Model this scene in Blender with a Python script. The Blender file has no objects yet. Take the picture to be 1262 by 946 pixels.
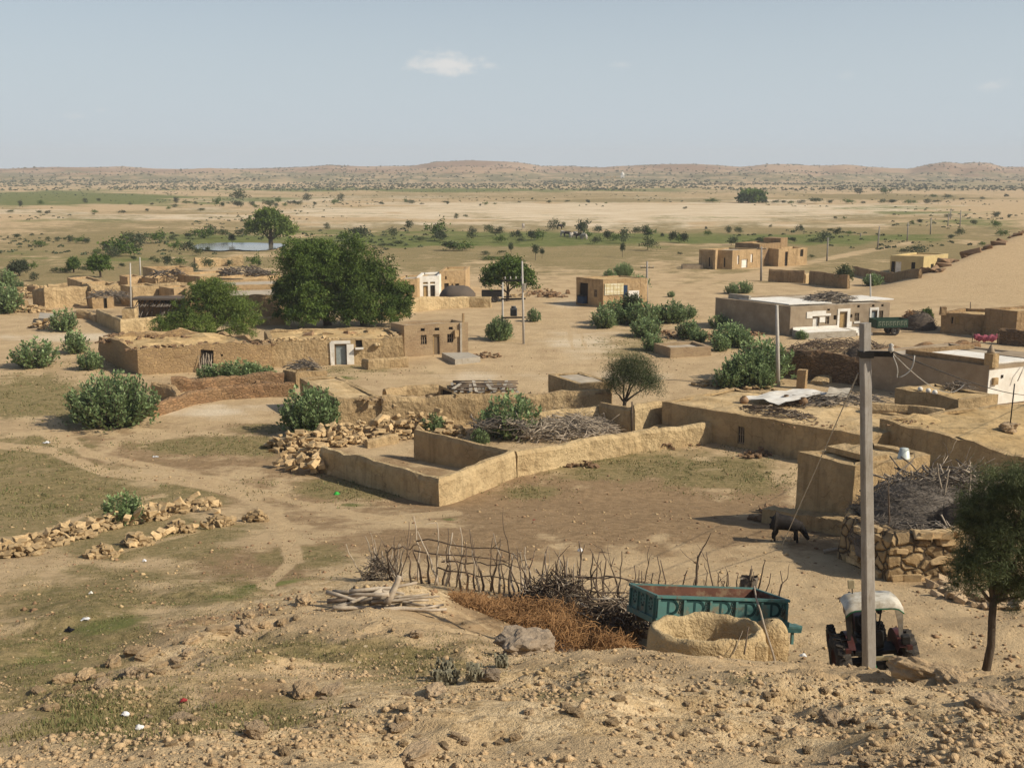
import bpy, bmesh, math, random
import numpy as np
from mathutils import Vector, Matrix, noise as mnoise
R = random.Random(7)
NR = np.random.RandomState(7)
SC = bpy.context.scene
COL = SC.collection
PI = math.pi
CAMZ = 15.0
FPX = 1330.0
PITCH = math.atan(263 / FPX)
SUN_AZ = math.atan2(1.0, -0.33)      # clockwise from +Y
SUN_EL = math.radians(37)

# ------------------------------------------------------------------ numpy value noise
def _h(ix, iy, iz):
    n = (ix * 374761393 + iy * 668265263 + iz * 1274126177) & 0xffffffff
    n = ((n ^ (n >> 13)) * 1274126177) & 0xffffffff
    n = n ^ (n >> 16)
    return (n & 0xffff) / 65535.0 * 2 - 1
def vn(x, y, z=None):
    x = np.asarray(x, float); y = np.asarray(y, float)
    z = np.zeros_like(x) if z is None else np.asarray(z, float)
    fx, fy, fz = np.floor(x), np.floor(y), np.floor(z)
    ix, iy, iz = fx.astype(np.int64), fy.astype(np.int64), fz.astype(np.int64)
    u, v, w = x - fx, y - fy, z - fz
    u = u*u*(3-2*u); v = v*v*(3-2*v); w = w*w*(3-2*w)
    def L(a, b, t): return a + (b-a)*t
    a = L(L(_h(ix,iy,iz), _h(ix+1,iy,iz), u), L(_h(ix,iy+1,iz), _h(ix+1,iy+1,iz), u), v)
    b = L(L(_h(ix,iy,iz+1), _h(ix+1,iy,iz+1), u), L(_h(ix,iy+1,iz+1), _h(ix+1,iy+1,iz+1), u), v)
    return L(a, b, w)
def fbm(x, y, o=4, z=None):
    s = 0; a = 1.0; t = 0; f = 1.0
    for i in range(o):
        s = s + a * vn(x*f + i*17.3, y*f + i*9.1, None if z is None else z*f)
        t += a; a *= .5; f *= 2.03
    return s / t
def sst(a, b, x):
    t = np.clip((x-a)/(b-a), 0, 1)
    return t*t*(3-2*t)

# ------------------------------------------------------------------ terrain height
_xs = np.array([-14,-8,-4,-2.5,-1,2,5,7,9,14.])
_ys = np.array([-30,0,4,6.5,9,12,14.5,16,18,20,22,25,28,32,38,46,55,70.])
_T = np.array([
 [13.5]*10, [13.3]*10, [12.0,12.1,12.1,12.1,12.1,12.1,12.1,12.1,12.1,12.1],
 [10,10.5,11,11.1,11.1,11.15,11.1,11.1,11.1,11],
 [8.9,9.5,10.1,10.2,10.2,10.25,10.2,10.15,10.1,10],
 [7.6,8.3,9.0,9.1,9.15,9.2,9.0,8.9,8.8,8.5],
 [6.8,7.4,7.95,8.05,8.15,8.2,7.8,7.6,7.35,7.0],
 [6.4,7.0,7.5,7.6,7.55,7.35,7.05,6.95,6.7,6.3],
 [5.8,6.4,7.0,7.1,6.85,6.1,5.85,5.95,5.4,5.1],
 [5.3,5.8,6.5,6.7,6.2,4.95,4.6,4.45,4.5,4.5],
 [4.8,5.2,6.0,6.35,5.6,4.35,4.2,4.05,4.2,4.3],
 [4.2,4.5,4.7,4.9,4.5,3.95,3.8,3.75,3.8,3.9],
 [3.7,3.8,3.85,3.85,3.8,3.55,3.3,3.2,3.2,3.2],
 [2.9,2.9,2.9,2.9,2.9,2.8,2.7,2.65,2.6,2.6],
 [1.9]*10, [.55]*10, [.15]*10, [0.]*10])
_gx = np.arange(-16, 16.01, .25); _gy = np.arange(-30, 72.01, .25)
def _mkgrid():
    A = np.zeros((len(_gy), len(_gx)))
    tmp = np.array([np.interp(_gx, _xs, r) for r in _T])
    for j in range(len(_gx)):
        A[:, j] = np.interp(_gy, _ys, tmp[:, j])
    k = np.exp(-(np.arange(-5, 6)/2.6)**2); k /= k.sum()
    B = np.pad(A, 5, mode='edge')
    B = np.apply_along_axis(lambda r: np.convolve(r, k, 'valid'), 0, B)
    B = np.apply_along_axis(lambda r: np.convolve(r, k, 'valid'), 1, B)
    return B
_GR = _mkgrid()
_skx = np.array([-400,0,60,120,160,200,260,320,380,410,450,510,540,580,625,645,665,700,740,775,810,850,880,905,940,970,1000,1035,1060,1110,1135,1155,1175,1190,1205,1225,1262,1700.])
_sky = np.array([209,208,209,206.5,205.5,208,209,208,206,204,205.5,205,200.5,198.5,200,201.5,205,205,207,205,203,202.5,204,206,204,203.5,205,205,208,208.5,203.5,200.5,202.5,201,201.5,206,206,207.])
def H(x, y, micro=True):
    x = np.atleast_1d(np.asarray(x, float)); y = np.atleast_1d(np.asarray(y, float))
    gx = np.clip((x+16)/.25, 0, len(_gx)-1.001); gy = np.clip((y+30)/.25, 0, len(_gy)-1.001)
    i = gx.astype(int); j = gy.astype(int); u = gx-i; v = gy-j
    z = (_GR[j,i]*(1-u)+_GR[j,i+1]*u)*(1-v) + (_GR[j+1,i]*(1-u)+_GR[j+1,i+1]*u)*v
    # dune at the right
    dpl = 1.25*(.0395*(x-38)+.056*(y-124)); dpl = np.logaddexp(0, np.clip(dpl, -30, 22)/.5)*.5
    dcr = ((x-38)*56-(y-124)*47)/73.0
    z = z + np.minimum(dpl, 14)*sst(-5, 3, dcr)*(1-sst(220, 330, y))*sst(30, 42, x)*(1+.05*fbm(x/9, y/9, 3))
    # plain
    z = z + sst(60, 120, y)*(fbm(x/30, y/30, 3)*.22)*(1-sst(160, 260, y)*.6)
    # lake bed
    z = z - .35*np.exp(-(((x+57)/12)**2+((y-216)/13)**2)**2)
    # far hills
    far = y > 900
    if far.any():
        xf, yf = x[far], y[far]
        px = 631 + xf/yf*FPX/1.0*1.0
        top = CAMZ + (210-np.interp(px, _skx, _sky))/FPX*2200*1.02
        r = sst(1150, 2200, yf)**1.15
        n = fbm(xf/160, yf/160, 4)
        zz = (top + .5*fbm(xf/25, yf/25, 2))*r + n*12*sst(1150, 1500, yf)*(1-sst(1800, 2150, yf))
        zz = np.where(yf > 2200, top*(1-.5*sst(2200, 3200, yf)), zz)
        z[far] += np.maximum(zz, -.5)
    if micro:
        nr = (1-sst(22, 34, y))
        rough = np.clip(.35+1.3*fbm(x/2.3+5, y/2.3, 3), 0, 1.2)
        rdg = 1-np.abs(fbm(x/1.5+7, y/1.0+3, 4))*2.2
        z = z + nr*(.29*fbm(x/2.1, y/1.7, 4) + rough*(.085*fbm(x/.33+31, y/.33, 3)) + (1-sst(18,23,y))*rough*.30*np.clip(rdg-.40, 0, 1))
        cl = vn(x/.21+3, y/.21)
        z = z + (1-sst(16, 21, y))*rough*.045*np.clip(cl-.25, 0, 1)
        z = z + (1-nr)*(1-sst(90,130,y))*(.05*fbm(x/2.5, y/2.5, 3)+.035*fbm(x/.7, y/.7, 3))
    return z
_fgx = np.arange(-24, 26.01, .1); _fgy = np.arange(3, 62.01, .1)
_FG = H(np.repeat(_fgx[None], len(_fgy), 0).ravel(), np.repeat(_fgy, len(_fgx))).reshape(len(_fgy), -1)
def h1(x, y):
    i = (x+24)*10; j = (y-3)*10
    if 0 <= i < len(_fgx)-1 and 0 <= j < len(_fgy)-1:
        a, b = int(i), int(j); u, v = i-a, j-b
        return float((_FG[b,a]*(1-u)+_FG[b,a+1]*u)*(1-v)+(_FG[b+1,a]*(1-u)+_FG[b+1,a+1]*u)*v)
    return float(H(x, y)[0])

# ------------------------------------------------------------------ photo pixel <-> world
_cp, _sp = math.cos(PITCH), math.sin(PITCH)
def ray(px, py):
    cx = (px-631)/FPX; cy = (473-py)/FPX
    dy = _cp + cy*_sp; dz = -_sp + cy*_cp
    return cx/dy, -dz/dy        # x per metre forward, drop per metre forward
def Zp(px, py, z):
    a, s = ray(px, py); y = (CAMZ-z)/s
    return Vector((a*y, y, z))
def Yp(px, y, py=700):
    a, s = ray(px, py); x = a*y
    return Vector((x, y, h1(x, y)))
_ty = np.exp(np.linspace(math.log(4), math.log(2300), 620))
def G(px, py):
    a, s = ray(px, py)
    zz = H(a*_ty, _ty)
    rz = CAMZ - s*_ty
    k = np.argmax(zz > rz)
    if k == 0: k = len(_ty)-1
    t2 = np.linspace(_ty[k-1], _ty[k], 40); zz = H(a*t2, t2); rz = CAMZ-s*t2; k = int(np.argmax(zz > rz)); k = max(k, 1)
    y0, y1 = t2[k-1], t2[k]
    d0 = rz[k-1]-zz[k-1]; d1 = rz[k]-zz[k]
    y = y0+(y1-y0)*d0/(d0-d1+1e-9)
    return Vector((a*y, y, h1(a*y, y)))
def proj(x, y, z):
    f = y*_cp - (z-CAMZ)*_sp
    f = np.maximum(f, .01)
    up = y*_sp + (z-CAMZ)*_cp
    return 631+x/f*FPX, 473-up/f*FPX
def ppm(v):                    # photo pixels per metre at a world point
    return FPX/(v[1]*_cp-(v[2]-CAMZ)*_sp)

# ------------------------------------------------------------------ materials
MATS = {}
def nm(name):
    m = bpy.data.materials.new(name); m.use_nodes = True
    nt = m.node_tree; b = nt.nodes['Principled BSDF']
    b.inputs['Specular IOR Level'].default_value = .15
    MATS[name] = m
    return m, nt, b
def N(nt, t, **kw):
    n = nt.nodes.new(t)
    for k, v in kw.items():
        if k[0] == '_': setattr(n, k[1:], v)
        else: n.inputs[k.replace('_', ' ')].default_value = v
    return n
def c4(c): return (c[0], c[1], c[2], 1)
def mixc(nt, fac, a, b, mode='MIX'):
    n = nt.nodes.new('ShaderNodeMix'); n.data_type = 'RGBA'; n.blend_type = mode
    for s, v in ((0, fac), (6, a), (7, b)):
        if isinstance(v, (int, float)): n.inputs[s].default_value = v
        elif isinstance(v, tuple): n.inputs[s].default_value = c4(v)
        else: nt.links.new(v, n.inputs[s])
    return n.outputs[2]
def mth(nt, op, a, b=None, c=None):
    n = nt.nodes.new('ShaderNodeMath'); n.operation = op
    for s, v in ((0, a), (1, b), (2, c)):
        if v is None: continue
        if isinstance(v, (int, float)): n.inputs[s].default_value = v
        else: nt.links.new(v, n.inputs[s])
    return n.outputs[0]
def mrange(nt, v, a, b, c=0., d=1.):
    n = nt.nodes.new('ShaderNodeMapRange'); n.interpolation_type = 'SMOOTHSTEP'
    nt.links.new(v, n.inputs[0])
    for i, q in enumerate((a, b, c, d)): n.inputs[1+i].default_value = q
    return n.outputs[0]
def noise(nt, co, scale, detail=4, rough=.6, out='Fac'):
    n = N(nt, 'ShaderNodeTexNoise', Scale=scale, Detail=detail, Roughness=rough)
    if co is not None: nt.links.new(co, n.inputs['Vector'])
    return n.outputs[out]
def vor(nt, co, scale, feat='F1', out='Distance', rnd=1.):
    n = nt.nodes.new('ShaderNodeTexVoronoi'); n.feature = feat
    n.inputs['Scale'].default_value = scale; n.inputs['Randomness'].default_value = rnd
    if co is not None: nt.links.new(co, n.inputs['Vector'])
    return n.outputs[out]
def bump(nt, b, hgt, strength=.5, dist=.05):
    n = N(nt, 'ShaderNodeBump', Strength=strength, Distance=dist)
    nt.links.new(hgt, n.inputs['Height']); nt.links.new(n.outputs[0], b.inputs['Normal'])
def wpos(nt): return nt.nodes.new('ShaderNodeNewGeometry').outputs['Position']
def opos(nt): return nt.nodes.new('ShaderNodeTexCoord').outputs['Object']
def scaled(nt, co, s):
    n = nt.nodes.new('ShaderNodeMapping'); nt.links.new(co, n.inputs[0]); n.inputs['Scale'].default_value = s
    return n.outputs[0]

def plain(name, c1, c2=None, scale=6, rough=.85, metal=0, bmp=.2, spec=.2, rnd=0., dist=.02, world=False, stretch=None):
    m, nt, b = nm(name)
    co = wpos(nt) if world else opos(nt)
    if stretch: co = scaled(nt, co, stretch)
    nz = noise(nt, co, scale, 5, .65)
    col = mixc(nt, mrange(nt, nz, .3, .7), c1, c2 or tuple(v*.75 for v in c1))
    if rnd:
        oi = nt.nodes.new('ShaderNodeObjectInfo')
        f = mth(nt, 'MULTIPLY_ADD', oi.outputs['Random'], rnd*2, 1-rnd)
        hs = N(nt, 'ShaderNodeHueSaturation'); nt.links.new(f, hs.inputs['Value']); nt.links.new(col, hs.inputs['Color'])
        col = hs.outputs[0]
    nt.links.new(col, b.inputs['Base Color'])
    b.inputs['Roughness'].default_value = rough; b.inputs['Metallic'].default_value = metal
    b.inputs['Specular IOR Level'].default_value = spec
    if bmp: bump(nt, b, noise(nt, co, scale*4, 4, .7), bmp, dist)
    return m
def mud(name, c1, c2, c3=None, rough_scale=1.0, bmp=.9):
    m, nt, b = nm(name); co = wpos(nt)
    a = noise(nt, co, .55, 5, .6); d = noise(nt, co, 3.2*rough_scale, 6, .68)
    col = mixc(nt, mrange(nt, a, .35, .66), c1, c2)
    col = mixc(nt, mrange(nt, d, .45, .72, 0, .55), col, c3 or tuple(v*.62 for v in c1))
    sp = noise(nt, co, 22, 2, .5)
    col = mixc(nt, mrange(nt, sp, .62, .72, 0, .35), col, tuple(v*.5 for v in c1))
    # rain streaks down from the top
    st = noise(nt, scaled(nt, co, (2.2, 2.2, .22)), 1.4, 4, .6)
    col = mixc(nt, mrange(nt, st, .50, .68, 0, .5), col, tuple(v*.58 for v in c2))
    pt = noise(nt, co, .9, 3, .45)
    col = mixc(nt, mrange(nt, pt, .57, .60, 0, .4), col, tuple(min(.7, v*1.22) for v in c1))
    wv = N(nt, 'ShaderNodeTexNoise', Scale=1.3, Detail=3); nt.links.new(co, wv.inputs['Vector'])
    va = nt.nodes.new('ShaderNodeVectorMath'); va.operation = 'MULTIPLY_ADD'; nt.links.new(wv.outputs['Color'], va.inputs[0]); va.inputs[1].default_value = (.9,.9,.9); nt.links.new(co, va.inputs[2])
    ck = mth(nt, 'MULTIPLY', mrange(nt, vor(nt, va.outputs[0], .8, 'DISTANCE_TO_EDGE'), .0, .022, 1, 0), mrange(nt, a, .45, .6))
    col = mixc(nt, mth(nt, 'MULTIPLY', ck, .55), col, tuple(v*.4 for v in c2))
    nt.links.new(col, b.inputs['Base Color']); b.inputs['Roughness'].default_value = .95
    b.inputs['Specular IOR Level'].default_value = .05
    hh = mth(nt, 'ADD', mth(nt, 'MULTIPLY', noise(nt, co, 2.6*rough_scale, 6, .62), 1.0), mth(nt, 'MULTIPLY', noise(nt, co, 14, 4, .7), .25))
    bump(nt, b, hh, min(1, bmp*1.1), .22)
    return m
def masonry(name, c1, c2, mortar, scale=3.0, zs=2.0, bmp=.8, dist=.05, gap=.06):
    m, nt, b = nm(name); co = scaled(nt, wpos(nt), (1, 1, zs))
    w = N(nt, 'ShaderNodeTexNoise', Scale=2.0, Detail=3)
    nt.links.new(co, w.inputs['Vector'])
    vm = nt.nodes.new('ShaderNodeVectorMath'); vm.operation = 'MULTIPLY_ADD'
    nt.links.new(w.outputs['Color'], vm.inputs[0]); vm.inputs[1].default_value = (.3, .3, .3); nt.links.new(co, vm.inputs[2])
    e = vor(nt, vm.outputs[0], scale, 'DISTANCE_TO_EDGE'); cc = vor(nt, vm.outputs[0], scale, 'F1', 'Color')
    sx = nt.nodes.new('ShaderNodeSeparateColor'); nt.links.new(cc, sx.inputs[0])
    col = mixc(nt, sx.outputs[0], c1, c2)
    nz = noise(nt, wpos(nt), 6, 5, .7)
    col = mixc(nt, mrange(nt, nz, .45, .75, 0, .5), col, tuple(v*.6 for v in c1))
    ed = mrange(nt, e, gap*.3, gap)
    patch = mrange(nt, noise(nt, wpos(nt), .7, 3, .5), .42, .6)   # plaster left on in places
    col = mixc(nt, ed, mortar, col)
    col = mixc(nt, mth(nt, 'MULTIPLY', patch, .55), col, mortar)
    nt.links.new(col, b.inputs['Base Color']); b.inputs['Roughness'].default_value = .95
    hh = mth(nt, 'ADD', mth(nt, 'MULTIPLY', mrange(nt, e, 0, gap*2), .8), mth(nt, 'MULTIPLY', nz, .5))
    bump(nt, b, hh, bmp, dist)
    return m
def leafmat(name, dark, light, rough=.6, trans=.25, rnd=.12):
    m, nt, b = nm(name)
    at = nt.nodes.new('ShaderNodeAttribute'); at.attribute_name = 'v'
    oi = nt.nodes.new('ShaderNodeObjectInfo')
    col = mixc(nt, at.outputs['Fac'], dark, light)
    f = mth(nt, 'MULTIPLY_ADD', oi.outputs['Random'], rnd*2, 1-rnd)
    hs = N(nt, 'ShaderNodeHueSaturation'); nt.links.new(f, hs.inputs['Value']); nt.links.new(col, hs.inputs['Color'])
    col = hs.outputs[0]
    nt.links.new(col, b.inputs['Base Color']); b.inputs['Roughness'].default_value = rough
    b.inputs['Specular IOR Level'].default_value = .25
    t = nt.nodes.new('ShaderNodeBsdfTranslucent'); nt.links.new(col, t.inputs[0])
    mx = nt.nodes.new('ShaderNodeMixShader'); mx.inputs[0].default_value = trans
    nt.links.new(b.outputs[0], mx.inputs[1]); nt.links.new(t.outputs[0], mx.inputs[2])
    nt.links.new(mx.outputs[0], nt.nodes['Material Output'].inputs[0])
    return m

M = {}
def worn(m, c, lo, hi, k, scale=5., stretch=None):
    """wear with a shape of its own: dust, rust or stains in patches"""
    nt = m.node_tree; b = nt.nodes['Principled BSDF']; src = b.inputs['Base Color'].links[0].from_socket
    co = opos(nt); co = scaled(nt, co, stretch) if stretch else co
    nt.links.new(mixc(nt, mrange(nt, noise(nt, co, scale, 8, .7), lo, hi, 0, k), src, c), b.inputs['Base Color'])
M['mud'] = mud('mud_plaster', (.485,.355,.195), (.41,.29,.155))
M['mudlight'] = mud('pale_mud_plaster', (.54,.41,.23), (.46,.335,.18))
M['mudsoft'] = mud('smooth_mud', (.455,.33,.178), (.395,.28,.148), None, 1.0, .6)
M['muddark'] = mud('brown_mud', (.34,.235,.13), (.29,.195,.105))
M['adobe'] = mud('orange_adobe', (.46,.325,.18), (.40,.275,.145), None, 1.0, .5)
M['stone'] = masonry('sandstone_masonry', (.44,.30,.15), (.32,.215,.115), (.36,.25,.135))
M['stonebrown'] = masonry('brown_stone_masonry', (.36,.255,.15), (.27,.19,.115), (.40,.30,.18), 3.6, 2.2, .5)
M['stonered'] = masonry('red_brown_stone_masonry', (.34,.20,.10), (.22,.13,.07), (.26,.17,.09), 3.0, 2.4, .9, .08)
M['stonedark'] = masonry('rough_dark_stone_masonry', (.26,.165,.09), (.17,.11,.065), (.14,.09,.05), 2.6, 2.0, 1.0, .09)
M['stonepen'] = masonry('dry_stone_blocks', (.50,.35,.18), (.36,.25,.13), (.09,.065,.04), 2.2, 1.25, 1.0, .12, .09)
M['grey'] = plain('grey_cement', (.42,.38,.31), (.33,.29,.23), 2.5, .9, 0, .3, world=True)
M['greydark'] = plain('dark_grey_plaster', (.35,.275,.19), (.27,.205,.135), 1.2, .9, 0, .3, world=True)
M['roofearth'] = mud('earth_roof', (.54,.39,.20), (.47,.325,.155), None, .7, .5)
M['rooftan'] = mud('pale_earth_roof', (.56,.42,.235), (.49,.345,.175), None, .7, .5)
M['roofgrey'] = plain('grey_lime_roof', (.46,.40,.31), (.36,.30,.22), 1.0, .9, 0, .3, world=True)
M['white'] = plain('whitewash', (.80,.77,.70), (.66,.62,.54), 1.3, .85, 0, .15, world=True)
M['cloth'] = plain('white_sheeting', (.72,.70,.64), (.56,.52,.45), 1.6, .7, 0, .3)
M['pink'] = plain('pink_cloth', (.38,.11,.15), (.26,.06,.09), 9, .8)
M['yellow'] = plain('yellow_limewash', (.58,.46,.22), (.48,.37,.18), 1.0, .9, 0, .2, world=True)
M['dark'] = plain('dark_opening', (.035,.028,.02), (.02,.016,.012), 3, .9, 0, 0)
M['door'] = plain('weathered_wood_door', (.22,.16,.095), (.14,.10,.06), 9, .8, 0, .3, stretch=(8,8,.6))
M['doorgrey'] = plain('blue_grey_painted_door', (.30,.34,.33), (.22,.25,.24), 5, .6)
M['doortan'] = plain('tan_wood_door', (.42,.29,.13), (.30,.20,.09), 6, .75)
M['rubble'] = plain('golden_rubble', (.55,.40,.215), (.38,.265,.14), 3, .9, 0, .5, rnd=.28, dist=.03)
M['rubbledark'] = plain('red_brown_rubble', (.30,.19,.105), (.20,.125,.07), 3, .92, 0, .5, rnd=.25, dist=.03)
M['rock'] = plain('tan_rock', (.47,.35,.22), (.33,.235,.14), 3, .92, 0, .8, rnd=.2, dist=.05)
M['rockgrey'] = plain('grey_rock', (.34,.27,.195), (.25,.19,.13), 3, .92, 0, .8, rnd=.15, dist=.05)
M['clod'] = plain('earth_clod', (.49,.355,.205), (.34,.235,.13), 4, .95, 0, .9, rnd=.25, dist=.05)
M['gravel'] = plain('gravel', (.53,.395,.235), (.28,.19,.105), 9, .95, 0, .4, world=True)
M['stick'] = plain('grey_dry_wood', (.20,.15,.105), (.115,.08,.055), 5, .9, 0, .4, rnd=.3)
M['stickpale'] = plain('bleached_wood', (.46,.39,.30), (.30,.24,.175), 5, .9, 0, .4, rnd=.2)
M['brushgrey'] = plain('grey_brushwood', (.195,.168,.14), (.105,.088,.07), 4, .95, 0, .3, world=True)
M['thatch'] = plain('dark_thatch', (.135,.11,.088), (.085,.066,.05), 6, .95, 0, .8, stretch=(6,6,1.2))
M['straw'] = plain('orange_dry_brush', (.36,.205,.09), (.24,.13,.055), 2.5, .9, 0, .2, world=True)
M['bark'] = plain('tree_bark', (.135,.105,.075), (.085,.062,.042), 6, .95, 0, .9, stretch=(3,3,.7), dist=.04)
M['concrete'] = plain('pole_concrete', (.33,.305,.27), (.25,.225,.19), 2.2, .85, 0, .5, world=True)
M['concretelight'] = plain('pale_pole_concrete', (.48,.45,.40), (.38,.35,.30), 2.2, .85, 0, .3, world=True)
M['steel'] = plain('dull_steel', (.10,.095,.09), (.07,.065,.06), 6, .55, .6, .2)
M['iron'] = plain('black_iron', (.03,.028,.026), (.018,.017,.016), 6, .55, .3, .2)
M['wire'] = plain('aluminium_wire', (.40,.38,.34), (.28,.26,.23), 6, .5, .3, 0)
M['teal'] = plain('teal_trailer_paint', (.065,.185,.165), (.065,.145,.13), 3.5, .55, 0, .15, spec=.4)
M['greentr'] = plain('dark_green_trailer_paint', (.025,.06,.035), (.02,.045,.03), 5, .6)
M['tealdark'] = plain('dark_teal_motif', (.010,.040,.040), (.014,.052,.05), 6, .6, 0, .1)
M['rust'] = plain('rusty_trailer_floor', (.15,.066,.042), (.10,.046,.030), 4, .8, 0, .3)
M['black'] = plain('black_paint', (.018,.018,.017), (.03,.028,.026), 6, .6, 0, .1)
M['tyre'] = plain('rubber', (.032,.030,.028), (.06,.052,.043), 5, .9, 0, .5)
M['red'] = plain('faded_red_paint', (.085,.022,.018), (.05,.017,.014), 5, .5, 0, .1, spec=.4)
M['green'] = plain('green_implement_paint', (.025,.14,.06), (.03,.10,.045), 6, .55, 0, .1)
M['canopy'] = plain('cream_canopy', (.66,.62,.52), (.50,.46,.37), 3, .55, 0, .1, spec=.35)
M['brass'] = plain('painted_plate', (.42,.36,.22), (.34,.28,.17), 5, .5)
M['goat'] = plain('black_goat_hair', (.014,.012,.011), (.03,.024,.02), 14, .75, 0, .6)
M['cattle'] = plain('pale_cattle_hide', (.55,.50,.43), (.2,.16,.12), 1.0, .8, 0, 0)
M['plastic'] = plain('white_plastic', (.75,.74,.72), (.6,.6,.6), 9, .4, 0, .3)
M['greenplastic'] = plain('bright_green_plastic', (.05,.45,.06), (.04,.32,.05), 9, .4, 0, .3)
M['blackplastic'] = plain('black_plastic', (.012,.012,.014), None, 9, .4, 0, .3)
M['redplastic'] = plain('red_plastic', (.32,.04,.04), None, 9, .5, 0, .3)
M['lettering'] = plain('faded_lettering', (.20,.23,.17), (.14,.17,.12), 6, .6)
M['blue'] = plain('blue_paint', (.022,.05,.10), (.018,.038,.075), 5, .6)
M['tank'] = plain('dark_transformer_paint', (.07,.075,.075), (.05,.052,.052), 5, .6)
M['bucket'] = plain('galvanised_bucket', (.55,.60,.55), (.45,.48,.43), 5, .5, .2)
M['sign'] = plain('painted_sign_board', (.62,.54,.30), (.70,.66,.52), 2.0, .6, 0, 0)
M['leafcalo'] = leafmat('waxy_leaf', (.10,.15,.055), (.32,.42,.185), .5, .28)
M['leafdark'] = leafmat('dense_neem_leaf', (.036,.072,.012), (.17,.245,.05), .6, .28)
M['leafbright'] = leafmat('feathery_leaf', (.07,.12,.022), (.24,.305,.07), .6, .32)
M['leafolive'] = leafmat('acacia_leaf', (.05,.07,.026), (.145,.165,.07), .7, .25)
M['leafgrey'] = leafmat('grey_green_scrub_leaf', (.048,.065,.030), (.098,.118,.062), .8, .2, .2)
M['leafhill'] = leafmat('far_scrub_leaf', (.105,.115,.062), (.155,.155,.095), .8, .1, .1)
M['grass'] = leafmat('grass_blade', (.15,.145,.055), (.30,.25,.12), .8, .25)
M['weed'] = leafmat('fresh_weed', (.09,.125,.035), (.21,.23,.085), .8, .25)
M['weedpale'] = leafmat('silvery_weed', (.28,.26,.18), (.42,.39,.28), .9, .2)
worn(M['teal'], (.20,.15,.085), .50, .66, .75, 3.0); worn(M['teal'], (.11,.04,.02), .62, .68, .8, 7.0)
worn(M['canopy'], (.34,.28,.19), .46, .66, .8, 3.0); worn(M['tyre'], (.22,.165,.10), .5, .68, .6, 6.0); worn(M['rust'], (.24,.17,.10), .52, .64, .7, 2.5)
worn(M['concrete'], (.16,.13,.10), .52, .68, .7, 3.0, (5,5,.5)); worn(M['white'], (.42,.34,.23), .55, .70, .6, 1.2); worn(M['greydark'], (.46,.36,.23), .54, .66, .5, .8); worn(M['grey'], (.22,.18,.13), .52, .68, .6, 1.5)
# ------------------------------------------------------------------ mesh builder
def tag(o, label=None, cat=None, group=None, kind=None):
    if label: o['label'] = label
    if cat: o['category'] = cat
    if group: o['group'] = group
    if kind: o['kind'] = kind
    return o
def thing(name, label, cat, loc, group=None):
    o = bpy.data.objects.new(name, None); COL.objects.link(o)
    o.location = Vector(loc); o.empty_display_size = .3
    return tag(o, label, cat, group)
def copy_tree(o, parent=None):
    c = o.copy(); COL.objects.link(c)
    if parent is not None: c.parent = parent
    for ch in list(o.children): copy_tree(ch, c)
    return c
def mk_mesh(name, V, F, mat, vals=None, smooth=False):
    V = np.asarray(V, np.float32); F = np.asarray(F, np.int32)
    me = bpy.data.meshes.new(name); n, k = F.shape
    me.vertices.add(len(V)); me.vertices.foreach_set('co', V.ravel())
    me.loops.add(n*k); me.loops.foreach_set('vertex_index', F.ravel())
    me.polygons.add(n); me.polygons.foreach_set('loop_start', np.arange(0, n*k, k, dtype=np.int32))
    me.polygons.foreach_set('loop_total', np.full(n, k, np.int32))
    if smooth: me.polygons.foreach_set('use_smooth', np.ones(n, bool))
    if vals is not None:
        a = me.attributes.new('v', 'FLOAT', 'FACE'); a.data.foreach_set('value', np.asarray(vals, np.float32))
    me.update(calc_edges=True)
    if mat: me.materials.append(mat)
    return me
def link(name, me, parent=None, loc=(0,0,0)):
    o = bpy.data.objects.new(name, me); COL.objects.link(o); o.location = loc
    if parent is not None: o.parent = parent
    return o

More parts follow.
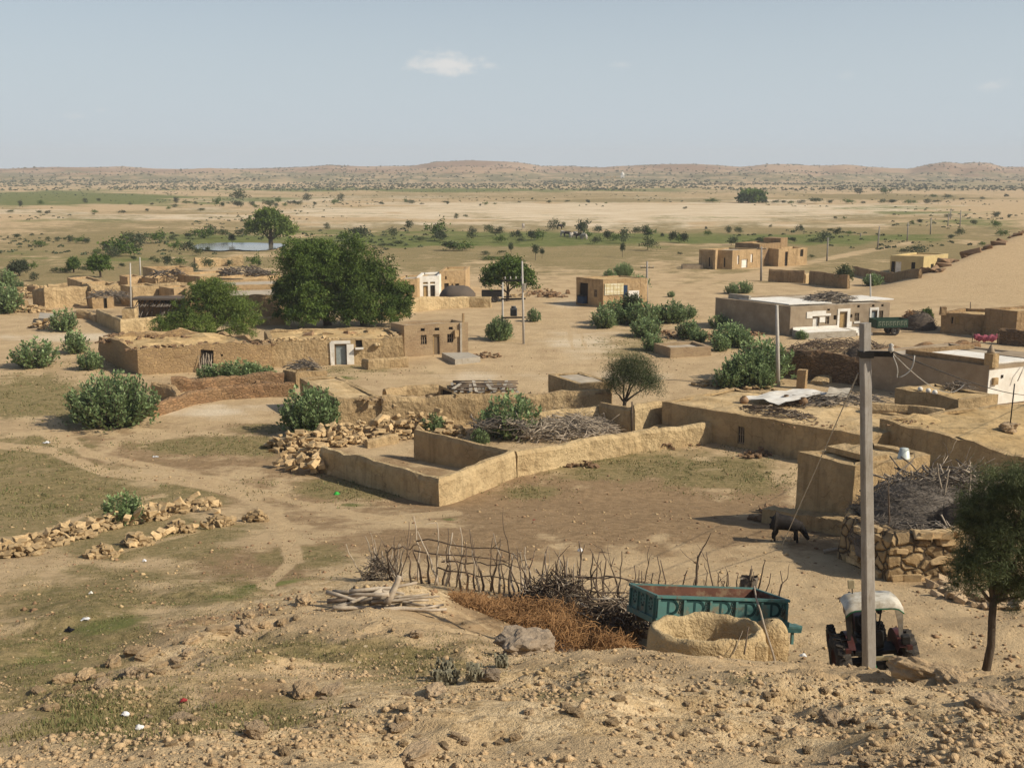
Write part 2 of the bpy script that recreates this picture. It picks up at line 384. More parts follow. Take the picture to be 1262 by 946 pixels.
class MB:
    def __init__(s): s.v = []; s.f = []; s.sm = []
    def add(s, vs, fs, smooth=False):
        b = len(s.v); s.v += [Vector(q) for q in vs]
        for f in fs: s.f.append([b+i for i in f]); s.sm.append(smooth)
        return s
    def box(s, c, d, ex=None, ey=None, ez=None, bev=0):
        c = Vector(c); ex = Vector(ex or (1,0,0)); ey = Vector(ey or (0,1,0)); ez = Vector(ez or (0,0,1))
        x, y, z = d[0]/2, d[1]/2, d[2]/2
        vs = []
        if bev <= 0:
            for k in (-1,1):
                for (i,j) in ((-1,-1),(1,-1),(1,1),(-1,1)): vs.append(c+ex*x*i+ey*y*j+ez*z*k)
            return s.add(vs, [(3,2,1,0),(4,5,6,7),(0,1,5,4),(1,2,6,5),(2,3,7,6),(3,0,4,7)])
        lv = [(-1,1),(-1+bev/z,0),(1-bev/z,0),(1,1)]
        for kz, ins in lv:
            q = bev*ins
            for (i,j) in ((-1,-1),(1,-1),(1,1),(-1,1)):
                for a in range(2):
                    sx = x-(q); sy = y-(q); bb = bev
                    if (i*j > 0) == (a == 0): vs.append(c+ex*(i*sx)+ey*(j*(sy-bb))+ez*z*kz)
                    else: vs.append(c+ex*(i*(sx-bb))+ey*(j*sy)+ez*z*kz)
        fs = [tuple(range(7,-1,-1)), tuple(range(24,32))]
        for l in range(3):
            for i in range(8):
                fs.append((l*8+i, l*8+(i+1)%8, l*8+8+(i+1)%8, l*8+8+i))
        return s.add(vs, fs)
    def quad(s, a, b, c, d): return s.add((a,b,c,d), [(0,1,2,3)])
    def prism(s, poly, z0, z1):
        n = len(poly); vs = [(p[0],p[1],z0) for p in poly]+[(p[0],p[1],z1) for p in poly]
        return s.add(vs, [tuple(range(n-1,-1,-1)), tuple(range(n,2*n))]+[(i,(i+1)%n,n+(i+1)%n,n+i) for i in range(n)])
    def tube(s, pts, rad, n=6, cap=True, smooth=True):
        pts = [Vector(p) for p in pts]
        if isinstance(rad, (int, float)): rad = [rad]*len(pts)
        vs = []; up = None
        for i, p in enumerate(pts):
            t = (pts[min(i+1,len(pts)-1)]-pts[max(i-1,0)])
            if t.length < 1e-9: t = Vector((0,0,1))
            t.normalize()
            if up is None: up = Vector((1,0,0)) if abs(t.x) < .8 else Vector((0,1,0))
            a = t.cross(up)
            if a.length < 1e-6: a = t.cross(Vector((0,0,1)))
            a.normalize(); b = t.cross(a); up = b.cross(t) if False else up
            for k in range(n):
                q = 2*PI*k/n; vs.append(p+(a*math.cos(q)+b*math.sin(q))*rad[i])
        fs = []
        for i in range(len(pts)-1):
            for k in range(n): fs.append((i*n+k, i*n+(k+1)%n, (i+1)*n+(k+1)%n, (i+1)*n+k))
        s.add(vs, fs, smooth)
        if cap: 
            b = len(s.v)-len(vs)
            s.f.append([b+k for k in range(n-1,-1,-1)]); s.sm.append(False)
            s.f.append([b+(len(pts)-1)*n+k for k in range(n)]); s.sm.append(False)
        return s
    def lathe(s, prof, c, axis=(0,0,1), n=20, smooth=True):
        c = Vector(c); ax = Vector(axis).normalized()
        a = ax.cross(Vector((0,0,1)) if abs(ax.z) < .9 else Vector((1,0,0))).normalized(); b = ax.cross(a)
        vs = []
        for (r, h) in prof:
            for k in range(n):
                q = 2*PI*k/n; vs.append(c+ax*h+(a*math.cos(q)+b*math.sin(q))*max(r,1e-4))
        fs = []
        for i in range(len(prof)-1):
            for k in range(n): fs.append((i*n+k, i*n+(k+1)%n, (i+1)*n+(k+1)%n, (i+1)*n+k))
        return s.add(vs, fs, smooth)
    def jit(s, amp, sc, zamp=None, seed=0):
        if not s.v: return s
        A = np.array([tuple(v) for v in s.v]); q = A/sc+seed*7.7
        dx = fbm(q[:,0]+11, q[:,1], 2, q[:,2]); dy = fbm(q[:,0], q[:,1]+23, 2, q[:,2]+5); dz = fbm(q[:,0]+41, q[:,1]+3, 2, q[:,2]+9)
        A[:,0] += amp*dx; A[:,1] += amp*dy; A[:,2] += (amp if zamp is None else zamp)*dz
        s.v = [Vector(a) for a in A]; return s
    def erode(s, z0, amp, sc, seed=0):
        """lower the vertices above z0 by a ragged amount"""
        for v in s.v:
            if v.z > z0:
                n = float(fbm(np.array([v.x/sc+seed]), np.array([v.y/sc]), 3)[0])
                v.z += amp*n
        return s
    def build(s, name, mat, parent=None, origin=None, loc=None):
        if parent is not None: o0 = Vector(parent.matrix_world.translation if False else WLOC(parent))
        elif origin is not None: o0 = Vector(origin)
        else:
            A = np.array([tuple(v) for v in s.v]); o0 = Vector((A[:,0].mean(), A[:,1].mean(), A[:,2].min()))
        me = bpy.data.meshes.new(name)
        me.from_pydata([tuple(v-o0) for v in s.v], [], s.f)
        me.polygons.foreach_set('use_smooth', s.sm)
        if mat: me.materials.append(mat)
        me.validate()
        o = bpy.data.objects.new(name, me); COL.objects.link(o)
        if parent is not None: o.parent = parent
        else: o.location = o0
        return o
def WLOC(o):
    v = Vector((0,0,0))
    while o is not None: v += o.location; o = o.parent
    return v

# ------------------------------------------------------------------ walls and houses
def wall_mb(pts, h, t=.4, step=.4, ztop=None, amp=.05, topamp=.12, seed=0, rows=(0,.3,.6,.88,1.0), base=-.3):
    """solid mud/stone wall along a polyline of xy points; heights per point allowed"""
    pts = [Vector((p[0], p[1])) for p in pts]; hs = h if isinstance(h, (list, tuple)) else [h]*len(pts)
    S = []
    for i in range(len(pts)-1):
        L = (pts[i+1]-pts[i]).length; n = max(1, int(L/step))
        for k in range(n): S.append((pts[i].lerp(pts[i+1], k/n), hs[i]+(hs[i+1]-hs[i])*k/n, k == 0 and i > 0))
    S.append((pts[-1], hs[-1], False))
    m = MB(); vs = []; nr = len(rows); T = np.array([tuple(q[0]) for q in S]); 
    g = H(T[:,0], T[:,1], False)
    k = min(len(g), 9); ker = np.ones(k)/k; gs = np.convolve(np.pad(g, (k//2, k-1-k//2), 'edge'), ker, 'valid')
    for i, (p, hh, _) in enumerate(S):
        a = S[max(i-1,0)][0]; c = S[min(i+1,len(S)-1)][0]
        d1 = (p-a).normalized() if i > 0 else (c-p).normalized()
        d2 = (c-p).normalized() if i < len(S)-1 else d1
        n1 = Vector((-d1.y, d1.x)); n2 = Vector((-d2.y, d2.x)); nn = n1+n2
        nn = nn/max(nn.length_squared, .6)*2
        z0 = gs[i]+base; zt = (ztop if ztop is not None else gs[i]+hh)
        zt += topamp*float(fbm(np.array([p.x/1.6+seed*3.1]), np.array([p.y/1.6]), 3)[0])
        for sd in (-1, 1):
            for r in (rows if sd < 0 else rows[::-1]):
                w = t/2*(1.12-.22*r) * (.55 if r == rows[-1] else 1)
                vs.append((p.x+nn.x*w*sd, p.y+nn.y*w*sd, z0+(zt-z0)*r))
    q = 2*nr; fs = []
    for i in range(len(S)-1):
        for j in range(q-1): fs.append((i*q+j, (i+1)*q+j, (i+1)*q+j+1, i*q+j+1)[::-1])
    fs.append(tuple(range(q))[::-1]); fs.append(tuple((len(S)-1)*q+j for j in range(q)))
    m.add(vs, fs, False); m.jit(amp, .9, seed=seed); m.jit(amp*.4, .25, seed=seed+2)
    return m
def wall(name, pts, h, mat, label, cat='wall', group=None, **kw):
    o = wall_mb(pts, h, **kw).build(name, mat)
    return tag(o, label, cat, group)

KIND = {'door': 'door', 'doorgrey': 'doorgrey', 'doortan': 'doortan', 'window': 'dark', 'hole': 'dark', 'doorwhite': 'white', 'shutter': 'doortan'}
def house(name, label, c3, z1, mat, roofmat='roofearth', front=(), side=(), left_h=None, para=.22, t=.35, amp=.05, step=.5,
          group=None, cat='house', seed=0, topamp=.08, z0=None, sub=True, roofbump=.08):
    """c3 = P1, P2, P3 (three successive plan corners): wall P1-P2 is 'front', wall P2-P3 is 'side'; z1 = top of the walls"""
    P = [Vector((p[0], p[1])) for p in c3]; P.append(P[0]+P[2]-P[1])
    # order so that outward normals point away
    ctr = sum(P, Vector((0,0)))/4
    zb = min(h1(p.x, p.y) for p in P) if z0 is None else z0
    root = thing(name, label, cat, (ctr.x, ctr.y, zb), group)
    m = MB(); kids = []
    area = sum(P[i].x*P[(i+1)%4].y-P[(i+1)%4].x*P[i].y for i in range(4))
    zin = z1-para
    for i in range(4):
        a, b = P[i], P[(i+1)%4]; d = (b-a); L = d.length; d.normalize()
        n = Vector((d.y, -d.x)) if area > 0 else Vector((-d.y, d.x))
        ops = front if i == 0 else side if i == 1 else ()
        holes = [(u0*L, u1*L, zb+v0*(z1-zb), zb+v1*(z1-zb), k) for (u0,u1,v0,v1,k) in ops]
        us = list(np.linspace(0, L, max(2, int(L/step)+1))); zs = list(np.linspace(zb-.3, z1, max(3, int((z1-zb)/step)+2)))
        for (u0,u1,w0,w1,k) in holes:
            us = [u for u in us if not (abs(u-u0) < .12 or abs(u-u1) < .12)]+[u0,u1]
            zs = [z for z in zs if not (abs(z-w0) < .08 or abs(z-w1) < .08)]+[w0,w1]
        us = sorted(set(us+[0,L])); zs = sorted(set(zs+[zb-.3, z1]))
        vs = [(a.x+d.x*u, a.y+d.y*u, z) for z in zs for u in us]; nu = len(us); fs = []
        for j in range(len(zs)-1):
            for k in range(nu-1):
                um = (us[k]+us[k+1])/2; zm = (zs[j]+zs[j+1])/2
                if any(h[0] < um < h[1] and h[2] < zm < h[3] for h in holes): continue
                q = (j*nu+k, j*nu+k+1, (j+1)*nu+k+1, (j+1)*nu+k)
                fs.append(q if area > 0 else q[::-1])
        m.add(vs, fs)
        dp = .22
        for (u0,u1,w0,w1,kd) in holes:
            c = [(u0,w0),(u1,w0),(u1,w1),(u0,w1)]
            for e in range(4):
                (ua,za),(ub,zbb) = c[e], c[(e+1)%4]
                A = Vector((a.x+d.x*ua, a.y+d.y*ua, za)); B = Vector((a.x+d.x*ub, a.y+d.y*ub, zbb)); n3 = Vector((n.x,n.y,0))
                m.add((A,B,B-n3*dp,A-n3*dp), [(0,1,2,3)])
            kids.append((kd, a, d, n, u0, u1, w0, w1))
        # parapet top and inner face
        a2 = a-n*t; b2 = b-n*t
        k = max(2, int(L/step)+1)
        vs = []; 
        for j in range(k+1):
            u = j/k; p = a.lerp(b, u); ins = t/L
            pi = a.lerp(b, ins+(1-2*ins)*u)-n*t
            vs += [(p.x,p.y,z1), (pi.x,pi.y,z1), (pi.x,pi.y,zin-.02)]
        fs = []
        for j in range(k):
            o = j*3
            for e in range(2):
                q = (o+e, o+3+e, o+4+e, o+1+e); fs.append(q if area > 0 else q[::-1])
        m.add(vs, fs)
    m.erode(z1-.01, topamp, 1.3, seed)
    m.jit(amp, .9, seed=seed); m.jit(amp*.35, .25, seed=seed+3)
    m.build('wall', mat, root)
    # roof slab
    r = MB(); k = 10; vs = []; fs = []
    ins = min(.45, t*.8/max(.5, (P[1]-P[0]).length)), min(.45, t*.8/max(.5, (P[2]-P[1]).length))
    for j in range(k+1):
        for i in range(k+1):
            u = ins[0]+(1-2*ins[0])*i/k; v = ins[1]+(1-2*ins[1])*j/k
            p = P[1].lerp(P[0], 1-u)+(P[2]-P[1])*v
            vs.append((p.x,p.y,zin))
    for j in range(k):
        for i in range(k):
            q = (j*(k+1)+i, j*(k+1)+i+1, (j+1)*(k+1)+i+1, (j+1)*(k+1)+i); fs.append(q if area > 0 else q[::-1])
    r.add(vs, fs); r.jit(roofbump, 1.2, seed=seed+5); r.build('roof', M[roofmat], root)
    for (kd, a, d, n, u0, u1, w0, w1) in kids:
        c = a+d*((u0+u1)/2)-n*.17; w = u1-u0; hh = w1-w0; ex = (d.x,d.y,0); ey = (n.x,n.y,0)
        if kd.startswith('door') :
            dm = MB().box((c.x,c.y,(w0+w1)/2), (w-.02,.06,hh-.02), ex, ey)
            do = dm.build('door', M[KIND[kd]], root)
            if sub:
                fr = MB(); 
                for sgn in (-1,1):
                    q = c+n*.05+d*(sgn*(w/2-.05)); fr.box((q.x,q.y,(w0+w1)/2), (.08,.06,hh-.03), ex, ey)
                q = c+n*.05; fr.box((q.x,q.y,w1-.06), (w-.2,.06,.08), ex, ey)
                fr.build('door_frame', M['door' if kd != 'door' else 'doortan'], do)
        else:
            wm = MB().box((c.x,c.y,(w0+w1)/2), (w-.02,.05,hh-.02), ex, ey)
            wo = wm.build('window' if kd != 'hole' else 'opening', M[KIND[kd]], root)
            if sub and kd == 'window':
                fr = MB(); q = c+n*.06
                for e in range(4):
                    qq = q+d*(-w/2+w*(e+.02)/3.02+.02); fr.box((qq.x,qq.y,(w0+w1)/2), (.05,.05,hh-.02), ex, ey)
                for e in (.03,.5,.97): 
                    fr.box((q.x-n.x*.03+0,q.y-n.y*.03,w0+(w1-w0)*e), (w-.03,.03,.05), ex, ey)
                fr.build('window_bars', M['greydark' if True else 'door'], wo)
    return root
def zq(l, z): return [Zp(px, py, z) for (px, py) in l]

# ------------------------------------------------------------------ rocks, sticks, leaves
def rock_mesh(name, seed, mat, dims=(1,.8,.6), blocky=0.5, sub=0):
    r = random.Random(seed); bm = bmesh.new()
    if sub:
        bmesh.ops.create_icosphere(bm, subdivisions=4, radius=.5)
        o = Vector((seed*3.7, seed*1.3, 0))
        for v in bm.verts:
            d = v.co.normalized(); c = max(abs(d.x), abs(d.y), abs(d.z)); k = 1/(c**(.75*blocky+.25))*.80
            n = .34*mnoise.noise(d*1.3+o)+.22*mnoise.noise(d*2.7+o)+.14*abs(mnoise.noise(d*5.5+o))+.09*mnoise.noise(d*11+o)+.055*mnoise.noise(d*21+o)
            st = round((d.z+.2*mnoise.noise(d*2+o))*5)/5-d.z
            v.co = Vector((d.x*dims[0], d.y*dims[1], (d.z+st*.35)*dims[2]))*.5*k*(1+n)
        me = bpy.data.meshes.new(name); bm.to_mesh(me); bm.free(); me.materials.append(mat)
        return me
    for i in range(14):
        p = Vector([r.uniform(-1,1) for _ in range(3)])
        if blocky > r.random(): p = Vector([math.copysign(.75+.25*r.random(), q) for q in p])
        else: p.normalize()
        bm.verts.new((p.x*dims[0]/2, p.y*dims[1]/2, p.z*dims[2]/2))
    bmesh.ops.convex_hull(bm, input=bm.verts)
    for v in [v for v in bm.verts if not v.link_faces]: bm.verts.remove(v)
    if sub:
        bmesh.ops.triangulate(bm, faces=bm.faces)
        bmesh.ops.subdivide_edges(bm, edges=bm.edges, cuts=sub+1, use_grid_fill=True, smooth=.12)
        for v in bm.verts:
            q = v.co*3.1+Vector((seed,0,0)); v.co += v.co.normalized()*(.20*mnoise.noise(q)+.13*mnoise.noise(q*2.3)+.09*mnoise.noise(q*5)+.05*mnoise.noise(q*11))*min(dims)
    else:
        bmesh.ops.bevel(bm, geom=list(bm.edges), offset=.04*min(dims), segments=1, affect='EDGES')
    bmesh.ops.recalc_face_normals(bm, faces=bm.faces)
    me = bpy.data.meshes.new(name); bm.to_mesh(me); bm.free(); me.materials.append(mat)
    return me
def crooked(p0, p1, n, wob, r):
    p0 = Vector(p0); p1 = Vector(p1); L = (p1-p0).length; out = []
    off = Vector((0,0,0))
    for i in range(n+1):
        t = i/n
        if 0 < i: off += Vector([r.uniform(-1,1) for _ in range(3)])*wob*L/n
        out.append(p0.lerp(p1, t)+off*(1 if i < n else .7))
    return out
def stick_mb(m, p0, p1, r0, r1, rnd, wob=.25, n=5, sides=5, twigs=0):
    pts = crooked(p0, p1, n, wob, rnd)
    m.tube(pts, [r0+(r1-r0)*i/n for i in range(n+1)], sides)
    for k in range(twigs):
        i = rnd.randint(1, n); L = (pts[-1]-pts[0]).length*rnd.uniform(.15,.4)
        d = (pts[min(i+1,n)]-pts[i-1]).normalized()+Vector([rnd.uniform(-.9,.9) for _ in range(3)])
        m.tube(crooked(pts[i], pts[i]+d.normalized()*L, 3, wob, rnd), [r1*.9,r1*.8,r1*.6,r1*.35], 4)
    return pts
def rand_rot(n, rs, flat=0.):
    """n random orthonormal frames (a, b, n)"""
    a = rs.normal(size=(n,3)); a /= np.linalg.norm(a,axis=1)[:,None]
    b = rs.normal(size=(n,3)); b -= (b*a).sum(1)[:,None]*a; b /= np.linalg.norm(b,axis=1)[:,None]
    return a, b, np.cross(a, b)
def leaves(centers, a, b, ln, wd, fold=.15):
    """diamond-ish six-cornered leaves; returns V, F(4)"""
    n = len(centers); c = np.cross(a, b)
    ln = np.broadcast_to(np.asarray(ln), (n,))[:,None]; wd = np.broadcast_to(np.asarray(wd), (n,))[:,None]
    p0 = centers; p3 = centers+a*ln
    q1 = centers+a*ln*.45+b*wd*.5+c*wd*fold; q2 = centers+a*ln*.45-b*wd*.5+c*wd*fold
    V = np.stack([p0,q1,p3,q2], 1).reshape(-1,3)
    F = np.arange(n*4).reshape(n,4)
    return V, F
def crown_mesh(name, lobes, nclump, per, leaf, mat, seed, spread=.32, droop=0., flat=.8, fill=.55, squash=1., zmin=None):
    """foliage: leaf-sized faces in clumps through the volume of several lobes"""
    rs = np.random.RandomState(seed); L = np.array(lobes, float)
    w = (L[:,3]*L[:,4]*L[:,5])**.72; w /= w.sum()
    idx = rs.choice(len(L), nclump, p=w)
    d = rs.normal(size=(nclump,3)); d /= np.linalg.norm(d,axis=1)[:,None]
    d[:,2] = np.where(d[:,2] < -.55, -d[:,2], d[:,2])
    rad = np.where(rs.rand(nclump) < fill, .82+.26*rs.rand(nclump), rs.rand(nclump)**.5*.85)
    nz = fbm(d[:,0]*2.1+idx*3, d[:,1]*2.1+seed, 2, d[:,2]*2.1)
    C = L[idx,:3]+d*L[idx,3:]*(rad*(1+.5*nz))[:,None]
    cs = (L[idx,3:].mean(1)*spread)*(.6+.8*rs.rand(nclump))
    P = np.repeat(C, per, 0)+rs.normal(size=(nclump*per,3))*np.repeat(cs,per)[:,None]*np.array([1,1,flat])*.6
    cv = np.repeat(np.clip(rs.normal(.42,.3,nclump),0,1), per)
    n = len(P); a, b, _ = rand_rot(n, rs)
    a[:,2] -= droop; a /= np.linalg.norm(a,axis=1)[:,None]; b -= (b*a).sum(1)[:,None]*a; b /= np.linalg.norm(b,axis=1)[:,None]
    if zmin is not None:
        k = P[:,2] > zmin; P, a, b, cv = P[k], a[k], b[k], cv[k]; n = len(P)
    s = .65+.7*rs.rand(n)
    V, F = leaves(P, a, b, leaf[0]*s, leaf[1]*s)
    return mk_mesh(name, V, F, mat, np.clip(cv+rs.normal(0,.16,n),0,1))
def limbs(m, base, tips, r0, rnd, fork=.35, wob=.18):
    """tapered trunk splitting into limbs that run to the lobes"""
    base = Vector(base)
    cz = sum((Vector(t) for t in tips), Vector((0,0,0)))/len(tips)
    f = base.lerp(Vector((base.x*.6+cz.x*.4, base.y*.6+cz.y*.4, cz.z)), fork)
    pts = crooked(base-Vector((0,0,.2)), f, 4, wob*.5, rnd); pts[-1] = f
    m.tube(pts, [r0*1.35, r0*1.05, r0*.95, r0*.9, r0*.85], 9)
    for t in tips:
        t = Vector(t); q = crooked(f-(f-base)*.08, t, 5, wob, rnd)
        m.tube(q, [r0*.62,r0*.5,r0*.38,r0*.28,r0*.18,r0*.08], 6)
        for k in range(2):
            i = rnd.randint(2,4); e = q[i]+Vector((rnd.uniform(-1,1),rnd.uniform(-1,1),rnd.uniform(-.1,.8)))*(t-f).length*.4
            m.tube(crooked(q[i], e, 3, wob, rnd), [r0*.22,r0*.16,r0*.1,r0*.05], 5)
def tree(name, label, base, lobes, nclump, per, leaf, mat, seed, r0=.2, fork=.35, group=None, cat='tree', trunk=None, **kw):
    """lobes are relative to the base"""
    root = thing(name, label, cat, base, group); rnd = random.Random(seed)
    b = WLOC(root); m = MB(); tr = trunk or (0,0,0)
    limbs(m, b+Vector(tr), [b+Vector((l[0],l[1],l[2])) for l in lobes], r0, rnd, fork)
    m.build('trunk', M['bark'], root)
    link('crown', crown_mesh('crown', lobes, nclump, per, leaf, M[mat], seed, **kw), root)
    return root
def calo_meshes(seed, w=1.0, nst=26, lv=26, leaf=.062, lean=.6):
    """milkweed bush of height 1: upright stems with pairs of broad pale leaves; returns stems and foliage meshes"""
    rnd = random.Random(seed); rs = np.random.RandomState(seed); m = MB(); C = []; A = []; B = []; S = []; CV = []
    for s in range(nst):
        an = rnd.uniform(0, 2*PI); rr = math.sqrt(rnd.random())*w*.5; hh = rnd.uniform(.55,1.0)*(1-.42*(rr/(w*.5))**2)
        b0 = Vector((math.cos(an)*rr*.55, math.sin(an)*rr*.55, -.02)); tip = Vector((math.cos(an)*rr*1.05, math.sin(an)*rr*1.05, hh))
        pts = crooked(b0, tip, 5, .1, rnd); m.tube(pts, [.011,.010,.009,.008,.006,.003], 4)
        cv = rnd.gauss(.5,.18); ph = rnd.random()*PI
        for k in range(lv):
            t = .06+.94*(k/(lv-1))**.8; i = min(4, int(t*5)); p = pts[i].lerp(pts[i+1], t*5-i)
            an2 = ph+(k//2)*1.57+(k % 2)*PI+rnd.gauss(0,.3); el = rnd.gauss(.55,.3)+.5*(t > .9)
            d = Vector((math.cos(an2)*math.cos(el), math.sin(an2)*math.cos(el), math.sin(el)))
            C.append(tuple(p+d*.012)); A.append(tuple(d))
            bb = d.cross(Vector((0,0,1))); bb = bb.normalized()+Vector((rnd.gauss(0,.2),rnd.gauss(0,.2),rnd.gauss(0,.2)))
            bb = (bb-d*bb.dot(d)).normalized(); B.append(tuple(bb)); S.append(leaf*rnd.uniform(.7,1.25)*(1.05-.35*t)); CV.append(cv+rnd.gauss(0,.2))
    for k in range(int(nst*5)):        # leaves closing the dome between the stems
        an = rnd.uniform(0, 2*PI); ce = rnd.random(); rr = math.sqrt(1-ce*ce)*rnd.uniform(.82,1.02); lump = .97+.34*mnoise.noise(Vector((math.cos(an)*1.6+seed, math.sin(an)*1.6, ce*2)))
        p = Vector((math.cos(an)*rr*w*.5*lump, math.sin(an)*rr*w*.5*lump, .06+ce*.80*lump*rnd.uniform(.85,1.03)))
        d = Vector((math.cos(an)*.6+rnd.gauss(0,.4), math.sin(an)*.6+rnd.gauss(0,.4), .55+rnd.gauss(0,.35))).normalized(); bb = d.cross(Vector((rnd.gauss(0,.4),rnd.gauss(0,.4),1))).normalized()
        C.append(tuple(p)); A.append(tuple(d)); B.append(tuple(bb)); S.append(leaf*rnd.uniform(.75,1.2)); CV.append(rnd.gauss(.52,.24))
    C, A, B, S = map(np.array, (C, A, B, S))
    V, F = leaves(C, A, B, S*1.5, S*1.0, .18)
    fol = mk_mesh('foliage', V, F, M['leafcalo'], np.clip(CV,0,1))
    me = bpy.data.meshes.new('stems'); me.from_pydata([tuple(v) for v in m.v], [], m.f); me.materials.append(M['bark'])
    return me, fol
def bush_mesh(name, seed, mat, n=520, leaf=.085, wob=1.0, k=5):
    rnd = random.Random(seed); lobes = []
    for i in range(k):
        an = rnd.uniform(0, 2*PI); rr = rnd.uniform(.05,.32)*wob; z = rnd.uniform(.22,.62)
        lobes.append((math.cos(an)*rr, math.sin(an)*rr, z, rnd.uniform(.18,.3)*wob, rnd.uniform(.18,.3)*wob, min(z-.02, rnd.uniform(.2,.36))))
    return crown_mesh(name, lobes, n//9, 9, (leaf, leaf*.55), M[mat], seed, spread=.5, fill=.5, zmin=-.01)
SKYS=.09; SUNS=4.8; EXPO=0.12; HAZE=.00023
# ------------------------------------------------------------------ ground
def build_ground():
    fine = np.arange(-.52, .5201, .003)
    mid = np.concatenate([np.arange(.53, .85, .012), np.geomspace(.87, 6, 22)])
    us = np.concatenate([-mid[::-1], fine, mid])
    ys = [np.array([-29,-20,-12,-7,-4,-2,-.5,.5,1.5,2.4]), np.exp(np.arange(math.log(3), math.log(70), .0055)),
          np.exp(np.arange(math.log(70.4), math.log(3300), .0125)), np.array([3300.])]
    ys = np.concatenate(ys)
    U, Yg = np.meshgrid(us, ys)
    X = U*(np.maximum(Yg, 2.4)+6); X = np.clip(X, -3200, 3200)
    x, y = X.ravel(), Yg.ravel()
    z = H(x, y)
    V = np.stack([x,y,z],1); nx, ny = len(us), len(ys)
    i = np.arange(nx-1); j = np.arange(ny-1)
    I, J = np.meshgrid(i, j); q = (J*nx+I).ravel()
    F = np.stack([q,q+1,q+nx+1,q+nx],1)
    me = mk_mesh('ground', V, F, None, smooth=True)
    # ---- what grows or lies where (fixed on the ground)
    px, py = proj(x, y, z)
    px = np.where(y < 3, -9999, px)
    wob = np.where(y < 60, .3, .15)
    nx_ = fbm(x/np.maximum(y*.035,.6), np.log(np.maximum(y,1))*16+x/90, 5)
    olive = np.zeros(len(x)); green = olive.copy(); brown = olive.copy(); pale = olive.copy(); rough = olive.copy(); scrub = olive.copy()
    def ell(ch, cx, cy, rx, ry, w=1., ang=0., soft=1.0, nz=.35):
        t = math.radians(ang); dx = px-cx; dy = py-cy
        u = (dx*math.cos(t)+dy*math.sin(t))/rx; v = (-dx*math.sin(t)+dy*math.cos(t))/ry
        d = np.sqrt(u*u+v*v)+nz*1.5*nx_
        np.maximum(ch, w*(1-sst(1-soft, 1+soft*.5, d)), out=ch)
    for a in ((50,492,120,36,1.),(25,560,110,28,1.),(40,605,190,55,.95),(200,610,120,30,.7),(150,660,200,45,.75),(560,305,760,44,.72),(1050,305,330,44,.75),(150,310,320,55,.75),(640,242,700,12,.5),(260,548,120,15,.95),(420,602,130,18,.9),(110,735,210,45,.75,-10),
              (60,810,150,60,.95,-14),(230,735,140,30,.7,-12),(130,885,150,60,.8),(340,800,120,32,.55),(500,812,120,30,.7),(800,572,190,26,.8),(900,590,110,22,.9),
              (650,605,60,12,.7),(380,690,90,26,.7),(700,858,60,14,.5),(920,838,50,9,.6),(1200,850,80,15,.3),(300,880,120,25,.5),(640,740,40,8,.3),
              (330,530,90,8,.6),(150,455,120,14,.4),(430,455,90,8,.5),(540,458,50,6,.4),(920,425,40,14,.5),(880,350,120,10,.45),(780,425,60,22,.55),(650,470,40,6,.2),
              (90,338,190,26,.85),(20,315,120,20,.7),(300,322,110,14,.8),(560,325,160,14,.55),(760,318,200,12,.6),(1010,305,230,12,.75),(1150,285,170,18,.7),
              (980,288,260,14,.8),(1080,270,250,14,.55),(200,262,280,6,.5),(420,255,300,5,.4),(760,247,240,4,.7),(1100,243,220,6,.8),(600,272,200,4,.35),(700,335,200,12,.5)):
        ell(olive, *a)
    for a in ((90,245,230,10,1.),(30,240,180,6,1.),(300,246,140,5,.6),(600,296,440,10,1.),(960,294,260,9,.75),(520,287,300,6,.6),(120,318,200,12,.5),(1190,275,120,9,.6),(80,272,160,4,.5),(880,268,200,3,.4),(1150,262,140,4,.6),(560,234,500,4,.7),(1100,256,160,5,.5),(300,294,120,8,.9),(250,300,70,4,.6),(480,296,150,9,.9),(660,293,170,9,.8),(740,291,110,7,.9),(440,262,50,3,.3),
              (60,808,90,30,.5,-14),(140,770,90,14,.6,-12),(280,735,70,8,.5,-12),(430,622,50,5,.6),(555,640,22,4,.8),(330,720,90,6,.6,-8),(400,466,60,4,.8),(80,820,40,14,.5),(850,297,180,6,.4),(230,528,60,4,.5)):
        ell(green, *a)
    for a in ((740,628,380,60,1.),(560,668,200,34,.9),(240,560,260,60,.55),(60,590,200,70,.6),(400,600,260,60,.6),(320,700,120,36,.7),(90,620,150,30,.55),(420,650,80,14,.4),(230,770,160,30,.45,-12),(520,805,120,24,.6),(300,860,90,26,.6),
              (650,585,120,16,.5),(820,590,140,30,.5),(1000,625,60,20,.4),(640,755,120,34,.7),(960,398,50,10,.3),(830,405,80,20,.35),(60,530,120,14,.25),(140,590,100,12,.5)):
        ell(brown, *a)
    for a in ((760,262,500,15,1.3),(960,258,260,9,1.),(540,252,150,4,.8),(620,278,330,7,1.1),(200,268,260,6,.75),(60,262,120,6,.7),(330,246,200,4,.8),(830,244,160,3,.6),(480,243,140,3,.8),
              (950,247,180,3,.6),(1010,278,180,5,.8),(640,305,240,7,.5),(560,312,130,5,.6),(90,310,120,6,.6),(700,322,150,3,.4),(1080,300,120,4,.45),(1150,312,80,5,.5),
              (720,420,90,60,.55),(700,375,40,22,.5),(250,510,180,22,.6),(80,415,110,16,.65),(640,455,180,22,.5),(300,385,90,20,.3),(460,388,160,12,.6),(1180,345,170,45,.55),(760,460,100,18,.5),(1150,392,70,20,.3),
              (1090,262,180,4,.6),(180,305,60,4,.5)):
        ell(pale, *a)
    for a in ((630,219,1400,9,1.),(630,229,1000,5,.5),(950,236,300,5,.55),(150,229,300,5,.5),(1150,228,300,8,.8)):
        ell(scrub, *a)
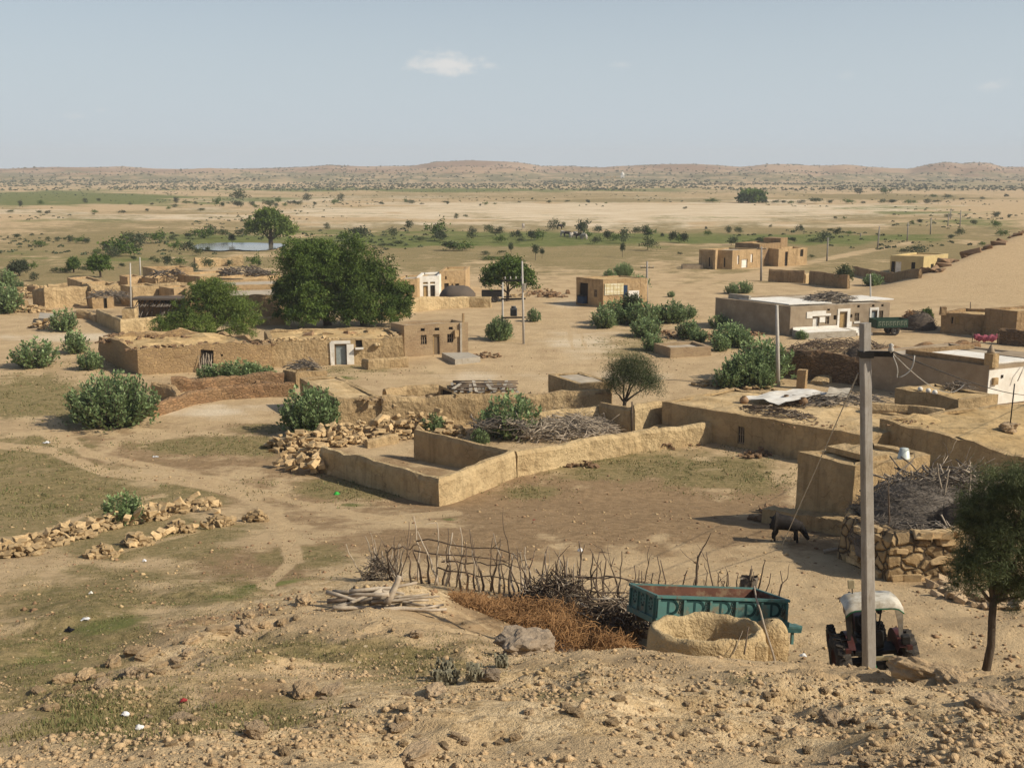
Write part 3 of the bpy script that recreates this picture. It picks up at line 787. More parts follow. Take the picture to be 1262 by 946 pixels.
    for a in ((480,725,190,30,1.),(330,745,110,24,.9,-14),(230,800,150,20,.8,-22),(120,850,130,24,.55,-22),(700,870,420,62,1.),(1000,890,330,60,.9),(400,900,260,40,.95),(60,790,40,8,.3),(560,530,140,40,.4)):
        ell(rough, *a)
    def line(ch, pts, w, k=1., nz=.35):
        for (ax,ay),(bx,by) in zip(pts[:-1], pts[1:]):
            dx, dy = bx-ax, by-ay; L = dx*dx+dy*dy
            t = np.clip(((px-ax)*dx+(py-ay)*dy)/L, 0, 1)
            vx = (px-ax-t*dx)*.6; vy = (py-ay-t*dy)*1.6
            d = np.sqrt(vx*vx+vy*vy)/w+nz*nx_
            np.maximum(ch, k*(1-sst(.5,1.1,d)), out=ch)
    path = np.zeros(len(x))
    line(path, [(-40,545),(60,555),(130,582),(220,592),(290,606),(335,628),(352,650),(362,690),(330,720)], 9, 1.)
    line(path, [(66,530),(110,560),(190,575),(300,600)], 7, .9)
    line(path, [(300,600),(390,625),(470,640),(560,632)], 8, .8)
    line(path, [(0,672),(70,650),(130,622),(200,610)], 5, .5)
    line(path, [(0,708),(110,690),(240,655)], 5, .5)
    line(path, [(60,520),(75,545)], 14, .8)
    line(path, [(694,375),(712,400),(722,430)], 3, .8); line(path, [(684,378),(700,400),(706,430)], 3, .8)
    line(path, [(620,370),(800,362),(960,330),(1120,300)], 5, .5)
    line(path, [(180,540),(330,505),(420,490)], 14, .5)
    olive *= 1-path*.9; green *= 1-path*.9; brown *= 1-path*.6; rough *= 1-path*.5
    dn = sst(-3, 1, ((x-38)*56-(y-124)*47)/73.0)*sst(-.2, .8, .0395*(x-38)+.056*(y-124))*(y > 90)
    olive *= 1-dn; green *= 1-dn; brown *= 1-dn; pale *= 1-dn; path = np.maximum(path, dn)
    # off the picture's edges the same soils carry on
    out = np.maximum(sst(30, 500, -px), sst(1290, 1760, px))*(y > 5); nn = fbm(x/8, y/8, 3)
    olive = olive*(1-out)+out*np.clip(.42+nn*.6, 0, .9); rough = np.where((py > 960) | (y < 5), .8, rough)
    def col(nm_, a, b, c):
        at = me.color_attributes.new(nm_, 'FLOAT_COLOR', 'POINT')
        at.data.foreach_set('color', np.stack([a,b,c,np.ones(len(a))],1).astype(np.float32).ravel())
    col('soilA', olive, green, brown); col('soilB', pale, rough, np.maximum(path*.8, 0)); 
    a = me.attributes.new('scrub', 'FLOAT', 'POINT'); a.data.foreach_set('value', scrub.astype(np.float32))
    # hill tint
    a = me.attributes.new('hill', 'FLOAT', 'POINT'); a.data.foreach_set('value', sst(1200,1500,y).astype(np.float32))
    m, nt, b = nm('ground_soil'); me.materials.append(m)
    co = wpos(nt)
    def attr(n):
        t = nt.nodes.new('ShaderNodeAttribute'); t.attribute_name = n; return t
    A = nt.nodes.new('ShaderNodeSeparateColor'); nt.links.new(attr('soilA').outputs['Color'], A.inputs[0])
    B = nt.nodes.new('ShaderNodeSeparateColor'); nt.links.new(attr('soilB').outputs['Color'], B.inputs[0])
    n1 = noise(nt, co, .35, 7, .68); n2 = noise(nt, co, 2.4, 6, .72); n3 = noise(nt, co, 11, 4, .72)
    nA = noise(nt, scaled(nt, co, (.055,.075,.055)), 1.0, 13, .72); nB = noise(nt, scaled(nt, co, (.30,.36,.3)), 1.0, 10, .74)
    nf = noise(nt, scaled(nt, co, (.012,.05,.02)), 1.0, 12, .72); nm2 = noise(nt, scaled(nt, co, (.05,.11,.05)), 1.0, 9, .74)
    sand = mixc(nt, mrange(nt, nB, .36, .64), (.55,.41,.24), (.43,.31,.178))
    sand = mixc(nt, mrange(nt, n2, .50, .72, 0, .5), sand, (.335,.235,.125))
    def amt(ch, n, k=1.5, lo=.38, hi=.66):
        return mrange(nt, mth(nt, 'MULTIPLY_ADD', mth(nt, 'SUBTRACT', n, .5), k, ch), lo, hi)
    ro = mixc(nt, mrange(nt, n2, .40, .60), (.65,.495,.295), (.47,.34,.185))
    ro = mixc(nt, mrange(nt, n3, .50, .66, 0, .7), ro, (.24,.15,.07))
    c = mixc(nt, amt(B.outputs[1], nB), sand, ro)
    br = mixc(nt, mrange(nt, n2, .36, .64), (.33,.225,.125), (.235,.158,.086))
    br = mixc(nt, mrange(nt, nB, .55, .68, 0, .5), br, (.42,.30,.165))
    c = mixc(nt, mth(nt, 'MULTIPLY', amt(A.outputs[2], nB, 1.5, .28, .58), .95), c, br)
    c = mixc(nt, mth(nt, 'MULTIPLY', amt(B.outputs[0], nf), .9), c, mixc(nt, mrange(nt, nm2, .38, .62), (.68,.575,.42), (.55,.43,.27)))
    ol = mixc(nt, mrange(nt, n2, .36, .60), (.165,.145,.06), (.305,.235,.115))
    ol = mixc(nt, mrange(nt, n3, .48, .64, 0, .65), ol, (.125,.105,.042))
    ol = mixc(nt, mrange(nt, nA, .50, .62, 0, .4), ol, (.36,.27,.14))
    c = mixc(nt, mth(nt, 'MULTIPLY', amt(A.outputs[0], mth(nt, 'MULTIPLY_ADD', nB, .5, mth(nt, 'MULTIPLY', nA, .5)), 2.4, .26, .60), .92), c, ol)
    gr = mixc(nt, mrange(nt, nB, .38, .62), (.085,.12,.03), (.185,.19,.065))
    c = mixc(nt, mth(nt, 'MULTIPLY', amt(A.outputs[1], mth(nt, 'MULTIPLY_ADD', nB, .4, mth(nt, 'MULTIPLY', nm2, .6)), 2.2, .3, .62), .95), c, gr)
    c = mixc(nt, mth(nt, 'MULTIPLY', amt(B.outputs[2], nB, .9, .25, .7), .8), c, mixc(nt, mrange(nt, n2, .35, .65), (.55,.405,.235), (.46,.33,.185)))
    sc_n = noise(nt, scaled(nt, co, (.03,.02,.03)), 1.0, 9, .75)
    hl = mixc(nt, mrange(nt, noise(nt, scaled(nt, co, (.006,.004,.012)), 1.0, 7, .66), .40, .60), (.235,.145,.09), (.40,.275,.175))
    c = mixc(nt, mth(nt, 'MULTIPLY', attr('hill').outputs['Fac'], .9), c, hl)
    scc = mixc(nt, mrange(nt, sc_n, .42, .54), (.42,.32,.19), (.15,.15,.075))
    c = mixc(nt, mth(nt, 'MULTIPLY', amt(attr('scrub').outputs['Fac'], nm2, 1.6), .8), c, scc)
    # pebbles
    e = vor(nt, co, 9, 'F1', 'Distance'); ec = nt.nodes.new('ShaderNodeSeparateColor'); nt.links.new(vor(nt, co, 9, 'F1', 'Color'), ec.inputs[0])
    peb = mth(nt, 'MULTIPLY', mth(nt, 'LESS_THAN', e, .28), mth(nt, 'GREATER_THAN', ec.outputs[0], .8))
    c = mixc(nt, mth(nt, 'MULTIPLY', peb, .65), c, mixc(nt, ec.outputs[1], (.16,.10,.055), (.62,.50,.34)))
    nt.links.new(c, b.inputs['Base Color']); b.inputs['Roughness'].default_value = .97; b.inputs['Specular IOR Level'].default_value = .05
    hh = mth(nt, 'ADD', mth(nt, 'MULTIPLY', n2, .6), mth(nt, 'MULTIPLY', n3, .35))
    hh = mth(nt, 'ADD', hh, mth(nt, 'MULTIPLY', noise(nt, co, 34, 4, .75), .16))
    bump(nt, b, hh, .9, .16)
    o = bpy.data.objects.new('ground', me); COL.objects.link(o); o['kind'] = 'structure'
    return o, (x, y, z, px, py, olive, green, rough, brown, path)
GROUND, GD = build_ground()

# pond
m, nt, b = nm('pond_water'); b.inputs['Base Color'].default_value = (.20,.185,.135,1); b.inputs['Roughness'].default_value = .12; b.inputs['Specular IOR Level'].default_value = .6
bump(nt, b, noise(nt, scaled(nt, wpos(nt), (.6,2,1)), 1.2, 3, .6), .03, .1)
pp = [G(px, py) for px, py in ((236,305),(250,300.5),(285,299.5),(315,300),(345,300.5),(352,303.5),(340,307.5),(318,310),(292,309.5),(268,310.5),(246,309.5))]
pv = []
for i in range(len(pp)):
    a, bq = pp[i], pp[(i+1)%len(pp)]
    for k in range(5):
        q = a.lerp(bq, k/5); pv.append((q.x+.8*mnoise.noise(q*.4), q.y+1.2*mnoise.noise(q*.3+Vector((9,0,0)))))
o = MB().add([(p[0],p[1],.06) for p in pv], [tuple(range(len(pv)))[::-1]]).build('pond', m)
if o.data.polygons[0].normal.z < 0: o.data.flip_normals()
o['kind'] = 'structure'

# ------------------------------------------------------------------ sky, sun, haze, camera
w = bpy.data.worlds.new('World'); SC.world = w; w.use_nodes = True; nt = w.node_tree
bg = nt.nodes['Background']
sky = nt.nodes.new('ShaderNodeTexSky'); sky.sky_type = 'NISHITA'; sky.sun_disc = False
sky.sun_elevation = SUN_EL; sky.sun_rotation = SUN_AZ; sky.air_density = 1.0; sky.dust_density = 1.4; sky.ozone_density = 1.2; sky.altitude = 200
tc = nt.nodes.new('ShaderNodeTexCoord'); sx = nt.nodes.new('ShaderNodeSeparateXYZ'); nt.links.new(tc.outputs['Generated'], sx.inputs[0])
hx = mth(nt, 'DIVIDE', sx.outputs[0], sx.outputs[1]); hz = mth(nt, 'DIVIDE', sx.outputs[2], sx.outputs[1])
cn = noise(nt, scaled(nt, tc.outputs['Generated'], (30,30,60)), 1.0, 7, .62)
col = sky.outputs[0]
hs = N(nt, 'ShaderNodeHueSaturation', Saturation=.85, Value=1.0); nt.links.new(col, hs.inputs['Color']); col = hs.outputs[0]
col = mixc(nt, mrange(nt, sx.outputs[2], .0, .33, .97, .0), col, (5.6,6.45,7.1))
for (cx, cy, rx, ry, k) in ((552,79,62,17,.8),(602,80,30,8,.5),(1228,107,34,10,.42),(766,79,16,5,.25),(95,143,26,7,.2),(1045,92,14,7,.16),(126,136,14,5,.18)):
    a, s = ray(cx, cy)
    d = mth(nt, 'SQRT', mth(nt, 'ADD', mth(nt, 'POWER', mth(nt, 'DIVIDE', mth(nt, 'SUBTRACT', hx, a), rx/FPX), 2), mth(nt, 'POWER', mth(nt, 'DIVIDE', mth(nt, 'ADD', hz, s), ry/FPX), 2)))
    f = mth(nt, 'ADD', mth(nt, 'SUBTRACT', 1.0, d), mth(nt, 'MULTIPLY', mth(nt, 'SUBTRACT', cn, .5), 3.2))
    f = mth(nt, 'MULTIPLY', mrange(nt, f, .05, 1.1, 0, k), mth(nt, 'GREATER_THAN', sx.outputs[1], 0.0))
    col = mixc(nt, f, col, (8.2,8.0,7.7))
nt.links.new(col, bg.inputs[0]); bg.inputs[1].default_value = SKYS
sl = bpy.data.lights.new('sun', 'SUN'); sl.energy = SUNS; sl.angle = math.radians(.53); sl.color = (1,.90,.74)
so = bpy.data.objects.new('sun', sl); COL.objects.link(so)
sd = Vector((math.sin(SUN_AZ)*math.cos(SUN_EL), math.cos(SUN_AZ)*math.cos(SUN_EL), math.sin(SUN_EL)))
so.rotation_euler = sd.to_track_quat('Z', 'Y').to_euler(); so.location = sd*60
cam = bpy.data.cameras.new('camera'); co_ = bpy.data.objects.new('camera', cam); COL.objects.link(co_)
co_.location = (0,0,CAMZ); co_.rotation_euler = (PI/2-PITCH, 0, 0)
cam.sensor_width = 36; cam.lens = FPX/1262*36; cam.clip_start = .1; cam.clip_end = 12000; SC.camera = co_
if HAZE > 0:
    m = bpy.data.materials.new('haze'); m.use_nodes = True; nt = m.node_tree; nt.nodes.remove(nt.nodes['Principled BSDF'])
    v = nt.nodes.new('ShaderNodeVolumePrincipled'); v.inputs['Color'].default_value = (.95,.97,1,1); v.inputs['Density'].default_value = HAZE; v.inputs['Anisotropy'].default_value = .0
    nt.links.new(v.outputs[0], nt.nodes['Material Output'].inputs['Volume'])
    zmin = float(GD[2].min())-1
    hb = MB().box((0, 1635, (zmin+75)/2), (6600, 3400, 75-zmin)).build('haze', m); hb['kind'] = 'stuff'
vs = SC.view_settings; vs.view_transform = 'Standard'; vs.look = 'None'; vs.gamma = 1; vs.use_curve_mapping = False; vs.exposure = EXPO
SC.cycles.max_bounces = 6; SC.cycles.diffuse_bounces = 3; SC.cycles.transparent_max_bounces = 6; SC.cycles.volume_bounces = 0
# ================================================================== VILLAGE BUILDINGS (h: height of the wall tops above the plain)
# --- brown stone house in the middle
b1 = house('stone_house', 'brown stone cube house with barred door and windows, concrete platform before it', zq([(498,401),(577,397),(597,389)], 2.6)[:2]+[Zp(559,393,2.6)], 2.6, M['stonebrown'], 'roofgrey',
    front=((.24,.345,.36,.62,'window'),(.445,.565,.03,.64,'door'),(.665,.77,.38,.66,'window'),(.255,.32,.77,.87,'hole'),(.47,.545,.76,.87,'hole'),(.69,.755,.79,.88,'hole')), topamp=.03, amp=.03)
A, B = Zp(498,401,2.6), Zp(577,397,2.6); dx = (B-A).normalized(); nrm = Vector((dx.y,-dx.x,0))
m = MB(); q = A.lerp(B,.875)+nrm*.09; m.box((q.x,q.y,1.28),(.16,.17,2.6),dx,nrm); m.build('pillar', M['grey'], b1)
m = MB(); q = A.lerp(B,.93)-nrm*.15; m.box((q.x,q.y,2.95),(.16,.16,.8),dx,nrm); m.build('roof_post', M['stone'], b1)
m = MB(); q = A.lerp(B,.80)+nrm*.2; m.box((q.x,q.y,1.75),(.35,.3,.5),dx,nrm); m.jit(.05,.3); m.build('wall_box', M['adobe'], b1)
def slab(name, label, pts, h, mat, z0=None, cat='platform', bev=True):
    P = [Vector((p.x,p.y)) for p in pts]; zb = min(h1(p.x,p.y) for p in P)-.2 if z0 is None else z0
    m = MB(); m.prism([(p.x,p.y) for p in P], zb, max(h1(p.x,p.y) for p in P)+h)
    o = m.build(name, mat); return tag(o, label, cat)
slab('concrete_platform', 'low grey concrete platform in front of the brown stone house', [G(544.5,441),G(561,449.5),G(592,446.5),G(577,440)], .42, M['grey'])
# --- ruined long stone compound to the left of it
h2 = house('ruined_stone_house', 'long low ruined stone house with a sunken roof behind the weedy strip', [Zp(121,413.5,1.9),Zp(169,431,1.9),Zp(334,423,1.9)], 1.9, M['stone'], 'roofearth',
    front=(), side=((.46,.555,.0,.86,'hole'),(.61,.63,.58,.68,'hole')), topamp=.5, amp=.10, para=.3, seed=3, roofbump=.4)
m = MB(); a = Zp(169,431,1.9); c = Zp(334,423,1.9); rr = random.Random(3)
d = (c-a).normalized(); n3 = Vector((d.y,-d.x,0))
for i in range(16):
    q = a.lerp(c, .46+.095*rr.random())+n3*(.05+.15*rr.random()); q.z = 0
    e = q+Vector((rr.uniform(-.15,.15),rr.uniform(-.1,.1),rr.uniform(.9,1.4)))-n3*.08; e2 = q+n3*.35-d*rr.uniform(-.1,.3)
    stick_mb(m, e2, e, .045, .02, rr, .1)
o = m.build('stick_bundle', M['stickpale']); tag(o, 'bundle of bleached sticks leaning in the doorway of the ruined stone house', 'sticks')
h3 = house('mud_house', 'low mud house with a blue-grey door in a white surround', [Zp(334,420.5,2.0),Zp(497,416,2.0),Zp(478,403,2.0)], 2.0, M['mud'], 'roofearth',
    front=((.475,.565,.0,.80,'doorgrey'),(.635,.685,.68,.95,'hole')), topamp=.16, amp=.07, para=.12, seed=4, roofbump=.22)
A, B = Zp(334,420.5,2.0), Zp(497,416,2.0); dx = (B-A).normalized(); nrm = Vector((dx.y,-dx.x,0))
m = MB()
for u, w, z, hh in ((.452,.03,.85,1.9),(.592,.05,.8,1.6),(.52,.15,1.78,.22)):
    q = A.lerp(B,u)+nrm*.06; L = (B-A).length; m.box((q.x,q.y,z),(w*L,.07,hh),dx,nrm)
m.jit(.07,.35); m.build('whitewashed_surround', M['white'], h3)
m = MB(); q = A.lerp(B,.66)+nrm*.2; m.box((q.x,q.y,1.25),(.65,.4,.12),dx,nrm); m.jit(.03,.3); m.build('shelf', M['white'], h3)
m = MB(); q = A.lerp(B,.80)+nrm*.16; m.lathe([(.02,-.3),(.16,-.28),(.2,-.1),(.14,.12),(.15,.2),(.1,.2)], (q.x,q.y,1.5), dx, 12)
tag(m.build('water_spout', M['mudlight'], h3))
P0 = [G(448,453),G(455,455),G(503,452)]
wall('terrace_wall', [(p.x,p.y) for p in P0], .75, M['mud'], 'low mud terrace wall below the shelf of the mud house', seed=3)
# broken roof pieces on it
for i,(px,py,w) in enumerate(((404,409,1.0),(432,408,1.3),(455,407,1.2),(380,410,.8))):
    q = Zp(px,py,2.1); m = MB(); m.box((0,0,.15),(w,.5,.28)); m.jit(.16,.4,seed=i); 
    o = m.build('roof_rubble', M['rubbledark' if i % 2 else 'mud'], None, (0,0,0)); o.location = (q.x,q.y,1.82); o.rotation_euler = (0,.2,i)
    tag(o, 'broken lump of fallen roof on the low mud house with the blue-grey door', 'rubble', 'fallen roof lumps on the mud house')
def roof_heap(label, spots, n, size, mat, seed, name='rubble', hgt=.3):
    r = random.Random(seed); tm = [rock_mesh('tmp', 330+i, mat, (1,.8,.6), .7) for i in range(4)]; V = []; F = []
    for k in range(n):
        (px,py,zz,w,d) = r.choice(spots); c = Zp(px,py,zz); a = r.uniform(0,6.28); q = math.sqrt(r.random()); s = size*r.uniform(.5,1.5)
        me = tm[r.randrange(4)]; mm = Matrix.Translation((c.x+math.cos(a)*q*w, c.y+math.sin(a)*q*d, zz-.12+hgt*(1-q*q)*r.random())) @ Matrix.Rotation(r.uniform(0,6.3),4,'Z') @ Matrix.Rotation(r.uniform(-.7,.7),4,'X') @ Matrix.Diagonal((s*1.2,s,s*.85,1))
        b = len(V); V += [mm @ v.co for v in me.vertices]; F += [[b+i for i in p.vertices] for p in me.polygons]
    m = MB(); m.v = V; m.f = F; m.sm = [False]*len(F); o = m.build(name, mat); tag(o, label, 'rubble'); o['kind'] = 'stuff'
    for t in tm: bpy.data.meshes.remove(t)
roof_heap('loose stones along the broken roof edges of the ruined stone house', [(140,420,1.8,1.5,.5),(175,429,1.85,1.2,.3),(215,427,1.85,1.8,.3),(260,425,1.85,1.8,.3),(305,423,1.85,1.8,.3),(330,422,1.85,.8,.4),(160,412,1.7,2.2,1.0),(200,415,1.7,2.5,1.2)], 300, .26, M['rubbledark'], 1)
roof_heap('stones and brick bits on the roof of the mud house with the blue-grey door', [(350,418,2.0,1.5,.4),(400,417,2.0,2,.4),(440,412,1.9,2,.8),(480,414,2.0,1.2,.5),(380,408,1.9,2.0,.8)], 170, .24, M['rubble'], 2)
roof_heap('clods along the top of the long rough mud wall', [(500,487,1.9,2.5,.2),(600,486,1.9,3,.2),(700,482,1.9,2.5,.2),(450,489,1.95,1.5,.5)], 130, .2, M['clod'], 3, hgt=.1)
roof_heap('clods and sherds littering the broad bare roofs at the right', [(1000,520,2.0,2.0,.8),(1050,525,2.0,2.0,1),(930,497,2.0,2.5,1),(1150,520,2.55,3,1.5),(1220,520,2.55,3,2),(1110,515,2.6,.8,.8)], 260, .11, M['rubbledark'], 4, hgt=.02)
# kiosk hut
h4 = house('storage_hut', 'tiny square mud hut under a heap of grey sticks, beside the weedy ruined wall', [Zp(349,455,1.0),Zp(364,458.5,1.0),Zp(403,456,1.0)], 1.0, M['mud'], 'roofearth', side=((.48,.56,.25,.55,'hole'),), topamp=.06, sub=False)
def brush_pile(name, label, cx, cy, z0, L, W, Hh, n, sl, mats, seed, r=.022, rot=0., group=None, cat='brushwood', twigs=0, surf=True, lay=.35):
    rr = random.Random(seed); m = MB(); m2 = MB()
    for i in range(n):
        while True:
            u, v = rr.uniform(-1,1), rr.uniform(-1,1)
            if u*u+v*v < 1: break
        top = Hh*(1-(u*u+v*v))**.7; zz = top*(.45+.55*rr.random()) if surf else top*rr.random()
        c = Vector((u*L/2, v*W/2, zz)); an = rr.gauss(0,.8); l = sl*rr.uniform(.5,1.3)
        d = Vector((math.cos(an), math.sin(an), rr.gauss(0,lay)-.25*u*math.cos(an))).normalized()*l/2
        R2 = Matrix.Rotation(rot,3,'Z'); p0 = R2@(c-d)+Vector((cx,cy,z0)); p1 = R2@(c+d)+Vector((cx,cy,z0))
        stick_mb(m if rr.random() < .78 else m2, p0, p1, r*rr.uniform(.6,1.4), r*.35, rr, .28, 4, 4, twigs if rr.random() < .5 else 0)
    root = thing(name, label, cat, (cx,cy,z0), group)
    m.build('dark_sticks', M[mats[0]], root)
    if m2.v: m2.build('pale_sticks', M[mats[1]], root)
    return root
q = Zp(376,452,1.05); brush_pile('stick_heap', 'heap of grey sticks on top of the tiny mud hut', q.x, q.y, .95, 2.2, 1.6, .6, 150, 1.1, ('brushgrey','stickpale'), 5)
# collapsed stone wall below the weeds
pts = [G(186,513.5),G(239,497.5),G(271,492),G(318,489),G(363,487.5)]
wall('collapsed_stone_wall', [(p.x,p.y) for p in pts], [.95,.8,.9,1.0,1.0], M['stonered'], 'low collapsed red-brown stone wall running right from the big leafy bush', amp=.12, topamp=.3, seed=7, t=.6)
pts = [G(190,489),G(214,492),G(226,501)]
wall('broken_stone_wall', [(p.x,p.y) for p in pts], [1.2,1.0,.5], M['stone'], 'broken stone corner just right of the big leafy bush, ruined house behind', amp=.1, topamp=.35, seed=8, t=.5)
pts = [G(212,482),G(250,480),G(290,476),G(350,474)]
wall('garden_wall', [(p.x,p.y) for p in pts], [1.0,.8,.9,1.0], M['stonered'], 'ragged stone bank at the back of the weedy strip, below the ruined doorway', amp=.14, topamp=.3, seed=9, t=.7)
# --- long compound in the middle
h5 = house('corner_room', 'flat roofed mud room at the left corner of the long middle compound', [Zp(369,465.5,1.95),Zp(416,491.5,1.95),Zp(470,488.5,1.95)], 1.95, M['mud'], 'rooftan', topamp=.06, para=.05, seed=6, roofbump=.12)
A = Zp(470,488.5,1.95); B = Zp(560,487.5,1.9); C = Zp(660,485,1.9); D = Zp(752,480,1.95)
wall('compound_wall', [(p.x,p.y) for p in (A,B,C,D)], 1.85, M['mud'], 'long rough mud wall behind the stone heap, front of the middle compound', t=.55, amp=.1, topamp=.16, seed=11)
rr = random.Random(4)
for i,(px,py) in enumerate(((456,502),(487,501),(562,487),(540,505))):
    q = G(px,526); A2 = Zp(416,491.5,1.95); y = q.y; 
    pl = Zp(px,py,1.55 if i != 2 else 1.9); m = MB(); m.box((0,0,0),(.28,.5,.2)); m.jit(.1,.3,seed=i)
    o = m.build('projecting_stone', M['mud'], None, (0,0,0)); o.location = (pl.x, pl.y-.1, pl.z); o.rotation_euler = (.1,.2,.3*i)
    tag(o, 'stone jutting from the rough mud wall behind the stone heap', 'stone', 'stones jutting from the middle compound wall')
pts = [Zp(474,480,1.6),Zp(500,474.5,1.6),Zp(541,472.5,1.6)]
wall('courtyard_wall', [(p.x,p.y) for p in pts], 1.6, M['mud'], 'short back wall of the middle courtyard, left of the sheet roofed shed', seed=12, amp=.09, topamp=.15)
q = Zp(508,483,1.0)
h6 = house('shed', 'small mud shed with a dark doorway under warped roofing, middle courtyard', [Zp(541,475,1.6),Zp(563,482,1.6),Zp(632,478,1.6)], 1.6, M['mud'], 'roofearth', front=((.1,.9,0,.9,'hole'),), topamp=.1, sub=False)
m = MB(); rr = random.Random(8); ctr = Zp(596,477,1.75)
root = thing('shed_roofing', 'warped grey roofing poles and slats laid over the small courtyard shed', 'roofing', ctr)
for i in range(15):
    u = -1.85+3.7*i/14; m.box((ctr.x+u,ctr.y+.2*math.sin(i)+u*.12,1.78+.10*math.sin(i*1.7)),(.2,3.0+rr.uniform(-.5,.5),.035),(1,.05,rr.uniform(-.25,.25)),(rr.uniform(-.2,.2),1,rr.uniform(-.04,.04)))
m.jit(.04,.4); m.build('slats', M['grey'], root)
m = MB()
for i in range(10): stick_mb(m, ctr+Vector((-2+rr.uniform(-.2,.3),-1.3+.3*i,.1)), ctr+Vector((2.1,-1.2+.27*i,.08)), .05, .035, rr, .06)
m.build('poles', M['stick'], root)
h7 = house('back_room', 'small flat roofed room with a pale roof just left of the thorn tree', [Zp(676,461,2.2),Zp(714,473.5,2.2),Zp(755,470.5,2.2)], 2.2, M['mud'], 'roofgrey', front=((.68,.82,.2,.55,'hole'),), topamp=.04, para=.04, seed=14)
# --- open enclosure in front
root = thing('mud_enclosure', 'open low mud enclosure standing in front of the stone heap', 'enclosure', G(541,622))
c0, c1, c2 = G(399,580), G(541,622), G(632,587.5); bk = Zp(513,534,1.5)
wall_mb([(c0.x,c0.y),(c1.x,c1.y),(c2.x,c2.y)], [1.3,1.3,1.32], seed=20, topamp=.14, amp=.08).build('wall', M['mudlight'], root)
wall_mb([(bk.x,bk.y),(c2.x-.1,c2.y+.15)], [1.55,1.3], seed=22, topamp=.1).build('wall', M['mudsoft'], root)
i0 = G(487,552); i1 = G(400,572)
wall_mb([(i0.x,i0.y+1.2),(i0.x-1.6,i0.y+.2)], .5, seed=23, topamp=.15).build('inner_wall', M['mud'], root)
# --- lit wall to the right of it and its yard
pts = [c2+Vector((.1,.05,0)), G(715,569), G(787,555.5), G(861,547), G(894,541)]
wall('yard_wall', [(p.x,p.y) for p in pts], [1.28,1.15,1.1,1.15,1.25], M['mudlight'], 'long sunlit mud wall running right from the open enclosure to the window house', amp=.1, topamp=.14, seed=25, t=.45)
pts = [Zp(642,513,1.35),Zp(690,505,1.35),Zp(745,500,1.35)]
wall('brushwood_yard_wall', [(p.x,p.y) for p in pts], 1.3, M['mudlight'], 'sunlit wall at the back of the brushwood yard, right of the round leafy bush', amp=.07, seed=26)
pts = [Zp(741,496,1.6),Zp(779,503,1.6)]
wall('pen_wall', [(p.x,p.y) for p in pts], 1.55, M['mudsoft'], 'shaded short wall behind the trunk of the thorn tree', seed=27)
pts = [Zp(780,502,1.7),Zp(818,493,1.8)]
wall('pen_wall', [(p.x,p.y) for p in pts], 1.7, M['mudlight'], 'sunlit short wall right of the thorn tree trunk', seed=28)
pts = [G(786,546),G(812,535),G(842,538)]
wall('pen_wall', [(p.x,p.y) for p in pts], .55, M['mudlight'], 'knee-high trough wall inside the yard beyond the long sunlit wall', seed=29, topamp=.06)
q = G(700,548); brush_pile('brushwood_pile', 'broad pile of grey brushwood in the yard behind the sunlit wall', q.x-.2, q.y+2.2, q.z+.2, 6.4, 3.6, .85, 640, 1.7, ('stickpale','brushgrey'), 31, .026, .12, twigs=2)
q = G(618,552); brush_pile('brushwood_pile', 'low scatter of pale branches on the wall corner of the enclosure', q.x+.1, q.y+1.5, q.z+.85, 3.2, 1.3, .35, 90, 1.7, ('brushgrey','stickpale'), 32, .03, .1, twigs=1)
q = G(770,522); brush_pile('brushwood_pile', 'dark twigs heaped around the foot of the thorn tree', q.x, q.y, q.z+.1, 3.0, 1.4, .75, 190, 1.1, ('brushgrey','stick'), 33, .02, .1, twigs=1)
# --- house with a window and its long shaded wall
A, B, Dk = Zp(816,494,2.0), Zp(1072,538.5,2.0), Zp(905,478,2.0)
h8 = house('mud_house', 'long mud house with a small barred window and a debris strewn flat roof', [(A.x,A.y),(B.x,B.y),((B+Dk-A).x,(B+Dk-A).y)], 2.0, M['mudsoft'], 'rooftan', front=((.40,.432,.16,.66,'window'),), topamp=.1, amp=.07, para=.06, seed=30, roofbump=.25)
q = Zp(955,508,2.0); brush_pile('roof_debris', 'brown sticks and potsherds along the roof edge above the barred window', q.x, q.y, 1.95, 5.0, 1.6, .3, 190, .9, ('stick','stickpale'), 34, .028, -.75, lay=.1)
q = Zp(1035,495,2.0); brush_pile('roof_debris', 'dark fallen thatch poles at the back of the debris strewn roof', q.x, q.y, 1.95, 5.5, 2.2, .5, 240, 1.6, ('brushgrey','stickpale'), 35, .03, .1, lay=.12)
def sheet(name, label, quad, mat, nx=16, ny=8, amp=.12, cat='sheet', z=0):
    m = MB(); vs = []
    for j in range(ny+1):
        for i in range(nx+1):
            u, v = i/nx, j/ny; p = (quad[0].lerp(quad[1],u)).lerp(quad[3].lerp(quad[2],u),v); vs.append(p+Vector((0,0,z)))
    fs = [(j*(nx+1)+i,j*(nx+1)+i+1,(j+1)*(nx+1)+i+1,(j+1)*(nx+1)+i) for j in range(ny) for i in range(nx)]
    m.add(vs, fs, True); m.jit(amp,.7); 
    vb = [v-Vector((0,0,.012)) for v in m.v]; m.add(vb, [f[::-1] for f in fs], True)
    return tag(m.build(name, mat), label, cat)
sheet('white_sheeting', 'rumpled white sheeting spread on the debris strewn mud roof', [Zp(914,491,2.15),Zp(960,500,2.15),Zp(1022,486,2.3),Zp(985,481.5,2.3)], M['cloth'], amp=.2, z=.12)
sheet('grey_sheet', 'stiff grey sheet propped at the end of the white sheeting', [Zp(1016,492,2.2),Zp(1046,492,2.2),Zp(1049,482,2.5),Zp(1022,480,2.6)], M['grey'], amp=.1, z=.15)
rr = random.Random(9)
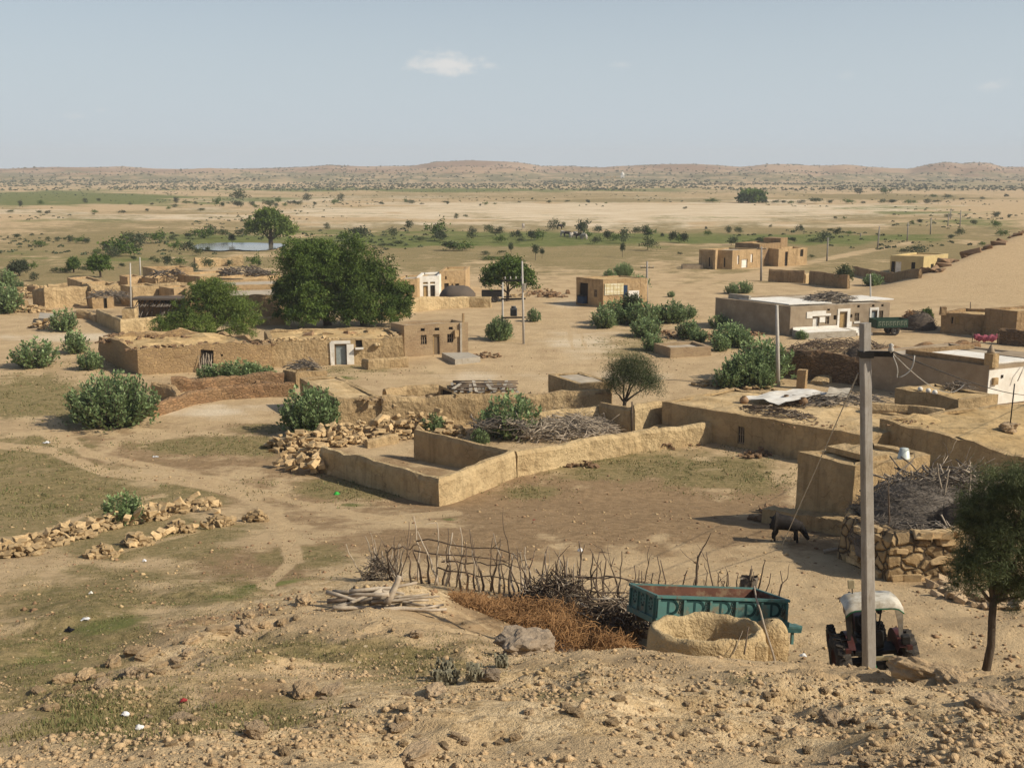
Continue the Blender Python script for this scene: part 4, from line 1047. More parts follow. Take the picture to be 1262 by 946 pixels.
for i,(px,py) in enumerate(((969,493),(979,493),(990,496),(917,494.5))):
    q = Zp(px,py,2.1); m = MB(); m.lathe([(.02,0),(.2,.02),(.27,.18),(.2,.34),(.12,.38),(.15,.42),(.11,.42)], (q.x,q.y,1.98), n=14)
    tag(m.build('clay_pot', M['rubbledark']), 'round brown clay pot on the debris strewn roof by the white sheeting', 'pot', 'clay pots on the debris strewn roof')
# --- second mud block, further right
A, B, Dk = Zp(1084,515,2.6), Zp(1345,586,2.6), Zp(1255,497,2.6)
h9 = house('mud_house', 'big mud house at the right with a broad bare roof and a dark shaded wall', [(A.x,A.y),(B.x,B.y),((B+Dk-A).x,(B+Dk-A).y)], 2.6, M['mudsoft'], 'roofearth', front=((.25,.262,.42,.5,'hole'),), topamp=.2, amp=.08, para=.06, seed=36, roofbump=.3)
q = Zp(1243,531,2.55); o = link('loose_boulder', rock_mesh('boulder_a', 5, M['rock'], (.95,.7,.55), .3, 1), None, (q.x,q.y,2.75)); tag(o, 'lone boulder holding a thin rod on the broad bare roof', 'boulder')
m = MB(); m.tube([(q.x+.05,q.y,2.9),(q.x+.08,q.y,4.9)], .03, 6); tag(m.build('iron_rod', M['iron']), 'thin iron rod standing in the boulder on the bare roof', 'rod')
# --- tall mud room with a plinth
P1, P2, P3 = Zp(984,556,4.45), Zp(1053,575,4.45), Zp(1146,562,4.45)
h10 = house('mud_room', 'tall square mud room with a bench at its foot, near the black goat', [(P1.x,P1.y),(P2.x,P2.y),(P3.x,P3.y)], 4.45, M['mudsoft'], 'rooftan', topamp=.1, amp=.06, para=.12, seed=40, step=.3, z0=1.75, roofbump=.15)
m = MB(); q = (P1+P2)/2+(P3-P2)*.42; d = (P2-P1).normalized(); e = (P3-P2).normalized(); m.box((q.x,q.y,4.52),(2.0,1.0,.22),d,e); m.jit(.08,.5); m.build('roof_kerb', M['mud'], h10)
n3 = Vector((d.y,-d.x,0)); m = MB()
q = P1.lerp(P2,.38)+n3*.42
for k in range(12):
    u = -.32+1.36*k/11; p = P1.lerp(P2,u)+n3*.36; m.box((p.x,p.y,h1(p.x,p.y)+.12),(.40,.72,.95),d,n3)
m.jit(.1,.6,seed=3); m.build('bench', M['mudsoft'], h10)
q = Zp(1114,561,4.55)
bk = thing('metal_bucket', 'pale metal bucket upturned on the roof of the tall mud room', 'bucket', (q.x,q.y,4.42))
m = MB(); m.lathe([(.0,.40),(.16,.40),(.235,.02),(.25,.0),(.23,0),(.15,.37),(.0,.37)], (q.x,q.y,4.42), n=20); m.build('pail', M['bucket'], bk)
m = MB(); m.tube([(q.x+.25*math.cos(t),q.y-.02,4.42+.03+.22*math.sin(t)*-.1) for t in [PI*i/8 for i in range(9)]], .008, 5); m.build('handle', M['iron'], bk)
# --- low house before the white one
A, B = Zp(1104,477.5,2.8), Zp(1182,491,2.8); Dk = Zp(1152,473,2.8)
house('mud_house', 'small mud house with pots on its edge, against the white fronted house', [(A.x,A.y),(B.x,B.y),((B+Dk-A).x,(B+Dk-A).y)], 2.8, M['mudsoft'], 'roofearth', topamp=.12, amp=.07, para=.05, seed=41, roofbump=.2)
pts = [Zp(1182,491,2.5),Zp(1222,503,2.2),Zp(1240,506,2.1)]
wall('parapet_wall', [(p.x,p.y) for p in pts], 2.1, M['mud'], 'low wall stepping down from the small mud house toward the white front', seed=42, topamp=.2)
pts = [Zp(1072,497,2.4),Zp(1120,500,2.4),Zp(1163,505,2.4)]
wall('lane_wall', [(p.x,p.y) for p in pts], 2.3, M['mud'], 'sunlit mud wall behind the tall electric pole, below the small mud house', seed=43, topamp=.12, t=.6)
for i,(px,py) in enumerate(((1134,481),(1144,483),(1152,485))):
    q = Zp(px,py,2.85); m = MB(); m.lathe([(.02,0),(.12,.01),(.15,.12),(.1,.22),(.06,.24),(.0,.23)], (q.x,q.y,2.82), n=12)
    tag(m.build('white_pot', M['cloth']), 'small white pot on the roof edge of the small mud house', 'pot', 'white pots on the roof edge')
q = Zp(1182,478,2.8); brush_pile('stick_bundle', 'dark bundle on the roof of the small mud house', q.x, q.y, 2.75, 1.7, .8, .4, 80, .9, ('brushgrey','stickpale'), 44)
# --- big flat roofed house with a white front
A, B, C = Zp(1070,431.5,2.7), Zp(1219,451,2.7), Zp(1320,441,2.7)
h12 = house('flat_roofed_house', 'large flat roofed house with a whitewashed front and a long grey side', [(A.x,A.y),(B.x,B.y),(C.x,C.y)], 2.7, M['greydark'], 'roofgrey', side=(), topamp=.03, amp=.03, para=.12, seed=45)
d = (C-B).normalized(); n3 = Vector((d.y,-d.x,0)); L = (C-B).length
m = MB()
for k in range(9): 
    q = B+d*(L*(k+.5)/9)+n3*.03; m.box((q.x,q.y,1.28),(L/9+.001,.06,2.3),d,n3)
m.build('white_facade', M['white'], h12)
m = MB(); q = B+d*.5-n3*-.12; m.box((q.x,q.y,1.7),(.42,.18,.45),d,n3); m.build('meter_box', M['adobe'], h12)
m = MB(); q = B+d*1.15+n3*.08; m.box((q.x,q.y,1.95),(.16,.06,.2),d,n3); m.build('vent', M['dark'], h12)
m = MB(); q0 = B+d*2.9+n3*.25; m.tube([(q0.x,q0.y,2.6),(q0.x-.3,q0.y-.3,2.2),(q0.x-.55,q0.y-.35,1.6)], .035, 5); m.build('drain_pipe', M['concretelight'], h12)
d1 = (A-B).normalized(); q = B+d1*.1+d*.3; m = MB(); m.box((q.x,q.y,3.05),(.55,.55,.9),d,d1); m.jit(.03,.4); m.build('corner_pillar', M['mud'], h12)
m = MB(); a2 = B+d1*.3; b2 = B+d1*5.6
c = (a2+b2)/2+d*.35; m.box((c.x,c.y,2.86),((b2-a2).length,.22,.42),d1,d); m.jit(.03,.5); m.build('parapet', M['muddark'], h12)
m = MB(); c = B+d1*3.0+d*2.6; m.box((c.x,c.y,2.72),(5.2,4.0,.1),d1,d); m.build('white_roof_floor', M['white'], h12)
m = MB(); c = B+d1*1.2+d*5.6; m.box((c.x,c.y,2.78),(4.2,2.4,.1),d1,d); m.build('grey_roof_floor', M['greydark'], h12)
m = MB(); c = B+d1*6.2+d*3.8; m.box((c.x,c.y,2.80),(.3,6.0,.3),d1,d); m.build('roof_kerb', M['muddark'], h12)
m = MB(); q = B+d*.4+d1*.25; m.lathe([(.0,.55),(.1,.45),(.22,.12),(.25,0),(.0,0)], (q.x,q.y,3.5), n=12); m.build('pillar_cap', M['greydark'], h12)
P = [Zp(1199,411,3.35),Zp(1231,411.5,3.35)]
root = thing('washing_line', 'pink cloth hung over a low line on the roof of the white fronted house', 'washing', P[0]-Vector((0,0,.8)))
m = MB()
for p in P: m.tube([p-Vector((0,0,.7)),p+Vector((0,0,.05))], .03, 5)
m.tube([P[0],(P[0]+P[1])/2-Vector((0,0,.1)),P[1]], .012, 4); m.build('line', M['stick'], root)
m = MB(); e = (P[1]-P[0]); L = e.length; vs = []; nx = 26
for i in range(nx+1):
    p = P[0].lerp(P[1], .04+.92*i/nx)-Vector((0,0,.13*math.sin(PI*i/nx)+.17)); w = .02 if i in (0,nx) else 1
    for k in range(12):
        q = 2*PI*k/12; rr_ = .21+.05*math.sin(i*.9+k)+.04*math.sin(i*2.3+2*k); vs.append(p+Vector((0,math.cos(q)*rr_*.6*w,math.sin(q)*rr_*w*(1.25 if math.sin(q) < 0 else .85))))
m.add(vs, [(i*12+k,i*12+(k+1)%12,(i+1)*12+(k+1)%12,(i+1)*12+k) for i in range(nx) for k in range(12)], True); m.jit(.05,.3); m.build('cloth', M['pink'], root)
# dark stone wall left of it
pts = [Zp(922,425,2.1),Zp(990,431.5,2.1),Zp(1068,439,2.1)]
wall('field_stone_wall', [(p.x,p.y) for p in pts], 2.05, M['stonedark'], 'long dark rough stone wall behind the white concrete pole', amp=.16, topamp=.3, seed=50, t=.6, step=.35)
q = G(988,478); m = MB(); m.box((q.x,q.y,.62),(.6,.6,1.35),(.85,-.5,0),(.5,.85,0)); m.jit(.06,.4); tag(m.build('stone_gatepost', M['stone']), 'square stone gatepost in front of the dark rough stone wall', 'gatepost')
pts = [G(1006,474),G(1030,466),G(1052,461)]
wall('stone_bank', [(p.x,p.y) for p in pts], [.35,.8,1.1], M['mud'], 'sloping sunlit mud bank against the dark rough stone wall', amp=.14, topamp=.2, seed=51, t=1.0)
q = G(1062,470); 
def hay(name, label, c, rx, ry, hh, n, mat, seed, fl=.9, r=.010, cat='brushwood heap'):
    rr = random.Random(seed); m = MB()
    for i in range(n):
        a = rr.uniform(0,2*PI); e = math.asin(rr.random()); k = .8+.25*rr.random()
        p = Vector((c.x+math.cos(a)*math.cos(e)*rx*k, c.y+math.sin(a)*math.cos(e)*ry*k, c.z+math.sin(e)*hh*k))
        t = Vector((-math.sin(a)+rr.gauss(0,.5), math.cos(a)+rr.gauss(0,.5), rr.gauss(0,.5)-.2)).normalized()*fl*rr.uniform(.4,1)
        m.tube([p-t*.5, p+Vector((rr.gauss(0,.04),rr.gauss(0,.04),.05)), p+t*.5], [r*1.2,r,r*.5], 3, cap=False, smooth=False)
    root = thing(name, label, cat, c)
    m2 = MB(); m2.lathe([(1e-3,hh*.93),(rx*.45,hh*.86),(rx*.80,hh*.55),(rx*.93,.05),(rx*.9,-.3)], (0,0,0), n=18)
    for v in m2.v: v.y *= ry/rx; v += Vector(c)
    m2.jit(.22,.6,seed=seed); m2.build('packed_heart', mat, root)
    m.build('loose_stems', mat, root); return root
hay('dark_hay_stack', 'dark hay leaning at the corner of the grey side wall', Vector((q.x,q.y+1.2,0)), 1.5, 1.2, 2.4, 700, M['thatch'], 52, 1.1, .014)
# ------------------------------------------------------------------ white roofed house at the right
A, B, C = Zp(882,366.6,2.7), Zp(974.6,378,2.7), Zp(1097,373,2.7)
h13 = house('white_roofed_house', 'long house with white roof sheets and white door frames, behind the leafy bushes', [(A.x,A.y),(B.x,B.y),(C.x,C.y)], 2.7, M['greydark'], 'roofgrey',
   side=((.222,.287,.30,.62,'doorwhite'),(.35,.396,.36,.63,'window'),(.49,.565,.20,.76,'doortan'),(.645,.695,.42,.70,'window'),(.815,.872,.30,.76,'doorgrey'),(.888,.935,.40,.74,'window'),
         (.362,.388,.82,.9,'hole'),(.43,.462,.5,.66,'hole'),(.595,.62,.55,.66,'hole'),(.665,.69,.86,.94,'hole'),(.815,.84,.88,.96,'hole'),(.91,.935,.88,.96,'hole')), topamp=.05, amp=.03, para=.08, seed=60)
d = (C-B).normalized(); n3 = Vector((d.y,-d.x,0)); L = (C-B).length; d1 = (A-B).normalized()
m = MB(); m.box(tuple(B+d*(L*.5)+n3*.012-Vector((0,0,1.35-.05)))[:3],(L*.995,.02,2.6),d,n3)
def patch(mb, u0, u1, v0, v1, off, th=.04):
    q = B+d*(L*(u0+u1)/2)+n3*off; mb.box((q.x,q.y,2.7*(v0+v1)/2),(L*(u1-u0),th,2.7*(v1-v0)),d,n3)
WS = ((.16,.215,.58,.8),(.215,.35,.645,.82),(.29,.345,.42,.60),(.35,.40,.64,.72),(.468,.488,.18,.86),(.567,.595,.12,.86),(.489,.566,.77,.86),(.795,.813,.22,.86),(.873,.886,.22,.86),(.814,.872,.77,.86),(.595,.615,.1,.4),(.64,.70,.33,.40))
for k, a in enumerate(WS):
    m = MB(); patch(m, *a, .03); m.build('white_patch', M['white'], h13)
m = MB(); 
for q in (B+d1*3.5-d*-2.6, ): pass
c = B+d1*4.0+d*3.0; m.box((c.x,c.y,2.78),(6.0,4.6,.08),d1,d)
c = B+d1*3.4+d*10.2; m.box((c.x,c.y,2.82),(3.6,5.0,.10),d1,d); m.jit(.04,.8)
m.build('white_roof_sheet', M['white'], h13)
m = MB(); c = B+d1*7.2+d*.9; m.box((c.x,c.y,2.9),(2.6,.25,.5),d1,d); m.build('parapet', M['grey'], h13)
# plinth with a white top
m = MB(); q = B+d*(L*.27)+n3*1.2; m.box((q.x,q.y,.27),(L*.5,2.2,.62),d,n3); m.build('front_platform', M['grey'], h13)
m = MB(); q = B+d*(L*.25)+n3*1.15; m.box((q.x,q.y,.595),(L*.46,2.0,.03),d,n3); q = B+d*(L*.25)+n3*.14; m.box((q.x,q.y,.70),(L*.455,.12,.2),d,n3); m.build('white_platform_top', M['white'], h13)
m = MB()
for k in range(3):
    q = B+d*(L*(.60+.02*k))+n3*(.7+.35*k); m.box((q.x,q.y,.42-.15*k),(1.6,.9,.32),d,n3)
m.build('steps', M['white'], h13)
q = B+d1*3.0+d*7.2; brush_pile('roof_sticks', 'sprawling heap of grey poles and branches on the white roofed house', q.x, q.y, 2.72, 5.0, 2.6, .8, 190, 2.0, ('brushgrey','stickpale'), 61, .04, .2, lay=.12)
# ------------------------------------------------------------------ house at the right edge, its yard
A, B, Dk = Zp(1160,385,1.95), Zp(1300,393,1.95), Zp(1188,379,1.95)
h14 = house('walled_house', 'dark walled yard house at the right edge below the sand hill', [(A.x,A.y),(B.x,B.y),((B+Dk-A).x,(B+Dk-A).y)], 1.95, M['muddark'], 'roofearth', front=((.10,.115,.5,.8,'hole'),(.13,.17,.5,.82,'shutter')), topamp=.1, seed=62, para=.3)
m = MB(); m.box((A.x+.15,A.y-.02,2.1),(.5,.5,.75)); m.jit(.05,.4); m.build('corner_post', M['muddark'], h14)
A, B, C = Zp(1214,380,2.6), Zp(1254,384,2.6), Zp(1320,379,2.6)
house('mud_house', 'low flat roofed house peeping over the dark yard wall at the right edge', [(A.x,A.y),(B.x,B.y),(C.x,C.y)], 2.6, M['muddark'], 'rooftan', topamp=.06, seed=63)
pts = [Zp(1232,404,1.4),Zp(1275,408,1.4),Zp(1330,409,1.4)]
wall('yard_stone_wall', [(p.x,p.y) for p in pts], 1.3, M['stonedark'], 'rough stone wall at the right edge above the pink washing', amp=.15, topamp=.25, seed=64, t=.7)
pts = [Zp(1062,428,1.2),Zp(1110,421,1.2),Zp(1162,416,1.2),Zp(1205,414,1.2)]
wall('rubble_wall', [(p.x,p.y) for p in pts], [.8,.6,.7,.8], M['stonered'], 'ragged low rubble wall along the lane behind the flat roofed white fronted house', amp=.2, topamp=.4, seed=65, t=.9)
q = G(1037,432); brush_pile('brush_heap', 'tangled brown brush and rubble above the dark stone wall', q.x, q.y, q.z, 9.0, 2.6, 1.0, 330, 1.3, ('stick','brushgrey'), 66, .035, -.1, twigs=1)
q = G(1130,409); hay('dung_stack', 'round grey stack of dry brush on the slope beside the dark yard wall', Vector((q.x+.8,G(1140,405).y,h1(q.x,q.y))), 1.7, 1.5, 1.7, 500, M['thatch'], 67, .9, .02)
q = G(1121,404); hay('dung_stack', 'smaller golden stack of straw left of the round grey stack on the slope', q, .9, .9, 1.7, 260, M['straw'], 68, .8, .02)
# ------------------------------------------------------------------ kiosk with a porch
A, B, C = G(710,375), G(743,379), Vector((0,0,0)); A.z = B.z = 0; C = Vector((15.3,121.8,0))
h15 = house('roadside_shop', 'brown shop box with an open porch and a pale painted board', [(A.x,A.y),(B.x,B.y),(C.x,C.y)], 3.1, M['adobe'], 'roofearth', front=((.12,.44,.08,.82,'hole'),(.66,.79,.36,.62,'window')), topamp=.04, amp=.03, para=.1, seed=70)
d = (C-B).normalized(); n3 = Vector((d.y,-d.x,0)); L = (C-B).length
m = MB(); q = B+d*(L*.24)+n3*.06; m.box((q.x,q.y,2.0),(L*.42,.05,1.25),d,n3); m.build('painted_board', M['sign'], h15)
m = MB()
for k in range(5):
    q = B+d*(L*(.07+.08*k))+n3*.095; m.box((q.x,q.y,2.0),(.04,.02,1.15),d,n3)
for k in range(3):
    q = B+d*(L*.24)+n3*.1; m.box((q.x,q.y,1.55+.42*k),(L*.40,.02,.04),d,n3)
m.build('board_panel_lines', M['yellow'], h15)
m = MB(); q = B+d*(L*.50)+n3*.06; m.box((q.x,q.y,1.6),(.45,.06,1.6),d,n3); m.build('blue_panel', M['blue'], h15)
m = MB(); q = B+d*(L*.66)+n3*.3; m.box((q.x,q.y,1.0),(1.3,.2,1.5),d,n3); m.jit(.04,.5); m.build('white_screen', M['white'], h15)
d1 = (A-B).normalized(); q = B-d1*-2.7+d*.05; n1 = Vector((-d1.y,d1.x,0)); n1 = n1 if n1.y < 0 else -n1
q = A.lerp(B,.28)+n1*.25
tg = thing('blue_chest', 'blue chest standing in the porch opening of the brown shop', 'chest', (q.x,q.y,0)); 
m = MB(); m.box((q.x,q.y,.65),(1.0,.6,.8),d1,n1,bev=.05); m.build('body', M['blue'], tg); m = MB(); m.box((q.x,q.y,1.1),(1.06,.66,.08),d1,n1); m.build('lid', M['dark'], tg)
# ------------------------------------------------------------------ far houses to the right
A, B, C = G(861,330), G(902,332), G(938,329)
h16 = house('plain_house', 'lone flat roofed house with a white door far out on the plain', [(A.x,A.y),(B.x,B.y),(C.x,C.y)], 2.9, M['adobe'], 'roofgrey', front=((.30,.34,.1,.6,'hole'),(.75,.79,.1,.6,'hole')), side=((.17,.23,.25,.72,'doorwhite'),(.32,.52,.04,.5,'doorwhite'),(.62,.70,.3,.75,'doorwhite')), topamp=.03, amp=.02, seed=71, sub=False)
d = (B-A).normalized(); n3 = Vector((d.y,-d.x,0)); q = A.lerp(B,.54)+n3*.6; m = MB(); m.box((q.x,q.y,1.45),(.35,1.4,3.0),d,n3); m.build('buttress_wall', M['adobe'], h16)
A, B, C = G(905,326), G(935,328.5), G(962,326)
house('plain_house', 'dark flank of a half hidden house just behind the white doored house on the plain', [(A.x,A.y),(B.x,B.y),(C.x,C.y)], 3.6, M['muddark'], 'roofearth', topamp=.05, seed=72, sub=False)
A, B, C = G(941,327), G(959,328.5), G(994,326)
h17 = house('plain_house', 'orange mud house with an upper room and a tall dark doorway on the plain', [(A.x,A.y),(B.x,B.y),(C.x,C.y)], 2.8, M['adobe'], 'roofearth', side=((.22,.32,0,.82,'hole'),(.75,.86,.5,.9,'window')), topamp=.05, seed=73, sub=False)
m = MB(); q = (A+C)/2+Vector((-1.0,3.0,0)); m.box((q.x,q.y,3.3),(3.0,3.2,1.9),(.8,-.55,0),(.55,.8,0)); m.jit(.04,.8); m.build('upper_room', M['muddark'], h17)
q = G(853,331); tg = thing('water_trough', 'long low grey trough left of the white doored house on the plain', 'trough', q); m = MB(); m.box((q.x,q.y,.3),(3.2,1.2,.7)); m.build('basin', M['greydark'], tg); m = MB(); m.box((q.x,q.y,.66),(2.9,.9,.04)); m.build('water', M['dark'], tg)
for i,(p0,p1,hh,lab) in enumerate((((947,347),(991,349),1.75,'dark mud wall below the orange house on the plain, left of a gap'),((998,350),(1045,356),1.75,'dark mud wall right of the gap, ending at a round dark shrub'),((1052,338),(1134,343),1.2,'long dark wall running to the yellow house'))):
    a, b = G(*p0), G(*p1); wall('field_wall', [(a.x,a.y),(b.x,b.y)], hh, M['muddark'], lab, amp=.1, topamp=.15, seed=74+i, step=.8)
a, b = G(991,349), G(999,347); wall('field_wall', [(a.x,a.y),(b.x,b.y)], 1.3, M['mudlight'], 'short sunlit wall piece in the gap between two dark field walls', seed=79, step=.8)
a, b = G(860,350), G(900,345)
A, B, C = Zp(1096,337.5,0), Zp(1137,339.5,0), Zp(1167,335,0)
h18 = house('yellow_house', 'pale yellow house half hidden by the edge of the sand hill', [(A.x,A.y),(B.x,B.y),(C.x,C.y)], 2.75, M['yellow'], 'roofearth', z0=0, front=((.04,.14,0,.7,'hole'),(.16,.34,0,.7,'doorwhite'),(.64,.76,.3,.68,'hole')), side=((.3,.42,.0,.55,'hole'),), topamp=.03, amp=.02, seed=80, sub=False)
# dark boulder wall climbing the edge of the sand hill
rr = random.Random(5); RK = [rock_mesh('hill_stone%d' % i, 60+i, M['rubbledark'], (1,.8,.6), .4) for i in range(4)]
for k in range(70):
    t = .30+.95*(k+rr.uniform(-1.5,1.5))/69; x, y = 38+47*t+rr.uniform(-.6,2.2), 124+56*t+rr.uniform(-2.5,1.5); x += .6
    if 0.52 < t < .56: continue
    o = link('hill_boulder', RK[k % 4], None, (x, y, h1(x,y)+.12)); s = .45+1.5*rr.random()**2.2; o.scale = (s*1.7,s*1.3,s*1.1); o.rotation_euler = (rr.uniform(-.3,.3),rr.uniform(-.3,.3),rr.uniform(0,6))
    tag(o, 'dark boulder in the broken line along the crest of the sand hill', 'boulder', 'boulders along the sand hill crest')
# ------------------------------------------------------------------ houses behind the big tree
A, B, C = Zp(480,345,2.3), Zp(514,343.5,2.3), Zp(530,338,2.3)
house('buff_house', 'buff house between the big dark tree and the white house', [(A.x,A.y),(B.x,B.y),(C.x,C.y)], 2.3, M['adobe'], 'roofgrey', front=((.68,.9,.3,.7,'window'),), topamp=.03, amp=.02, seed=81, sub=False)
A, B, C = Zp(513.5,341,2.45), Zp(541,340,2.45), Zp(546,335,2.45)
house('white_house', 'small whitewashed house with two doorways behind the thatched hut', [(A.x,A.y),(B.x,B.y),(C.x,C.y)], 2.45, M['white'], 'roofgrey', front=((.30,.48,.0,.52,'doortan'),(.62,.8,.0,.55,'hole'),(.28,.5,.62,.72,'shutter'),(.6,.82,.62,.72,'shutter')), topamp=.02, amp=.02, seed=82, sub=False)
A, B, C = Zp(541.5,334,2.8), Zp(573.5,333,2.8), Zp(579,328,2.8)
house('tan_house', 'square orange tan house with a dark window right of the white house', [(A.x,A.y),(B.x,B.y),(C.x,C.y)], 2.8, M['adobe'], 'roofearth', front=((.18,.36,.0,.45,'hole'),(.6,.76,.12,.42,'hole'),(.22,.28,.62,.76,'hole'),(.03,.08,.3,.4,'hole'),(.46,.52,.3,.42,'hole')), topamp=.05, amp=.02, seed=83, sub=False)
pts = [G(500,385.5),G(540,381),G(578,378.5),G(605,379)]
wall('stone_yard_wall', [(p.x,p.y) for p in pts], [1.5,1.5,1.1,1.2], M['mudlight'], 'pale stone and mud wall in front of the thatched hut', amp=.1, topamp=.25, seed=84, step=.7)
q0, q1 = Zp(541,366,1.0), Zp(585,366.5,1.0); c = (q0+q1)/2; c.y += 2.2; hw = (q1-q0).length/2
root = thing('thatched_hut', 'long low hut with a rounded dark thatched roof', 'hut', (c.x,c.y,0))
m = MB(); vs = []; nx, ny = 22, 12
for j in range(ny+1):
    a = PI*j/ny
    for i in range(nx+1):
        t = 2*i/nx-1; e = (1-abs(t)**3.2*.75); vs.append((c.x+t*hw*(1.0), c.y-math.cos(a)*2.4*e, .85+max(math.sin(a),0)**.8*1.25*e))
m.add(vs, [(j*(nx+1)+i,j*(nx+1)+i+1,(j+1)*(nx+1)+i+1,(j+1)*(nx+1)+i) for j in range(ny) for i in range(nx)], True); m.jit(.1,.5); m.build('thatched_roof', M['thatch'], root)
wall_mb([(c.x-hw*.9,c.y-1.9),(c.x+hw*.9,c.y-1.9),(c.x+hw*.9,c.y+1.9),(c.x-hw*.9,c.y+1.9),(c.x-hw*.9,c.y-1.8)], 1.0, seed=85, step=.6).build('wall', M['mud'], root)
# ------------------------------------------------------------------ far left hamlet
def qh(name, label, a, b, c, z, mat='adobe', roof='rooftan', **kw):
    P = [Zp(a[0],a[1],z), Zp(b[0],b[1],z), Zp(c[0],c[1],z)]
    kw.setdefault('sub', False); kw.setdefault('topamp', .06)
    return house(name, label, [(p.x,p.y) for p in P], z, M[mat], roof, **kw)
qh('flat_house', 'isolated small flat roofed house at the left behind the long ruined wall', (82.5,342),(101,348),(129,346), 2.4, 'adobe', seed=90)
qh('flat_house', 'farthest low house of the hamlet, beside a thin pale pole', (175,328.6),(188,331),(238,329.5), 2.5, 'adobe', seed=91)
qh('flat_house', 'narrow house with a shaded end wall, leftmost of the middle hamlet row', (147,339.5),(157,341.7),(176,340), 2.3, 'adobe', seed=92)
qh('flat_house', 'house with a shaded end wall in the middle of the hamlet row', (174,340.5),(192,343),(226,341), 2.3, 'adobe', seed=93)
qh('flat_house', 'house with a raised pale roof slab behind the feathery tree', (214,337.5),(246,341),(300,336.5), 2.6, 'adobe', seed=94)
qh('flat_house', 'long house behind the feathery tree with dark things on its roof', (262,342),(300,343.5),(346,338), 2.7, 'adobe', seed=95, para=.3)
qh('flat_house', 'orange house with one small dark window between the feathery tree and the big dark tree', (228,353.5),(344,350),(348,343), 2.9, 'adobe', 'roofgrey', front=((.71,.785,.42,.64,'hole'),), seed=96)
qh('courtyard_house', 'tall stone yard wall house between the feathery tree and the big dark tree', (228,366),(344,363),(346,353.5), 2.6, 'stone', 'roofgrey', seed=97, topamp=.15)
qh('flat_house', 'small house corner at the left side of the feathery tree', (207,364.5),(222,366.5),(250,364.5), 2.0, 'adobe', seed=98)
qh('flat_house', 'low house just right of the small hut with the black doorway', (196,353),(214,355.5),(242,353), 2.2, 'adobe', seed=180)
qh('flat_house', 'plain low house behind the pale thin pole of the smooth yard', (148,351),(163,354),(196,351.5), 2.3, 'mud', seed=181)
qh('flat_house', 'half ruined roofless room behind the long ruined wall, near its middle', (100,350),(112,353),(146,350.5), 2.2, 'mud', seed=182, para=.9, topamp=.4)
for i,(px,py,w) in enumerate(((305,335,4.2),(320,337.5,3.6),(285,338,2.6),(208,338.5,4.5))):
    q = Zp(px,py,2.7); brush_pile('roof_sticks', 'dark heap of sticks lying on a roof of the hamlet behind the feathery tree', q.x, q.y, 2.6, w, 1.6, .7, 60, 1.5, ('brushgrey','stick'), 100+i, .06, .1, 'stick heaps on the hamlet roofs')
pts = [G(44,376),G(58,379.5),G(110,375.5),G(160,373),G(232,371)]
wall('ruined_wall', [(p.x,p.y) for p in pts], [1.9,2.3,2.1,2.1,2.2], M['mud'], 'long ruined wall at the left with a broken shaded end', amp=.12, topamp=.25, seed=105, step=.6, t=.6)
pts = [G(18,378),G(33,382)]
wall('ruined_wall', [(p.x,p.y) for p in pts], [1.5,1.1], M['stone'], 'stub of a ruined stone wall left of the long ruined wall', amp=.15, topamp=.4, seed=106, step=.5, t=.5)
pts = [G(36,362),G(46,363)]
wall('ruined_wall', [(p.x,p.y) for p in pts], [1.0,1.0], M['muddark'], 'short dark wall stub behind the long ruined wall end', seed=107, step=.5, t=.5)
for i,(p0,p1,hh,lab) in enumerate((((60,364),(150,360),1.5,'far low mud wall behind the long ruined wall'),((232,376),(300,371),1.3,'low mud wall behind the crown of the feathery tree'),((96,392),(120,397),.8,'low broken wall left of the smooth low yard wall'),((300,404),(352,400),1.0,'low broken wall at the foot of the tall stone yard wall house'),((240,330),(300,327),1.6,'far wall behind the hamlet roofs'),((455,395),(500,391),1.1,'low ruined wall under the right part of the big dark tree'))):
    a, b = G(*p0), G(*p1); c_ = (a+b)/2+Vector((0,1.0,0)); wall('ruined_wall', [(a.x,a.y),(c_.x,c_.y),(b.x,b.y)], [hh,hh*.7,hh], M['mud'], lab, amp=.1, topamp=.3, seed=120+i, step=.6, t=.5)
A, B, C = G(109,378), G(114,380.5), G(141,379.5)
house('mud_hut', 'small mud hut with a black doorway in front of the long ruined wall', [(A.x,A.y),(B.x,B.y),(C.x,C.y)], 1.75, M['adobe'], 'roofearth', side=((.52,.68,0,.8,'hole'),), topamp=.15, seed=108, sub=False)
q = Zp(136,362,2.1); brush_pile('stick_heap', 'grey stick heap over the small mud hut with a black doorway', q.x, q.y, 1.75, 4.6, 2.2, .6, 120, 1.6, ('brushgrey','stickpale'), 109, .035, .05)
pts = [G(121.5,396.5),G(151,411),G(200,405.5),G(226,404)]
wall('yard_wall', [(p.x,p.y) for p in pts], [1.25,1.35,1.25,1.2], M['mudlight'], 'smooth low yard wall with a sharp shaded corner, left of the feathery tree', amp=.04, topamp=.05, seed=110)
q = G(188,397); root = thing('stick_shelter', 'dark lean-to of sticks and thatch inside the smooth low yard wall', 'shelter', (q.x,q.y+3,0))
rr = random.Random(11); m = MB(); yb = q.y+3.2
for i in range(60):
    x = q.x-2.4+5.4*rr.random(); stick_mb(m, (x,yb-1.6+rr.uniform(-.3,.2),.1 if i % 3 == 0 else 1.4), (x+rr.uniform(-.4,.4),yb+.2,2.1), .05, .03, rr, .15)
m.build('leaning_sticks', M['brushgrey'], root)
m = MB(); m.box((q.x+.4,yb+.7,1.0),(6.0,.3,2.1)); m.jit(.1,.6); m.build('back_wall', M['muddark'], root)
m = MB(); m.box((q.x+.3,yb-.2,2.12),(5.8,2.4,.16)); m.jit(.16,.6); m.build('thatch', M['thatch'], root)
q = G(151,397); root = thing('dung_bin', 'small square clay bin at the foot of the pale pole in the smooth yard', 'bin', q)
